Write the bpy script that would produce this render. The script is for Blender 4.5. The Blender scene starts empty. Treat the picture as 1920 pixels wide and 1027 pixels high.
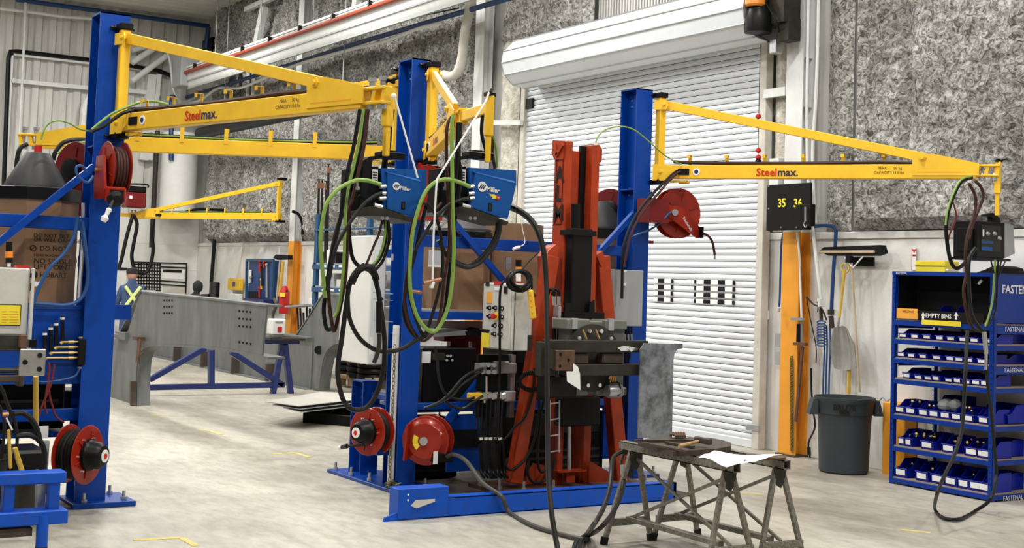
import bpy, math, random
from mathutils import Vector, Matrix, noise
R = math.radians
sc = bpy.context.scene
col = sc.collection
random.seed(7)

# ---------------------------------------------------------------- camera
FPX, PPX, PPY, CAMH = 2490., 960., 373., 1.8
_yaw, _pit, _roll = R(32.2), R(3.56), R(2.0)
FW = Vector((math.sin(_yaw)*math.cos(_pit), math.cos(_yaw)*math.cos(_pit), math.sin(_pit)))
_rt0 = Vector((math.cos(_yaw), -math.sin(_yaw), 0)); _up0 = _rt0.cross(FW)
RT = _rt0*math.cos(_roll)+_up0*math.sin(_roll); UP = RT.cross(FW)
cam = bpy.data.cameras.new('camera'); co = bpy.data.objects.new('camera', cam); col.objects.link(co)
co.matrix_world = Matrix(((RT.x, UP.x, -FW.x, 0), (RT.y, UP.y, -FW.y, 0), (RT.z, UP.z, -FW.z, CAMH), (0, 0, 0, 1)))
cam.sensor_width = 36.; cam.sensor_fit = 'HORIZONTAL'; cam.lens = FPX/1920*36
cam.shift_y = -(513.5-PPY)/1920; cam.clip_end = 200
sc.camera = co
# ---------------------------------------------------------------- light, world, exposure
sc.view_settings.view_transform = 'Standard'; sc.view_settings.look = 'None'
sc.view_settings.gamma = 1; sc.view_settings.use_curve_mapping = False
sc.view_settings.exposure = 0.0
w = bpy.data.worlds.new('world'); sc.world = w; w.use_nodes = True
w.node_tree.nodes['Background'].inputs[0].default_value = (1.0, .98, .95, 1)
w.node_tree.nodes['Background'].inputs[1].default_value = .15
def area(name, loc, size, power, color=(1, .98, .94), aim=(0, 0, -1), sy=None):
    l = bpy.data.lights.new(name, 'AREA'); l.energy = power; l.size = size; l.color = color
    if sy: l.shape = 'RECTANGLE'; l.size_y = sy
    o = bpy.data.objects.new(name, l); col.objects.link(o); o.location = loc
    o.rotation_euler = Vector(aim).to_track_quat('-Z', 'Y').to_euler()
    return o
for lx in (-1.5, 3.2, 7.6):
    for ly in (2.0, 7.5, 13.5, 19.5, 25.5):
        area('high_bay_lamp', (lx, ly, 7.65), 1.1, 250 if ly < 12 else 275, sy=.45)

# ---------------------------------------------------------------- pixel of the 1920x1027 photo -> point on a plane of the building
def P(px_, py_, **k):
    d = FW+RT*((px_-PPX)/FPX)-UP*((py_-PPY)/FPX)
    (a, v), = k.items(); i = 'xyz'.index(a)
    o = Vector((0, 0, CAMH))
    return o+d*((v-o[i])/d[i])

# ---------------------------------------------------------------- materials
def lin(c): return tuple((v/12.92 if v <= .04045 else ((v+.055)/1.055)**2.4) for v in c)
def hx(s): return lin(tuple(int(s[i:i+2], 16)/255 for i in (0, 2, 4)))
M = {}
def mat(name, c, rough=.5, metal=0., c2=None, scale=6., amt=.5, bump=0., bscale=40., coat=0., emit=0., detail=6., stretch=None, lo=.35, hi=.65):
    m = bpy.data.materials.new(name); m.use_nodes = True; nt = m.node_tree; N = nt.nodes; Lk = nt.links
    b = N['Principled BSDF']; c = hx(c) if isinstance(c, str) else c
    b.inputs['Base Color'].default_value = (*c, 1); b.inputs['Roughness'].default_value = rough
    b.inputs['Metallic'].default_value = metal; b.inputs['Coat Weight'].default_value = coat
    if 'blue' in name or 'red' in name or 'orange' in name: b.inputs['Specular IOR Level'].default_value = .3
    if name in ('black', 'black_matte', 'rubber', 'ink', 'dark_steel', 'hose_brown', 'can_grey', 'hood_grey'): b.inputs['Specular IOR Level'].default_value = .22
    tc = N.new('ShaderNodeTexCoord'); mp = N.new('ShaderNodeMapping'); Lk.new(tc.outputs['Object'], mp.inputs[0])
    if stretch: mp.inputs['Scale'].default_value = stretch
    if c2 is not None:
        c2 = hx(c2) if isinstance(c2, str) else c2
        n = N.new('ShaderNodeTexNoise'); n.inputs['Scale'].default_value = scale; n.inputs['Detail'].default_value = detail
        n.inputs['Roughness'].default_value = .65
        Lk.new(mp.outputs[0], n.inputs[0]); r = N.new('ShaderNodeValToRGB'); Lk.new(n.outputs[0], r.inputs[0])
        r.color_ramp.elements[0].position = lo; r.color_ramp.elements[1].position = hi
        r.color_ramp.elements[0].color = (*c, 1); e = tuple(a*(1-amt)+d*amt for a, d in zip(c, c2)); r.color_ramp.elements[1].color = (*e, 1)
        Lk.new(r.outputs[0], b.inputs['Base Color'])
    if bump:
        n = N.new('ShaderNodeTexNoise'); n.inputs['Scale'].default_value = bscale; n.inputs['Detail'].default_value = 5
        Lk.new(mp.outputs[0], n.inputs[0]); bp = N.new('ShaderNodeBump'); bp.inputs['Strength'].default_value = bump
        bp.inputs['Distance'].default_value = .02; Lk.new(n.outputs[0], bp.inputs['Height']); Lk.new(bp.outputs[0], b.inputs['Normal'])
    if emit: b.inputs['Emission Color'].default_value = (*c, 1); b.inputs['Emission Strength'].default_value = emit
    M[name] = m; return m
mat('blue', (0.0, .046, .30), .36, c2=(0.0, .032, .23), scale=3, amt=.5, bump=.05, bscale=60)
mat('blue_scuffed', (0.0, .07, .46), .45, c2=(.03, .05, .12), scale=14, amt=.55, lo=.5, hi=.75)
mat('navy', (0.006, .014, .1), .4, c2=(.01, .03, .15), scale=8)
mat('teal_blue', (.02, .075, .17), .45)
mat('miller_blue', (.006, .085, .33), .42, c2=(.005, .07, .28), scale=5, bump=.05, bscale=300)
mat('yellow', (.87, .53, .025), .4, c2=(.74, .42, .02), scale=4, amt=.7)
mat('orange', (.80, .34, .035), .5, c2=(.66, .25, .02), scale=3, amt=.5)
mat('orange_red', (.37, .040, .007), .4, c2=(.2, .022, .005), scale=5, amt=.7, lo=.4, hi=.7)
mat('reel_red', (.30, .016, .005), .3, c2=(.2, .011, .004), scale=4, coat=.15)
mat('dark_red', (.13, .006, .008), .4, c2=(.2, .02, .02), scale=3)
mat('black', (.004, .004, .0045), .4)
mat('black_matte', (.005, .005, .0055), .8)
mat('rubber', (.008, .008, .0075), .45, c2=(.016, .015, .013), scale=10)
mat('hose_brown', (.05, .018, .014), .5)
mat('hose_green', (.2, .33, .055), .45)
mat('hose_grey', (.055, .053, .043), .6)
mat('hose_blue', (.02, .07, .22), .35)
mat('hose_red', (.16, .02, .02), .45)
mat('white', (.78, .78, .76), .5, c2=(.66, .66, .63), scale=3)
mat('white_plain', (.85, .85, .84), .5)
mat('white_steel', (.72, .73, .72), .4, c2=(.5, .5, .48), scale=4, amt=.4)
mat('wall_white', (.72, .71, .68), .7, c2=(.55, .54, .50), scale=1.6, amt=.6, bump=.1, bscale=30, lo=.4, hi=.75)
mat('door_white', (.72, .75, .79), .38, c2=(.62, .65, .69), scale=2.5, amt=.5)
mat('liner', (.62, .61, .58), .5, c2=(.40, .39, .36), scale=3.5, amt=.8, stretch=(1, 1, .18), lo=.4, hi=.7)
mat('beige', (.62, .59, .52), .6, c2=(.4, .37, .32), scale=6, amt=.5)
mat('foam_white', (.68, .66, .58), .9, c2=(.3, .28, .22), scale=9, amt=.8, bump=1, bscale=25)
mat('cardboard', (.23, .13, .065), .8, c2=(.18, .1, .05), scale=3)
mat('ink', (.012, .01, .008), .7)
mat('ink_red', (.55, .02, .01), .5)
mat('ink_navy', (.005, .012, .06), .5)
mat('label_white', (.8, .8, .8), .5)
mat('label_yellow', (.85, .68, .03), .5)
mat('label_orange', (.8, .36, .05), .5)
mat('steel', (.30, .31, .32), .38, .7, c2=(.17, .175, .18), scale=7, amt=.8)
mat('plate_steel', (.24, .26, .285), .45, .3, c2=(.06, .065, .07), scale=6.5, amt=.9, lo=.42, hi=.62)
mat('girder_steel', (.19, .2, .2), .5, .3, c2=(.10, .105, .105), scale=4, amt=.9, stretch=(1, 1, .3), lo=.35, hi=.7)
mat('galvanised', (.48, .49, .5), .35, .75, c2=(.36, .37, .38), scale=12)
mat('chrome', (.75, .75, .76), .2, .9)
mat('aluminium', (.5, .49, .46), .35, .8, c2=(.3, .29, .27), scale=8)
mat('trestle_steel', (.26, .235, .19), .5, .3, c2=(.12, .11, .09), scale=55, amt=.9, lo=.4, hi=.6)
mat('rusty', (.085, .058, .04), .6, .3, c2=(.04, .035, .03), scale=9, amt=.8)
mat('rust_orange', (.16, .08, .04), .6, .2, c2=(.06, .04, .03), scale=12, amt=.9)
mat('dark_steel', (.03, .027, .022), .5, .3, c2=(.055, .05, .04), scale=9, amt=.6)
mat('base_plate', (.05, .042, .035), .65, .2, c2=(.12, .1, .08), scale=6, amt=.8)
mat('base_brown', (.13, .04, .025), .6, c2=(.05, .03, .02), scale=8, amt=.8)
mat('green_grey', (.17, .18, .15), .45, c2=(.11, .12, .1), scale=6)
mat('cabinet_grey', (.33, .345, .35), .5, c2=(.28, .29, .3), scale=3)
mat('panel_cream', (.55, .54, .49), .5, c2=(.36, .35, .31), scale=4, amt=.6, lo=.45, hi=.75)
mat('can_grey', (.042, .052, .058), .5, c2=(.05, .06, .065), scale=4)
mat('hood_grey', (.045, .045, .045), .45, c2=(.06, .06, .06), scale=4)
mat('bin_blue', (.003, .012, .30), .32)
mat('shelf_blue', (.0, .03, .25), .4)
mat('chipboard', (.36, .27, .19), .8, c2=(.28, .2, .13), scale=60)
mat('wood', (.45, .28, .12), .6, c2=(.32, .18, .07), scale=8, stretch=(1, 1, .1))
mat('wood_pale', (.5, .4, .27), .6, c2=(.4, .3, .19), scale=8, stretch=(1, 1, .1))
mat('wood_yellow', (.62, .4, .05), .5)
mat('pallet_wood', (.42, .3, .16), .8, c2=(.3, .2, .1), scale=8)
mat('copper', (.42, .2, .12), .4, .6)
mat('pipe_red', (.3, .06, .03), .5)
mat('pipe_blue', (.015, .05, .16), .4)
mat('brass', (.45, .32, .12), .35, .8)
mat('amber', (.8, .25, .03), .3)
mat('chain_brass', (.2, .17, .07), .4, .7)
mat('paper', (.85, .85, .84), .8)
mat('skin', (.42, .22, .15), .6)
mat('hair', (.012, .01, .009), .7)
mat('cloth_navy', (.04, .07, .16), .85)
mat('cloth_black', (.015, .015, .017), .9)
mat('hi_vis', (.65, .75, .25), .6)
mat('yellow_paint', (.62, .5, .12), .8, c2=(.4, .36, .28), scale=12, amt=.8, lo=.45, hi=.7)
mat('ceiling_metal', (.66, .64, .6), .5, c2=(.5, .49, .46), scale=1.5, amt=.5)
mat('dark_window', (.02, .022, .025), .1)
mat('red', (.5, .02, .02), .45)
mat('sheet_metal', (.46, .445, .40), .6, 0, c2=(.33, .32, .29), scale=2)

def floor_mat():
    m = bpy.data.materials.new('concrete_floor'); m.use_nodes = True; N = m.node_tree.nodes; Lk = m.node_tree.links; b = N['Principled BSDF']
    tc = N.new('ShaderNodeTexCoord')
    def nz(s, d, st=None, ro=.6):
        mp = N.new('ShaderNodeMapping'); Lk.new(tc.outputs['Object'], mp.inputs[0])
        if st: mp.inputs['Scale'].default_value = st
        n = N.new('ShaderNodeTexNoise'); n.inputs['Scale'].default_value = s; n.inputs['Detail'].default_value = d; n.inputs['Roughness'].default_value = ro
        Lk.new(mp.outputs[0], n.inputs[0]); return n
    a = nz(.55, 9, (1.6, .7, 1), .68); c = nz(5, 8, (2.2, .8, 1), .7); d = nz(.35, 3)
    r1 = N.new('ShaderNodeValToRGB'); Lk.new(a.outputs[0], r1.inputs[0])
    r1.color_ramp.elements[0].position = .3; r1.color_ramp.elements[0].color = (.25, .228, .185, 1)
    r1.color_ramp.elements[1].position = .62; r1.color_ramp.elements[1].color = (.50, .475, .40, 1)
    r2 = N.new('ShaderNodeValToRGB'); Lk.new(c.outputs[0], r2.inputs[0])
    r2.color_ramp.elements[0].position = .34; r2.color_ramp.elements[0].color = (.74, .73, .72, 1)
    r2.color_ramp.elements[1].position = .56; r2.color_ramp.elements[1].color = (1.05, 1.05, 1.05, 1)
    mx = N.new('ShaderNodeMix'); mx.data_type = 'RGBA'; mx.blend_type = 'MULTIPLY'; mx.inputs[0].default_value = .85
    Lk.new(r1.outputs[0], mx.inputs[6]); Lk.new(r2.outputs[0], mx.inputs[7])
    Lk.new(mx.outputs[2], b.inputs['Base Color'])
    rr = N.new('ShaderNodeMapRange'); Lk.new(d.outputs[0], rr.inputs[0]); rr.inputs[3].default_value = .3; rr.inputs[4].default_value = .55
    Lk.new(rr.outputs[0], b.inputs['Roughness'])
    bp = N.new('ShaderNodeBump'); bp.inputs['Strength'].default_value = .1; bp.inputs['Distance'].default_value = .02
    Lk.new(c.outputs[0], bp.inputs['Height']); Lk.new(bp.outputs[0], b.inputs['Normal']); M['floor'] = m
floor_mat()
def insulation_mat():
    m = bpy.data.materials.new('mineral_insulation'); m.use_nodes = True; N = m.node_tree.nodes; Lk = m.node_tree.links; b = N['Principled BSDF']
    tc = N.new('ShaderNodeTexCoord'); b.inputs['Roughness'].default_value = .95
    n1 = N.new('ShaderNodeTexNoise'); n1.inputs['Scale'].default_value = 17; n1.inputs['Detail'].default_value = 4; n1.inputs['Roughness'].default_value = .6; n1.inputs['Distortion'].default_value = 1.2
    n2 = N.new('ShaderNodeTexNoise'); n2.inputs['Scale'].default_value = 1.6; n2.inputs['Detail'].default_value = 4
    Lk.new(tc.outputs['Object'], n1.inputs[0]); Lk.new(tc.outputs['Object'], n2.inputs[0])
    r = N.new('ShaderNodeValToRGB'); Lk.new(n1.outputs[0], r.inputs[0])
    r.color_ramp.elements[0].position = .36; r.color_ramp.elements[0].color = (.10, .095, .085, 1)
    r.color_ramp.elements[1].position = .64; r.color_ramp.elements[1].color = (.62, .61, .58, 1)
    r2 = N.new('ShaderNodeValToRGB'); Lk.new(n2.outputs[0], r2.inputs[0])
    r2.color_ramp.elements[0].position = .35; r2.color_ramp.elements[0].color = (.6, .59, .57, 1)
    r2.color_ramp.elements[1].position = .65; r2.color_ramp.elements[1].color = (1, 1, 1, 1)
    mx = N.new('ShaderNodeMix'); mx.data_type = 'RGBA'; mx.blend_type = 'MULTIPLY'; mx.inputs[0].default_value = 1
    Lk.new(r.outputs[0], mx.inputs[6]); Lk.new(r2.outputs[0], mx.inputs[7]); Lk.new(mx.outputs[2], b.inputs['Base Color'])
    bp = N.new('ShaderNodeBump'); bp.inputs['Strength'].default_value = .9; bp.inputs['Distance'].default_value = .05
    Lk.new(n1.outputs[0], bp.inputs['Height']); Lk.new(bp.outputs[0], b.inputs['Normal']); M['insulation'] = m
insulation_mat()

# ---------------------------------------------------------------- mesh builder
V3 = Vector
def basis(d):
    d = V3(d).normalized(); h = V3((0, 0, 1)) if abs(d.z) < .95 else V3((1, 0, 0))
    u = h.cross(d).normalized(); return u, d.cross(u), d
class MB:
    def __init__(s): s.v = []; s.f = []
    def add(s, vs, fs):
        n = len(s.v); s.v += [V3(v) for v in vs]; s.f += [tuple(i+n for i in f) for f in fs]; return s
    def box(s, c, d, rot=None, b=0.):
        c = V3(c); hx_, hy, hz = d[0]/2, d[1]/2, d[2]/2
        rot = rot or Matrix.Identity(3)
        if b <= 0:
            vs = [c+rot@V3((x*hx_, y*hy, z*hz)) for x in (-1, 1) for y in (-1, 1) for z in (-1, 1)]
            return s.add(vs, [(0, 1, 3, 2), (4, 6, 7, 5), (0, 4, 5, 1), (2, 3, 7, 6), (0, 2, 6, 4), (1, 5, 7, 3)])
        b = min(b, hx_*.9, hy*.9, hz*.9)
        vs = []; idx = {}
        for x in (-1, 1):
            for y in (-1, 1):
                for z in (-1, 1):
                    for k in range(3):
                        e = [hx_-b, hy-b, hz-b]; e[k] += b
                        idx[(x, y, z, k)] = len(vs); vs.append(c+rot@V3((x*e[0], y*e[1], z*e[2])))
        fs = []
        for k in range(3):
            a1, a2 = (k+1) % 3, (k+2) % 3
            for sg in (-1, 1):
                q = []
                for (p1, p2) in ((-1, -1), (1, -1), (1, 1), (-1, 1)):
                    t = [0, 0, 0]; t[k] = sg; t[a1] = p1; t[a2] = p2; q.append(idx[(*t, k)])
                fs.append(tuple(q if sg > 0 else q[::-1]))
            for s1 in (-1, 1):
                for s2 in (-1, 1):
                    q = []
                    for sk, kk in ((-1, a1), (1, a1), (1, a2), (-1, a2)):
                        t = [0, 0, 0]; t[k] = sk; t[a1] = s1; t[a2] = s2; q.append(idx[(*t, kk)])
                    fs.append(tuple(q if s1*s2 < 0 else q[::-1]))
        for x in (-1, 1):
            for y in (-1, 1):
                for z in (-1, 1):
                    q = (idx[(x, y, z, 0)], idx[(x, y, z, 1)], idx[(x, y, z, 2)]); fs.append(q if x*y*z > 0 else q[::-1])
        return s.add(vs, fs)
    def bb(s, a, c, b=0.):   # box from two corners
        a = V3(a); c = V3(c); return s.box((a+c)/2, [max(abs(x), 1e-4) for x in (c-a)], b=b)
    def bar(s, p, q, w, h, up=(0, 0, 1), b=0.):  # box beam p->q, w across, h along up
        p = V3(p); q = V3(q); d = (q-p); L = d.length; d.normalize(); up = V3(up)
        u = up.cross(d)
        if u.length < 1e-4: u = V3((1, 0, 0)).cross(d)
        u.normalize(); vv = d.cross(u)
        return s.box((p+q)/2, (w, h, L), Matrix((u, vv, d)).transposed(), b)
    def cyl(s, p, q, r, r2=None, n=16, caps=True):
        p = V3(p); q = V3(q); r2 = r if r2 is None else r2; u, vv, d = basis(q-p); vs = []
        for c, rr in ((p, r), (q, r2)):
            for i in range(n): a = 2*math.pi*i/n; vs.append(c+u*(rr*math.cos(a))+vv*(rr*math.sin(a)))
        fs = [(i, (i+1) % n, n+(i+1) % n, n+i) for i in range(n)]
        if caps: fs += [tuple(range(n))[::-1], tuple(range(n, 2*n))]
        return s.add(vs, fs)
    def lathe(s, prof, o, ax=(0, 0, 1), n=24, caps=True):
        o = V3(o); u, vv, d = basis(ax); vs = []; m = len(prof)
        for (r, z) in prof:
            for i in range(n): a = 2*math.pi*i/n; vs.append(o+d*z+u*(r*math.cos(a))+vv*(r*math.sin(a)))
        fs = [(j*n+i, j*n+(i+1) % n, (j+1)*n+(i+1) % n, (j+1)*n+i) for j in range(m-1) for i in range(n)]
        if caps: fs += [tuple(range(n))[::-1], tuple(range((m-1)*n, m*n))]
        return s.add(vs, fs)
    def tube(s, pts, r, n=8, smooth=5, closed=False):
        pts = [V3(p) for p in pts]
        if smooth and len(pts) > 2: pts = spline(pts, smooth, closed)
        m = len(pts); vs = []; u = None
        for i, p in enumerate(pts):
            if closed: d = pts[(i+1) % m]-pts[i-1]
            else: d = pts[min(i+1, m-1)]-pts[max(i-1, 0)]
            if d.length < 1e-7: d = V3((0, 0, 1))
            d.normalize()
            if u is None: u = basis(d)[0]
            else:
                u = u-d*u.dot(d)
                u = u.normalized() if u.length > 1e-5 else basis(d)[0]
            vv = d.cross(u); rr = r(i/(m-1)) if callable(r) else r
            for k in range(n): a = 2*math.pi*k/n; vs.append(p+u*(rr*math.cos(a))+vv*(rr*math.sin(a)))
        fs = [(j*n+i, j*n+(i+1) % n, (j+1)*n+(i+1) % n, (j+1)*n+i) for j in range(m-1) for i in range(n)]
        if closed: fs += [((m-1)*n+i, (m-1)*n+(i+1) % n, (i+1) % n, i) for i in range(n)]
        else: fs += [tuple(range(n))[::-1], tuple(range((m-1)*n, m*n))]
        return s.add(vs, fs)
    def prism(s, pts, vec):
        pts = [V3(p) for p in pts]; vec = V3(vec); n = len(pts)
        nrm = V3((0, 0, 0))
        for i in range(n): nrm += pts[i].cross(pts[(i+1) % n])
        if nrm.dot(vec) < 0: pts = pts[::-1]
        vs = pts+[p+vec for p in pts]
        return s.add(vs, [tuple(range(n))[::-1], tuple(range(n, 2*n))]+[(i, (i+1) % n, n+(i+1) % n, n+i) for i in range(n)])
    def quad(s, a, b, c, d): return s.add([a, b, c, d], [(0, 1, 2, 3)])
    def sphere(s, c, r, n=10, sc=(1, 1, 1)):
        c = V3(c); vs = []; rings = n//2+1
        for j in range(rings+1):
            t = math.pi*j/rings
            for i in range(n): a = 2*math.pi*i/n; vs.append(c+V3((r*sc[0]*math.sin(t)*math.cos(a), r*sc[1]*math.sin(t)*math.sin(a), r*sc[2]*math.cos(t))))
        return s.add(vs, [(j*n+i, (j+1)*n+i, (j+1)*n+(i+1) % n, j*n+(i+1) % n) for j in range(rings) for i in range(n)])
    def build(s, name, m, parent=None, smooth=True, **tags):
        if parent is not None:
            rt = parent
            while rt.parent: rt = rt.parent
            off = rt.location.copy()
        else:
            xs = [v.x for v in s.v]; ys = [v.y for v in s.v]; off = V3(((min(xs)+max(xs))/2, (min(ys)+max(ys))/2, min(v.z for v in s.v)))
        me = bpy.data.meshes.new(name); me.from_pydata([v-off for v in s.v], [], s.f); me.materials.append(M[m] if isinstance(m, str) else m)
        if smooth:
            me.polygons.foreach_set('use_smooth', [True]*len(me.polygons)); me.set_sharp_from_angle(angle=R(32))
        me.update(); o = bpy.data.objects.new(name, me); col.objects.link(o)
        if parent is not None: o.parent = parent
        else: o.location = off
        for k, v in tags.items(): o[k] = v
        return o
def spline(p, k=5, closed=False):
    out = []; n = len(p); rng = n if closed else n-1
    for i in range(rng):
        a, b, c, d = (p[(i-1) % n], p[i], p[(i+1) % n], p[(i+2) % n]) if closed else (p[max(i-1, 0)], p[i], p[i+1], p[min(i+2, n-1)])
        for j in range(k):
            t = j/k; out.append(.5*((2*b)+(c-a)*t+(2*a-5*b+4*c-d)*t*t+(3*b-a-3*c+d)*t**3))
    if not closed: out.append(p[-1])
    return out
def thing(name, loc, label=None, category=None, group=None, kind=None):
    o = bpy.data.objects.new(name, None); col.objects.link(o); o.location = V3(loc); o.empty_display_size = .1
    for k, v in (('label', label), ('category', category), ('group', group), ('kind', kind)):
        if v: o[k] = v
    return o
def copy_tree(o, parent=None):
    c = o.copy(); col.objects.link(c)
    if parent: c.parent = parent
    for ch in o.children: copy_tree(ch, c)
    return c
def text(s_, org, u, v, size, m, parent, name='lettering', align='LEFT', thick=.002, bold=0., **tags):
    cu = bpy.data.curves.new(name, 'FONT'); cu.body = s_; cu.size = size; cu.align_x = align; cu.align_y = 'CENTER'; cu.resolution_u = 2; cu.offset = bold*size
    ob = bpy.data.objects.new('t', cu); me = bpy.data.meshes.new_from_object(ob)
    u = V3(u).normalized(); v = V3(v).normalized(); n = u.cross(v)
    rt = parent
    while rt and rt.parent: rt = rt.parent
    off = rt.location if rt else V3((0, 0, 0))
    org = V3(org)-off
    mm = Matrix(((u.x, v.x, n.x, org.x+n.x*thick), (u.y, v.y, n.y, org.y+n.y*thick), (u.z, v.z, n.z, org.z+n.z*thick), (0, 0, 0, 1)))
    me.transform(mm); me.materials.clear(); me.materials.append(M[m])
    bpy.data.objects.remove(ob); o = bpy.data.objects.new(name, me); col.objects.link(o); o.parent = parent
    for k, vv in tags.items(): o[k] = vv
    return o
XA, YA, ZA = V3((1, 0, 0)), V3((0, 1, 0)), V3((0, 0, 1))
def bolt(mb, p, r=.018, h=.04, ax=ZA):
    p = V3(p); ax = V3(ax); mb.cyl(p, p+ax*h*.5, r*1.5, n=6); mb.cyl(p+ax*h*.5, p+ax*h*1.4, r*.8, n=8)
# ================================================================ SETTING
S = dict(kind='structure')
MB().bb((-9, -3, -.2), (11.2, 31.6, 0)).build('floor', 'floor', **S)
# painted yellow floor marks
for i, (a, b) in enumerate((((250, 1012), (340, 1008)), ((510, 851), (555, 849)), ((1690, 993), (1745, 999)), ((1365, 923), (1430, 927)), ((283, 779), (300, 777)), ((372, 806), (395, 808)))):
    p = P(*a, z=0); q = P(*b, z=0); d = (q-p).normalized()
    mk = MB().bar(p+ZA*.001, q+ZA*.001, .05, .004)
    if i in (0, 1, 5): mk.bar(q+ZA*.001, q+YA*(.35 if i != 0 else -.3)*(-1 if i else 1)+ZA*.001, .05, .004)
    mk.build('floor_marking', 'yellow_paint', kind='structure')
WX, FY = 10.65, 30.95
# ---- wall_right: corrugated liner, white lower panels, insulation bays
mb = MB(); mb.bb((WX+.12, 0, 0), (WX+.3, 31.2, 8.2))
mb.build('wall_right', 'liner', **S)
wr = thing('wall_right_lower', (WX, 10, 0), kind='structure')
for (y0, y1) in ((2.0, 7.1), (7.12, 8.6), (8.62, 10.5), (10.5, 11.36), (16.7, 18.9), (18.92, 22.4), (22.42, 24.5), (24.52, 27.6), (27.62, 30.95)):
    MB().bb((WX, y0, 0), (WX+.12, y1, 2.38), b=.006).build('panel', 'wall_white', wr)
    MB().bb((WX-.02, y0, 2.38), (WX+.12, y1, 2.46), b=.01).build('ledge', 'wall_white', wr)
def insul(name, y0, y1, z0, z1, step, amp, seed, m='insulation', folds=()):
    ny = int((y1-y0)/step)+1; nz = int((z1-z0)/step)+1; vs = []
    for j in range(nz+1):
        for i in range(ny+1):
            y = y0+(y1-y0)*i/ny; z = z0+(z1-z0)*j/nz
            n = noise.noise(V3((y*.7+seed, z*.5, seed)))*.5+noise.noise(V3((y*2.3, z*1.8, seed)))*.32+noise.noise(V3((y*9, z*8, seed)))*.30+noise.noise(V3((y*22, z*20, seed)))*.16
            fold = 0
            for fy in folds: fold -= .09*math.exp(-((y-fy-.05*math.sin(z*2+fy))/.07)**2)
            e = min(i, ny-i, j, nz-j)*step
            x = WX-.02-(amp*(.9+n)+fold)*min(1, e/.12)
            vs.append((x, y, z))
    fs = [(j*(ny+1)+i, (j+1)*(ny+1)+i, (j+1)*(ny+1)+i+1, j*(ny+1)+i+1) for j in range(nz) for i in range(ny)]
    return MB().add(vs, fs).build(name, m, **S)
insul('wall_right_insulation', 6.0, 10.02, 2.47, 5.6, .024, .13, 3, folds=(7.9, 9.3))
insul('wall_right_insulation', 10.06, 10.42, 2.47, 5.6, .03, .05, 8)
insul('wall_right_insulation', 10.98, 11.26, .0+2.47, 5.6, .03, .06, 5, 'foam_white')
insul('wall_right_insulation', 16.75, 17.25, 0.5, 5.6, .05, .07, 9, 'foam_white')
insul('wall_right_insulation', 14.9, 17.25, 5.35, 8.0, .05, .14, 12, folds=(15.6, 16.4))
insul('wall_right_insulation', 17.9, 24.55, 2.47, 8.0, .045, .2, 14, folds=(18.7, 19.6, 20.8, 21.9, 22.8, 23.9))
insul('wall_right_insulation', 24.95, 30.0, 2.47, 8.0, .05, .22, 19, folds=(25.9, 26.8, 27.9, 28.9))
mb = MB()
for i in range(60):
    y = 11.3+i*.062
    if y > 14.9: break
    mb.bb((WX+.07, y, 5.0), (WX+.12, y+.03, 8.0))
mb.build('wall_right_rib', 'liner', kind='structure')
# ---- steel building columns (white above, orange below)
for k, (cxp, cyp) in enumerate(((1479, 640), (896, 150), (547, 430))):
    y = P(cxp, cyp, x=10.47).y
    t = thing('building_column', (10.5, y, 0), kind='structure')
    def hsec(z0, z1, m):
        b = MB(); b.bb((10.47, y-.13, z0), (10.485, y+.13, z1)); b.bb((10.485, y-.006, z0), (WX, y+.006, z1)); b.bb((WX-.02, y-.13, z0), (WX, y+.13, z1)); return b.build('section', m, t)
    hsec(2.46, 8.1, 'white_steel'); hsec(0.02, 2.46, 'orange'); MB().bb((10.44, y-.15, 0), (10.66, y+.15, .02)).build('base_plate', 'rusty', t)
    if k == 0:
        b = MB()
        for z in (3.55, 3.85, 4.4): b.bb((10.49, y-.12, z), (10.62, y-.01, z+.015))
        b.build('stiffener', 'white_steel', t)
# conduits beside the near building column
b = MB(); b.tube([(10.36, 10.5, 8), (10.36, 10.49, 4.5), P(1514, 300, x=10.4), P(1521, 400, x=10.4), P(1531, 490, x=10.4), P(1540, 562, x=10.4)], .018)
b.build('conduit', 'white_steel', label='white flexible conduit running down beside the near building column', category='conduit')
b = MB(); b.tube([(10.42, 10.42, 8), (10.42, 10.40, 4.4), (10.42, 10.44, 3.3), (10.46, 10.42, 2.55)], .02)
b.build('conduit', 'white_steel', label='second white conduit nearest the insulation right of the tall white column', category='conduit')
# purlins / girts between column and door
b = MB(); b.bar((10.5, 10.95, 4.05), (10.5, 11.3, 4.05), .05, .1); b.build('trim_1', 'white_steel', **S)
b = MB(); b.bar(P(920, 230, x=10.45), P(978, 230, x=10.45), .06, .07); b.build('trim_2', 'white_steel', **S)
b = MB(); b.bb((10.5, 11.05, 2.9), (10.62, 11.2, 3.3)); b.build('trim_3', 'white_steel', **S)
# ---- roller door
dr = thing('door_1', (10.5, 14, 0), label='large white slatted roller door', kind='structure')
DXX = .14
D0, D1 = P(1419, 800, x=10.56).y, P(990, 150, x=10.56).y
H0, H1 = P(1396, 45, x=9.95).y, P(947, 108, x=9.95).y
def arc_slat():
    prof = []
    for i in range(7):
        t = i/6; prof.append((-.010*math.sin(math.pi*t)-.004, .066*t+.003))
    prof += [(.002, .071), (.002, .001)]
    return prof
pr0 = arc_slat(); first = None
for k in range(64):
    z = .09+k*.0755
    if first is None:
        b = MB(); b.prism([(10.42+x, D0, z+zz) for x, zz in pr0], (0, D1-D0, 0)); first = b.build('slat', 'door_white', dr)
    else:
        c = first.copy(); col.objects.link(c); c.parent = dr; c.location = (0, 0, k*.0755)
MB().bb((10.432, D0, .05), (10.436, D1, 4.95)).build('backing', 'dark_steel', dr)
MB().bb((10.395, D0, .0), (10.44, D1, .1), b=.01).build('bottom_bar', 'door_white', dr)
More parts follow.
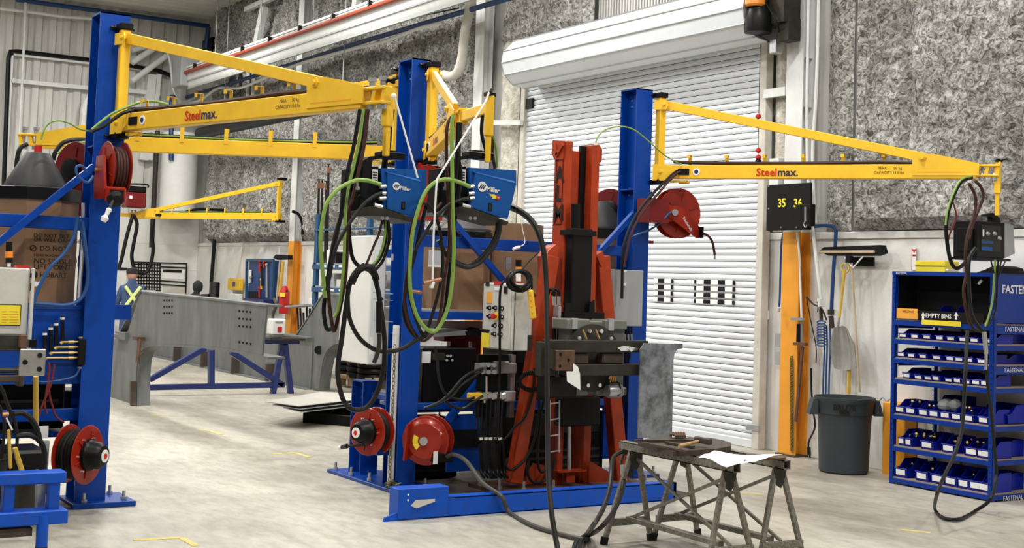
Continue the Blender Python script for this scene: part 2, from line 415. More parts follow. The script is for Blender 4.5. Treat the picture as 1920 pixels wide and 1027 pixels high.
for yy, nm in ((D0-.09, 0), (D1-.02, 1)):
    b = MB(); b.bb((10.36, yy, 0), (10.47, yy+.11, 4.75), b=.006); b.build('guide_rail', 'beige', dr)
# window vents: perforated pixels in the slats
for r_ in range(4):
    z = P(1330, 528+r_*12.2, x=10.54).z
    for xa, xb in ((1234, 1245), (1258.5, 1262.5), (1302, 1306), (1320, 1332), (1347, 1359), (1374, 1378.5)):
        p = P(xa, 530, x=10.54); q = P(xb, 530, x=10.54)
        MB().bb((10.396, q.y, z-.03), (10.401, p.y, z+.018)).build('vent_slot', 'black_matte', dr)
    for xa, xb in ((1226, 1234), (1246, 1258), (1306, 1320), (1333, 1346.5), (1360, 1374)):
        p = P(xa, 530, x=10.54); q = P(xb, 530, x=10.54)
        MB().bb((10.394, q.y, z-.034), (10.403, p.y, z+.022), b=.004).build('vent_slot_cover', 'white_plain', dr)
# hood: octagonal shroud of bent sheets
hp = [(a-DXX, z) for a, z in ((10.64, 5.32), (10.3, 5.34), (10.08, 5.26), (9.93, 5.1), (9.9, 4.93), (9.95, 4.76), (10.1, 4.63), (10.3, 4.6), (10.56, 4.66))]
b = MB()
for i in range(len(hp)-1):
    a, c = hp[i], hp[i+1]; n = V3((-(c[1]-a[1]), 0, c[0]-a[0])).normalized()*.02
    b.prism([(a[0], H0, a[1]), (c[0], H0, c[1]), (c[0]*.985+(10.25-DXX)*.015, H0, c[1]*.985+4.95*.015), (a[0]*.985+(10.25-DXX)*.015, H0, a[1]*.985+4.95*.015)], (0, H1-H0, 0))
b.build('hood', 'door_white', dr)
b = MB()
for i in range(1, len(hp)-1): b.cyl((hp[i][0], H0, hp[i][1]), (hp[i][0], H1, hp[i][1]), .012, n=6)
b.build('hood_seam', 'galvanised', dr)
b = MB(); b.prism([(x, H1, z) for x, z in hp], (0, .02, 0)); b.prism([(x, (H0-.02), z) for x, z in hp], (0, .02, 0)); b.build('end_plate', 'galvanised', dr)
DV = V3((DXX, 0, 0)); b = MB(); b.bar(P(1400, 800, x=10.5)-DV, P(1424, 803, x=10.5)-DV, .03, .06); b.build('door_lock', 'galvanised', dr)
b = MB(); b.bb((10.38, D1-.2, 4.35), (10.5, D1+.02, 4.5)); b.build('guide_bracket', 'black', dr)
dr.location.x += DXX
# ---- door opener motor
t = thing('door_opener', (10.15, 11.2, 4.4), 'black roller door opener motor with orange cap at the top right of the door', 'motor')
c = P(1422, 22, x=10.1)
b = MB(); b.lathe([(.05, -.26), (.15, -.24), (.17, -.1), (.15, .0), (.13, .04), (.13, .3)], c, n=16); b.build('motor_body', 'black', t)
b = MB(); b.lathe([(.1, .06), (.12, .08), (.12, .16), (.1, .2)], c+V3((-.07, -.02, -.02)), n=14); b.build('cap', 'amber', t)
b = MB(); b.bb(c+V3((.05, -.35, -.15)), c+V3((.3, .05, .35))); b.bb(c+V3((.1, -.38, -.35)), c+V3((.28, -.2, -.1))); b.build('bracket', 'dark_steel', t)
b = MB(); b.tube([c+V3((.0, .02, -.25)), P(1438, 75, x=10.2), P(1446, 83, x=10.3)], .008); b.tube([c+V3((-.0, -.1, .1)), P(1455, 38, x=10.1), P(1461, 60, x=10.2)], .01); b.build('cable', 'rubber', t)
b = MB(); b.box(P(1455, 88, x=10.3), (.12, .1, .16), b=.01); b.build('switch_box', 'galvanised', t)
# pull cord with red beads
t = thing('bead_cord', P(1421, 300, x=10.3), 'thin door pull cord with red beads hanging in front of the slats', 'cord')
b = MB(); b.cyl(P(1426, 50, x=10.3), P(1421, 302, x=10.3), .004, n=5); b.build('cord', 'rubber', t)
for py, m in ((218, 'red'), (282, 'red'), (295, 'red'), (302, 'black')):
    MB().lathe([(.01, -.03), (.035, -.01), (.035, .01), (.01, .03)], P(1422, py, x=10.3), n=10).build('bead', m, t)
# ---- far wall (wall_back), ribbed
b = MB(); b.bb((-9, FY+.1, 0), (WX+.3, FY+.3, 8.2)); b.build('wall_back', 'liner', **S)
wb = thing('wall_back_ribs', (4, FY, 0), kind='structure')
x = 3.5
base = None
while x < 10.3:
    b = MB(); b.prism([(x, FY+.1, 2.2), (x+.04, FY+.04, 2.2), (x+.17, FY+.04, 2.2), (x+.21, FY+.1, 2.2)], (0, 0, 5.6)); b.build('rib', 'liner', wb); x += .31
b = MB(); b.bb((3, FY, 0), (WX, FY+.1, 3.08)); b.build('wall_back_lower', 'wall_white', **S)
b = MB()
for z in (.6, 1.2, 1.8, 2.4, 3.0): b.bb((3, FY-.006, z), (WX, FY, z+.01))
b.build('trim_4', 'white_steel', **S)
# framed panel on the far wall with black edge pipe
b = MB()
for a, c in (((21, 100), (175, 118)), ((21, 151), (175, 166)), ((245, 126), (297, 133)), ((21, 100), (5, 400)), ((240, 170), (300, 176))): b.bar(P(*a, y=FY-.08), P(*c, y=FY-.08), .09, .09)
b.bar(P(284, 140, y=FY-.08), P(268, 300, y=FY-.08), .2, .2, up=YA); b.bar(P(297, 140, y=FY-.08), P(280, 300, y=FY-.08), .1, .2, up=YA)
b.build('trim_5', 'white_steel', **S)
b = MB(); b.tube([P(6, 380, y=FY-.15), P(16, 110, y=FY-.15), P(20, 96, y=FY-.15), P(32, 96, y=FY-.15), P(175, 113, y=FY-.15), P(250, 124, y=FY-.15), P(300, 133, y=FY-.15), P(347, 153, y=FY-.15)], .05, smooth=0)
b.build('cable_run', 'black', label='black cable following the frame edge across the far ribbed wall', category='cable')
b = MB()
for dy in (0, .12): b.cyl(P(247, 118-dy*200, y=FY-.3+dy), P(302, 82-dy*10, y=FY-.3+dy), .07)
b.cyl(P(247, 152, y=FY-.3), P(312, 105, y=FY-.3), .07)
b.build('duct_pipe', 'white_steel', label='pale slanting ducts on the far wall behind the left blue column', category='duct')
b = MB(); b.tube([P(0, 16, y=FY-.3), P(60, 23, y=FY-.3), P(120, 31, y=FY-.3), P(180, 35, y=FY-.3)], .035); b.build('cable_run', 'white_steel', label='thin white cable strung high across the far ribbed wall', category='cable'); b = MB(); b.tube([P(48, 5, y=FY-.4), P(45, 80, y=FY-.4), P(39, 200, y=FY-.4), P(36, 260, y=FY-.4)], .03); b.build('cable_run', 'white_steel', label='white cable hanging straight down at the far left of the ribbed wall', category='cable'); b = MB(); b.tube([P(302, 78, y=FY-.5), P(318, 110, y=FY-.5), P(326, 170, y=FY-.5), P(345, 190, y=FY-.5), P(375, 180, y=FY-.5)], .03)
b.build('cable_run', 'white_steel', label='white cable curving down right of the left blue column on the far wall', category='cable')
b = MB(); b.tube([P(155, 260, y=FY-.3), P(158, 215, y=FY-.3), P(163, 190, y=FY-.3), P(178, 176, y=FY-.3)], .1)
b.build('duct_pipe', 'white_steel', label='short white curved pipe rising behind the left blue column', category='pipe')
t = thing('round_duct', P(340, 460, y=30.5)*1, 'large white vertical round duct in the far corner', 'duct')
p0 = P(337, 300, y=30.4)
MB().cyl((p0.x, 30.4, P(337, 404, y=30.4).z), (p0.x, 30.4, 5.0), .42, n=28).build('duct_body', 'white', t)
MB().bb((p0.x-.1, 30.6, 3.3), (p0.x+.1, 31.05, 3.4)).build('wall_strap', 'dark_steel', t)
MB().cyl((p0.x-.56, 30.4, 2.3), (p0.x-.56, 30.4, 5.0), .06, n=8).build('side_pipe', 'dark_steel', t)
b = MB(); b.tube([P(401, 405, x=10.55), P(402, 450, x=10.55), P(396, 530, x=10.55)], .045, n=6); b.build('cable_run', 'black', label='black conduit running down the far corner of the white wall', category='conduit')
# ceiling: ribbed decking
cl = thing('ceiling', (4, 15, 7.9), kind='structure')
b = MB(); b.bb((-9, 8, 7.95), (WX+.3, 31.2, 8.1)); b.build('deck', 'ceiling_metal', cl)
y = 31.0; k = 0
while y > 20:
    b = MB(); b.prism([(-2, y, 7.95), (-2, y-.05, 7.87), (-2, y-.19, 7.87), (-2, y-.24, 7.95)], (WX+2, 0, 0)); b.build('deck_rib', 'ceiling_metal', cl); y -= .42
b = MB(); b.cyl(P(30, -1, y=30.6), P(392, 49, y=30.6), .055, n=8); b.cyl(P(391, 50, y=30.6), P(386, 90, y=30.6), .06, n=8); b.build('pipe_run', 'pipe_blue', label='dark blue pipe along the top of the far wall under the ceiling', category='pipe')
b = MB(); b.bb(P(380, 76, y=30.95), P(400, 135, y=30.3)); b.build('junction_box', 'black', label='black box hanging high in the far corner below the blue pipe', category='box')
# ================================================================ JIB ARMS
def jib_arm(root_xy, tip_xy, label, L=None, column_dir=(0, 1), letter_side=-1, knuckle=True, hang=.17, hang_dir=None, drop=.62, name='jib_arm', zb=2.9, lettering=True, dcol=.0, post=True):
    """arm: yellow mast post on black brackets, box beam, tie bar, end gusset, cable clips, swivel"""
    p = V3((root_xy[0], root_xy[1], zb)); q = V3((tip_xy[0], tip_xy[1], zb)); d = (q-p); L = d.length; d.normalize(); s = ZA.cross(d).normalized()
    t = thing(name, (p.x, p.y, zb-.12), label, 'jib arm', 'yellow jib arms')
    bl = .088
    MB().bb(p+V3((-.037, -.037, -.06)), p+V3((.037, .037, .72)), b=.006).build('mast_post', 'yellow', t)
    cd = V3((column_dir[0], column_dir[1], 0))
    for z in (-.12, .72):
        b = MB(); b.bar(p+ZA*(z+.025)-cd*.05, p+ZA*(z+.025)+cd*.14, .1, .05, b=.006)
        sd = ZA.cross(cd)
        for k in (-1, 1): bolt(b, p+ZA*(z+.025)+cd*.08+sd*k*.05, .014, .03, sd*k)
        b.build('hinge_bracket', 'black', t)
    for k in (-1, 1):
        b = MB(); o = p+s*(k*.052)
        b.prism([o+d*a+ZA*z-s*.004 for a, z in ((-.05, -.085), (.10, -.085), (.16, -.03), (.15, .02), (.09, .07), (-.05, .075))], s*.008)
        bolt(b, o+d*.03+ZA*.0, .016, .015, s*k); b.build('hinge_plate', 'yellow', t)
        b = MB(); b.prism([o+d*a+ZA*(z+.64)-s*.004 for a, z in ((-.05, -.04), (.07, -.04), (.09, 0), (.07, .05), (-.05, .05))], s*.008)
        bolt(b, o+d*.05+ZA*.65, .016, .015, s*k); b.build('tie_bracket', 'yellow', t)
    MB().bar(p+d*.06, p+d*L, .09, .13, b=.005).build('beam', 'yellow', t)
    g0 = .80*L; jt = p+d*(.845*L)+ZA*.125
    MB().bar(p+d*.05+ZA*.65, jt+d*.02, .04, .082, b=.004).build('tie_bar', 'yellow', t)
    for k in (-1, 1):
        b = MB(); o = p+s*(k*.05)-s*.003
        b.prism([o+d*a+ZA*z for a, z in ((.815*L, -.035), (L*1.01, -.035), (L*1.01, .07), (.88*L, .155), (.835*L, .16), (.815*L, .12))], s*.006)
        bolt(b, jt+s*k*.053, .022, .018, s*k); b.build('gusset', 'yellow', t)
    for i in range(6):
        a = .1+.125*i
        b = MB(); o = p+d*(a*L)+s*.048
        b.bar(o+ZA*.03, o+ZA*.165, .004, .034, up=d); b.bar(o+ZA*.163-s*.05, o+ZA*.163, .034, .004); b.bar(o+ZA*.135-s*.05, o+ZA*.165-s*.05, .004, .03, up=d)
        b.build('cable_clip', 'yellow', t)
    for nm, off, m, r in (('cable', .0, 'black', .019), ('cable', .02, 'hose_green', .008), ('cable', -.02, 'hose_brown', .01)):
        pts = [p+d*(.05*L)+ZA*.1+s*off, p+d*(.12*L)+ZA*.09+s*off, p+d*(.3*L)+ZA*(.082)+s*off, p+d*(.5*L)+ZA*(.08)+s*off, p+d*(.7*L)+ZA*(.09)+s*off, p+d*(.85*L)+ZA*.08+s*off*.5, p+d*(1.02*L)+ZA*.06+s*off*.5]
        b = MB(); b.tube(pts, r, n=6); b.build(nm, m, t)
    # latch and round sticker near hinge, text
    k = letter_side; o = p+s*(k*.0465); u = d*(-k)*(-1) if k > 0 else d
    u = d if (d.cross(ZA)).dot(s*k) > 0 else -d
    b = MB(); b.box(p+d*.21+s*(k*.05)-ZA*.0, (.01, .01, .01)); b.bar(p+d*.2+s*k*.05, p+d*.31+s*k*.05, .008, .06); b.build('latch_label', 'black', t)
    MB().cyl(p+d*.38+s*k*.044, p+d*.38+s*k*.05, .035, n=20).build('sticker', 'label_white', t)
    MB().cyl(p+d*.38+s*k*.05, p+d*.38+s*k*.052, .02, n=16).build('sticker_symbol', 'ink_navy', t)
    b = MB(); b.cyl(p+d*.2-ZA*.1, p+d*.3-ZA*.1, .012, n=8); b.bar(p+d*.12-ZA*.09, p+d*.28-ZA*.09, .05, .02); b.build('lock_pin', 'yellow', t)
    if lettering:
        z0 = V3((0, 0, -.008)); start = .33*L if u.dot(d) > 0 else .33*L+.34
        text('Steel', p+d*start+s*k*.047+z0, u, ZA, .1, 'ink_red', t, bold=.02)
        text('max.', p+d*start+u*.2+s*k*.047+z0, u, ZA, .1, 'ink_navy', t, bold=.02)
        st2 = .70*L if u.dot(d) > 0 else .70*L+.25
        text('MAX', p+d*st2+u*.04+s*k*.047+ZA*.03, u, ZA, .034, 'ink', t); text('50 kg', p+d*st2+u*.17+s*k*.047+ZA*.03, u, ZA, .034, 'ink', t)
        text('CAPACITY', p+d*st2+s*k*.047-ZA*.01, u, ZA, .034, 'ink', t); text('110 lbs', p+d*st2+u*.165+s*k*.047-ZA*.01, u, ZA, .034, 'ink', t)
        MB().bar(p+d*(.83*L)+s*k*.052-ZA*.005, p+d*(.97*L)+s*k*.052-ZA*.005, .004, .008).build('weld_line', 'orange', t)
    # end swivel: two ball-bearing housings, and the short second link with drop post
    e = p+d*(L+.0)
    for a in (.05, .15):
        b = MB(); b.cyl(e+d*a-ZA*.075, e+d*a-ZA*.045, .03, n=10); b.sphere(e+d*a-ZA*.03, .022, 8); b.cyl(e+d*a+ZA*.07, e+d*a+ZA*.1, .02, n=8); b.cyl(e+d*a+ZA*.1, e+d*a+ZA*.125, .028, n=6)
        b.cyl(e+d*(a+.01)+ZA*.08, e+d*(a+.01)+ZA*.115, .012, n=6)
        b.cyl(e+d*a-ZA*.05, e+d*a+ZA*.08, .01, n=6); b.build('swivel_bearing', 'galvanised', t)
    b = MB(); b.bar(e+d*.0+ZA*.055, e+d*.2+ZA*.055, .07, .02, b=.004); b.bar(e-ZA*.035, e+d*.19-ZA*.035, .07, .02, b=.004); b.bar(e+d*.08-ZA*.03, e+d*.1+ZA*.055, .05, .03); b.bar(e+d*.17-ZA*.03, e+d*.19+ZA*.06, .05, .03)
    b.build('swivel_link', 'yellow', t)
    hd = V3(hang_dir).normalized() if hang_dir is not None else d
    h0 = e+d*.15; h1 = h0+hd*hang
    if hang > 0:
        MB().bar(h0+ZA*.01, h1+ZA*.01, .05, .07, b=.005).build('second_link', 'yellow', t)
        if not post: return t, h1
        b = MB(); b.bar(h1+ZA*.09, h1-ZA*drop*.5, .055, .055, up=d, b=.005); b.bar(h1-ZA*drop*.45, h1-ZA*drop, .035, .035, up=d, b=.004); b.build('drop_post', 'yellow', t)
        b = MB(); b.box(h1+ZA*.1, (.07, .05, .03), b=.005); b.cyl(h1+ZA*.1, h1+ZA*.12+d*.08, .012, n=6); b.build('post_cap', 'black', t)
    return t, h1
armA, hA = jib_arm((2.83, 10.14), (3.575, 7.41), 'large yellow jib arm on the left blue column reaching to the centre', hang=.04, hang_dir=(1, .1, 0), column_dir=(0, 1), drop=.36)
pm = P(795, 270, y=10.0)
armM, hM = jib_arm((5.45, 10.0), (4.56, 7.95), 'foreshortened yellow jib arm on the centre column pointing towards the camera', hang=.53, hang_dir=(-.2, -1, 0), column_dir=(0, 1), drop=.34)
armR, hR = jib_arm((7.98, 10.03), (9.60, 7.64), 'yellow jib arm on the right blue column reaching over the blue shelving', hang=.03, hang_dir=(1, -.6, 0), column_dir=(0, 1), drop=.38)
armB, hB = jib_arm((5.39, 10.55), (2.72, 12.22), 'lower yellow jib arm running left behind the left blue column', hang=0, column_dir=(0, -1), lettering=False)
armF, hF = jib_arm((10.12, 24.75), (8.35, 28.3), 'small yellow jib arm on the far orange building column', hang=.7, hang_dir=(-1, .02, 0), post=False, column_dir=(1, 0), lettering=False, zb=2.93)
# ================================================================ BLUE JIG FRAMES
def hcol(t, x0, x1, y0, y1, z0, z1, m='blue'):
    b = MB(); b.bb((x0, y0, z0), (x1, y0+.014, z1)); b.bb((x0, y1-.014, z0), (x1, y1, z1)); xm = (x0+x1)/2
    b.bb((xm-.006, y0+.014, z0), (xm+.006, y1-.014, z1)); b.bb((x0, y0, z1-.012), (x1, y1, z1))
    for z in ((z0+.35*(z1-z0), 2.72) if z1 > 3 else (z0+.5*(z1-z0),)): b.bb((x0+.01, y0+.014, z), (x1-.01, y1-.014, z+.012))
    o = b.build('column', m, t)
    b = MB()
    for z in ((z1-.1, z1-.16, 2.74, 2.68) if z1 > 3 else (z1-.1, z1-.16)): b.cyl((xm-.008, y1-.07, z), (xm-.014, y1-.07, z), .011, n=8)
    b.build('bolt_holes', 'chrome', t, kind='stuff'); return o
def foot(t, x0, x1, y0, y1, z1=.03, bolts=()):
    MB().bb((x0, y0, .0), (x1, y1, z1), b=.004).build('base_plate', 'blue', t)
    for p in bolts:
        b = MB(); bolt(b, (p[0], p[1], z1), .016, .05); b.build('anchor_bolt', 'galvanised', t)
# ---- centre jig
J = thing('welding_jig_frame', (6.6, 10.2, 0), 'blue welding jig frame with two tall columns in the centre behind the red mast', 'frame')
hcol(J, 5.30, 5.48, 10.1, 10.36, .03, 3.70)
hcol(J, 7.74, 7.93, 10.1, 10.36, .03, 3.70)
hcol(J, 5.33, 5.50, 10.86, 11.1, .03, .86)
foot(J, 5.2, 5.62, 10.0, 11.28, bolts=[(5.25, 11.2), (5.24, 10.85), (5.25, 10.5), (5.26, 10.1), (5.56, 10.06)])
foot(J, 7.62, 8.05, 9.98, 10.5, bolts=[(7.66, 10.02), (8.0, 10.02)])
MB().bb((5.5, 8.98, .0), (7.6, 11.1, .022)).build('floor_plate', 'base_plate', J)
def rail(t, x0, x1, y, z, h=.1, w=.05, m='blue', nm='crossbeam'): return MB().bb((x0, y-w/2, z-h/2), (x1, y+w/2, z+h/2), b=.005).build(nm, m, t)
rail(J, 5.48, 7.74, 10.2, P(900, 457, y=10.2).z, .1); rail(J, 5.48, 7.74, 10.95, 2.02, .08)
za = P(880, 592, y=10.2).z; rail(J, 5.48, 7.74, 10.2, za, .07)
rail(J, 5.48, 7.74, 10.2, P(850, 760, y=10.2).z, .06); rail(J, 5.4, 5.5, 10.6, P(712, 745, y=10.6).z, .05, .5)
MB().bb((5.48, 10.18, za+.035), (6.9, 10.95, za+.05)).build('drum_shelf', 'galvanised', J)
MB().bb((5.48, 10.4, .62), (7.74, 10.95, .66)).build('power_source_shelf', 'blue', J)
# diagonal braces
for a, c in (((838, 402), (945, 528)), ((1222, 362), (1118, 478))):
    MB().bar(P(*a, y=10.14), P(*c, y=10.14), .045, .05, up=YA).build('brace', 'blue', J)
MB().bar(P(838, 790, y=10.12), P(905, 705, y=10.12), .05, .06, up=YA).build('brace', 'blue', J)
b = MB(); b.bb(P(838, 885, y=10.12), P(903, 775, y=10.15)); b.build('guard_panel', 'blue', J)
MB().bb(P(1130, 860, y=10.3), P(1172, 745, y=10.33)).build('guard_panel', 'blue', J)
b = MB(); b.bb(P(846, 806, y=10.11), P(896, 838, y=10.115)); b.build('panel_slot', 'black_matte', J)
MB().bb(P(793, 880, y=10.5), P(838, 800, y=10.51)).build('guard_panel', 'blue', J)
# front fork channel
b = MB(); b.bb((4.95, 8.86, 0), (7.33, 8.875, .15), b=.003); b.bb((4.95, 8.86, .14), (7.33, 8.98, .15)); b.bb((4.9, 8.86, .0), (7.33, 8.98, .01)); b.bb((7.3, 8.86, 0), (7.33, 9.02, .15))
b.prism([(4.56, 8.86, 0), (4.57, 8.86, .03), (4.7, 8.86, .07), (4.95, 8.86, .15), (4.95, 8.86, 0)], (0, .02, 0)); b.build('fork_channel', 'blue_scuffed', J)
b = MB(); b.bb((4.67, 8.85, .01), (5.1, 9.0, .235), b=.005); b.build('fork_block', 'blue_scuffed', J)
b = MB(); p = P(770, 948, y=8.845); q = P(815, 940, y=8.845); b.prism([p+ZA*.0, p+V3((.04, 0, .04)), q+ZA*.02, q, p+V3((.05, 0, -.02))], (0, -.004, 0)); b.build('worn_sticker', 'beige', J)
b = MB()
for z in (.19, .15): b.cyl((4.75, 8.85, z), (4.75, 8.846, z), .008, n=6)
b.build('slot_mark', 'label_white', J)
# ---- left jig
K = thing('welding_jig_frame', (1.6, 10.2, 0), 'blue welding jig frame cut off by the left edge of the picture', 'frame')
hcol(K, 2.665, 2.895, 10.24, 10.5, .03, 3.76)
foot(K, 2.63, 3.1, 10.13, 10.58, .04, bolts=[(2.72, 10.18), (3.03, 10.22), (3.0, 10.5)])
rail(K, 0.4, 2.70, 10.3, P(60, 415, y=10.3).z, .1); rail(K, .4, 2.7, 10.95, 2.0, .1)
MB().bar(P(176, 312, y=10.24), P(-30, 476, y=10.24), .05, .06, up=YA).build('brace', 'blue', K)
pz = P(120, 572, y=10.34).z
MB().bb((1.9, 10.33, P(110, 720, y=10.34).z), (2.7, 10.35, pz), b=.003).build('manifold_panel', 'blue', K)
MB().bb((.4, 10.32, pz-.03), (2.7, 11.0, pz)).build('drum_shelf', 'blue', K)
rail(K, 1.5, 2.7, 10.4, P(110, 777, y=10.4).z, .09, .08)
MB().bb((.4, 10.45, .5), (2.7, 11.0, .54)).build('power_source_shelf', 'blue', K)
hcol(K, .35, .55, 10.24, 10.5, .03, 3.76)
MB().bb((.4, 10.15, 0), (2.62, 11, .02)).build('floor_plate', 'base_plate', K)
MB().bar(P(207, 585, y=10.9), P(245, 585, y=10.9), .04, .12).build('outrigger', 'blue', K)
# white conduit and cords inside the left jig next to column
b = MB(); b.tube([P(156, 380, y=10.36), P(154, 470, y=10.36), P(148, 560, y=10.36)], .014, n=6); b.build('conduit', 'white_steel', K)
# front blue stand (positioner tailstock base)
F = thing('roller_stand', (1.1, 8.6, 0), 'scuffed blue steel stand on short legs in the bottom left corner', 'stand')
YF = 8.55
def FP(px, py, y=YF): return P(px, py, y=y)
b = MB(); z1 = FP(125, 905).z; x1 = FP(125, 895).x
b.bb((-.2, YF, z1), (x1, YF+.14, z1+.07), b=.006); b.build('top_rail', 'blue_scuffed', F)
z0 = FP(125, 980).z
MB().bb((-.2, YF-.02, z0), (FP(126, 975).x, YF+.14, z0+.085), b=.006).build('bottom_rail', 'blue_scuffed', F)
for a in (8, 93):
    MB().bb((FP(a, 930).x, YF+.02, z0+.07), (FP(a+21, 930).x, YF+.1, z1+.01), b=.004).build('upright', 'blue_scuffed', F)
b = MB(); p = FP(80, 980); b.cyl((p.x, YF, .06), (p.x, YF, z0+.06), .036, n=14); b.build('leg', 'blue_scuffed', F)
b = MB(); b.cyl((p.x, YF, 0), (p.x, YF, .07), .037, n=14); b.build('leg_foot', 'dark_steel', F)
b = MB(); b.cyl((-.1, YF, 0), (-.1, YF, z0+.06), .036, n=14); b.build('leg', 'blue_scuffed', F)
MB().bb((-.15, YF+.02, z0-.07), (FP(62, 995).x, YF+.1, z0-.02)).build('under_bar', 'rusty', F)
b = MB(); b.bar(FP(69, 880, 8.75), FP(69, 965, 8.75), .01, .02, up=XA); b.bb(FP(70, 902, 8.7), FP(92, 925, 8.68)); b.bb(FP(70, 925, 8.72), FP(82, 965, 8.70)); b.build('bracket_plate', 'galvanised', F)
# ================================================================ RED MAST POSITIONER
MY = 9.62
T = thing('positioner_mast', (6.85, 9.75, .02), 'tall orange-red lifting mast with ALM lettered on its side', 'mast')
def at_y(px, py, y=MY): return P(px, py, y=y)
xl0, xl1 = at_y(1059, 400).x, at_y(1071, 400).x
yb = P(1036, 400, x=xl0).y
xr0, xr1 = at_y(1108, 400).x, at_y(1122, 400).x
zt = at_y(1065, 264).z
MB().bb((xl0, MY, .05), (xl1, yb, zt), b=.008).build('left_channel', 'orange_red', T)
MB().bb((xr0, MY, .05), (xr1, yb, zt-.01), b=.008).build('right_channel', 'orange_red', T)
MB().bb((xl1, MY+.12, 1.2), (xr0, MY+.14, zt-.07), b=.002).build('back_plate', 'orange_red', T)
b = MB(); b.bb((xr0-.06, MY+.1, 1.2), (xr0, MY+.13, zt-.02)); b.build('dark_opening_strip', 'black', T)  # black strip standing in for the dark opening of the mast
# lifting ears
yc = (MY+yb)/2
b = MB(); b.prism([(xl0-.012, yb+.02, zt+.02), (xl0-.012, MY+.03, zt+.0), (xl0-.012, MY+.04, zt-.16), (xl0-.012, yb-.02, zt-.16), (xl0-.012, yb+.03, zt-.1)], (.012, 0, 0)); b.build('lifting_ear', 'orange_red', T)
b = MB(); b.bar((xl0-.02, yc-.06, zt-.03), (xl0-.02, yc+.04, zt-.13), .02, .03); b.bar((xl0-.02, yc+.08, zt-.02), (xl0-.02, yc+.02, zt-.12), .02, .03); b.build('ear_rib', 'orange_red', T)
b = MB(); b.prism([(xr1, MY+.02, zt), (xr1+.02, MY, zt-.05), (xr1+.02, MY, zt-.15), (xr1, MY+.02, zt-.18)], (0, .1, 0)); b.build('lifting_ear', 'orange_red', T)
# recessed letter panel
za, zb_ = P(1045, 295, x=xl0).z, P(1045, 420, x=xl0).z
b = MB()
ya, yd = MY+.05, yb-.04
for (p, q) in (((ya, za), (yd, za)), ((ya, zb_), (yd, zb_)), ((ya, za), (ya, zb_)), ((yd, za), (yd, zb_))):
    b.bar((xl0-.003, p[0], p[1]), (xl0-.003, q[0], q[1]), .006, .008, up=XA)
b.build('letter_frame', 'dark_red', T)
for ch, pyy in (('A', 329), ('L', 364), ('M', 401)):
    text(ch, (xl0-.004, yc, P(1045, pyy, x=xl0).z), -YA, ZA, .2, 'ink', T, align='CENTER', bold=.03)
# splayed legs
def pbar(n, a, c, w, h, y, m='orange_red', par=T): return MB().bar(P(*a, y=y), P(*c, y=y), w, h, up=YA, b=.006).build(n, m, par)
pbar('outrigger_leg', (1033, 480), (963, 905), .12, .11, 9.62)
pbar('outrigger_leg', (1126, 480), (1162, 898), .13, .11, 9.7)
b = MB(); b.prism([at_y(1024, 480, 9.6), at_y(1030, 468, 9.6), at_y(1043, 458, 9.6), at_y(1049, 462, 9.6), at_y(1046, 480, 9.6), at_y(1040, 540, 9.6), at_y(1030, 545, 9.6)], (0, .14, 0)); b.build('leg_gusset', 'orange_red', T)
b = MB(); b.prism([at_y(1118, 478, 9.62), at_y(1130, 470, 9.62), at_y(1133, 480, 9.62), at_y(1128, 500, 9.62)], (0, .14, 0)); b.build('leg_gusset', 'orange_red', T)
b = MB(); b.prism([at_y(1106, 864, 9.55), at_y(1143, 885, 9.55), at_y(1148, 903, 9.55), at_y(1104, 905, 9.55)], (0, .012, 0)); b.build('base_gusset', 'orange_red', T)
b = MB(); b.prism([at_y(990, 885, 9.66), at_y(1000, 868, 9.66), at_y(1020, 872, 9.66), at_y(1040, 905, 9.66), at_y(985, 908, 9.66)], (0, .012, 0)); b.build('base_gusset', 'orange_red', T)
b = MB(); b.prism([(5.95, 9.42, .022), (6.1, 9.3, .022), (7.5, 9.3, .022), (7.5, 10.0, .022), (5.95, 10.0, .022)], (0, 0, .03)); b.build('base_plate', 'base_brown', T)
for x, y in ((6.02, 9.6), (6.15, 9.42), (6.45, 9.42), (5.98, 9.85), (7.42, 9.4)):
    b = MB(); bolt(b, (x, y, .05), .014, .06); b.build('anchor_bolt', 'galvanised', T)
# cylinder and carriage
b = MB(); b.bb(at_y(1070, 592, 9.5), at_y(1098, 430, 9.62)+V3((0, 0, 0)), b=.01); b.build('cylinder_body', 'black', T)
b = MB(); b.cyl(at_y(1079, 440, 9.55), at_y(1079, 382, 9.55), .04, n=16); b.bb(at_y(1069, 440, 9.48), at_y(1099, 434, 9.64)); b.build('cylinder_head', 'black', T)
b = MB(); b.cyl(at_y(1067, 690, 9.58), at_y(1067, 880, 9.58), .018, n=12); b.build('lift_rod', 'galvanised', T)
b = MB(); b.bb(at_y(1050, 884, 9.5), at_y(1086, 880, 9.62)); b.bb(at_y(1062, 905, 9.54), at_y(1071, 884, 9.6)); b.build('rod_foot', 'orange_red', T)
b = MB(); b.bb(at_y(1058, 600, 9.45), at_y(1115, 585, 9.6)); b.prism([at_y(1058, 600, 9.46), at_y(1060, 568, 9.46), at_y(1072, 568, 9.46), at_y(1072, 600, 9.46)], (0, .02, 0)); b.prism([at_y(1103, 600, 9.46), at_y(1106, 570, 9.46), at_y(1115, 562, 9.46), at_y(1115, 600, 9.46)], (0, .02, 0)); b.build('carriage', 'black', T)
b = MB(); b.bb(at_y(1053, 800, 9.5), at_y(1112, 742, 9.62), b=.01); b.build('lower_carriage', 'black', T)
b = MB()
for i in range(4):
    z = at_y(1040, 755+i*30, 9.5).z; b.bar(at_y(1031, 757+i*30, 9.5), at_y(1050, 754+i*30, 9.5), .01, .01)
for px in (1031, 1049): b.bar(at_y(px, 750, 9.5), at_y(px-1, 848, 9.5), .008, .012)
b.build('cable_ladder', 'galvanised', T)
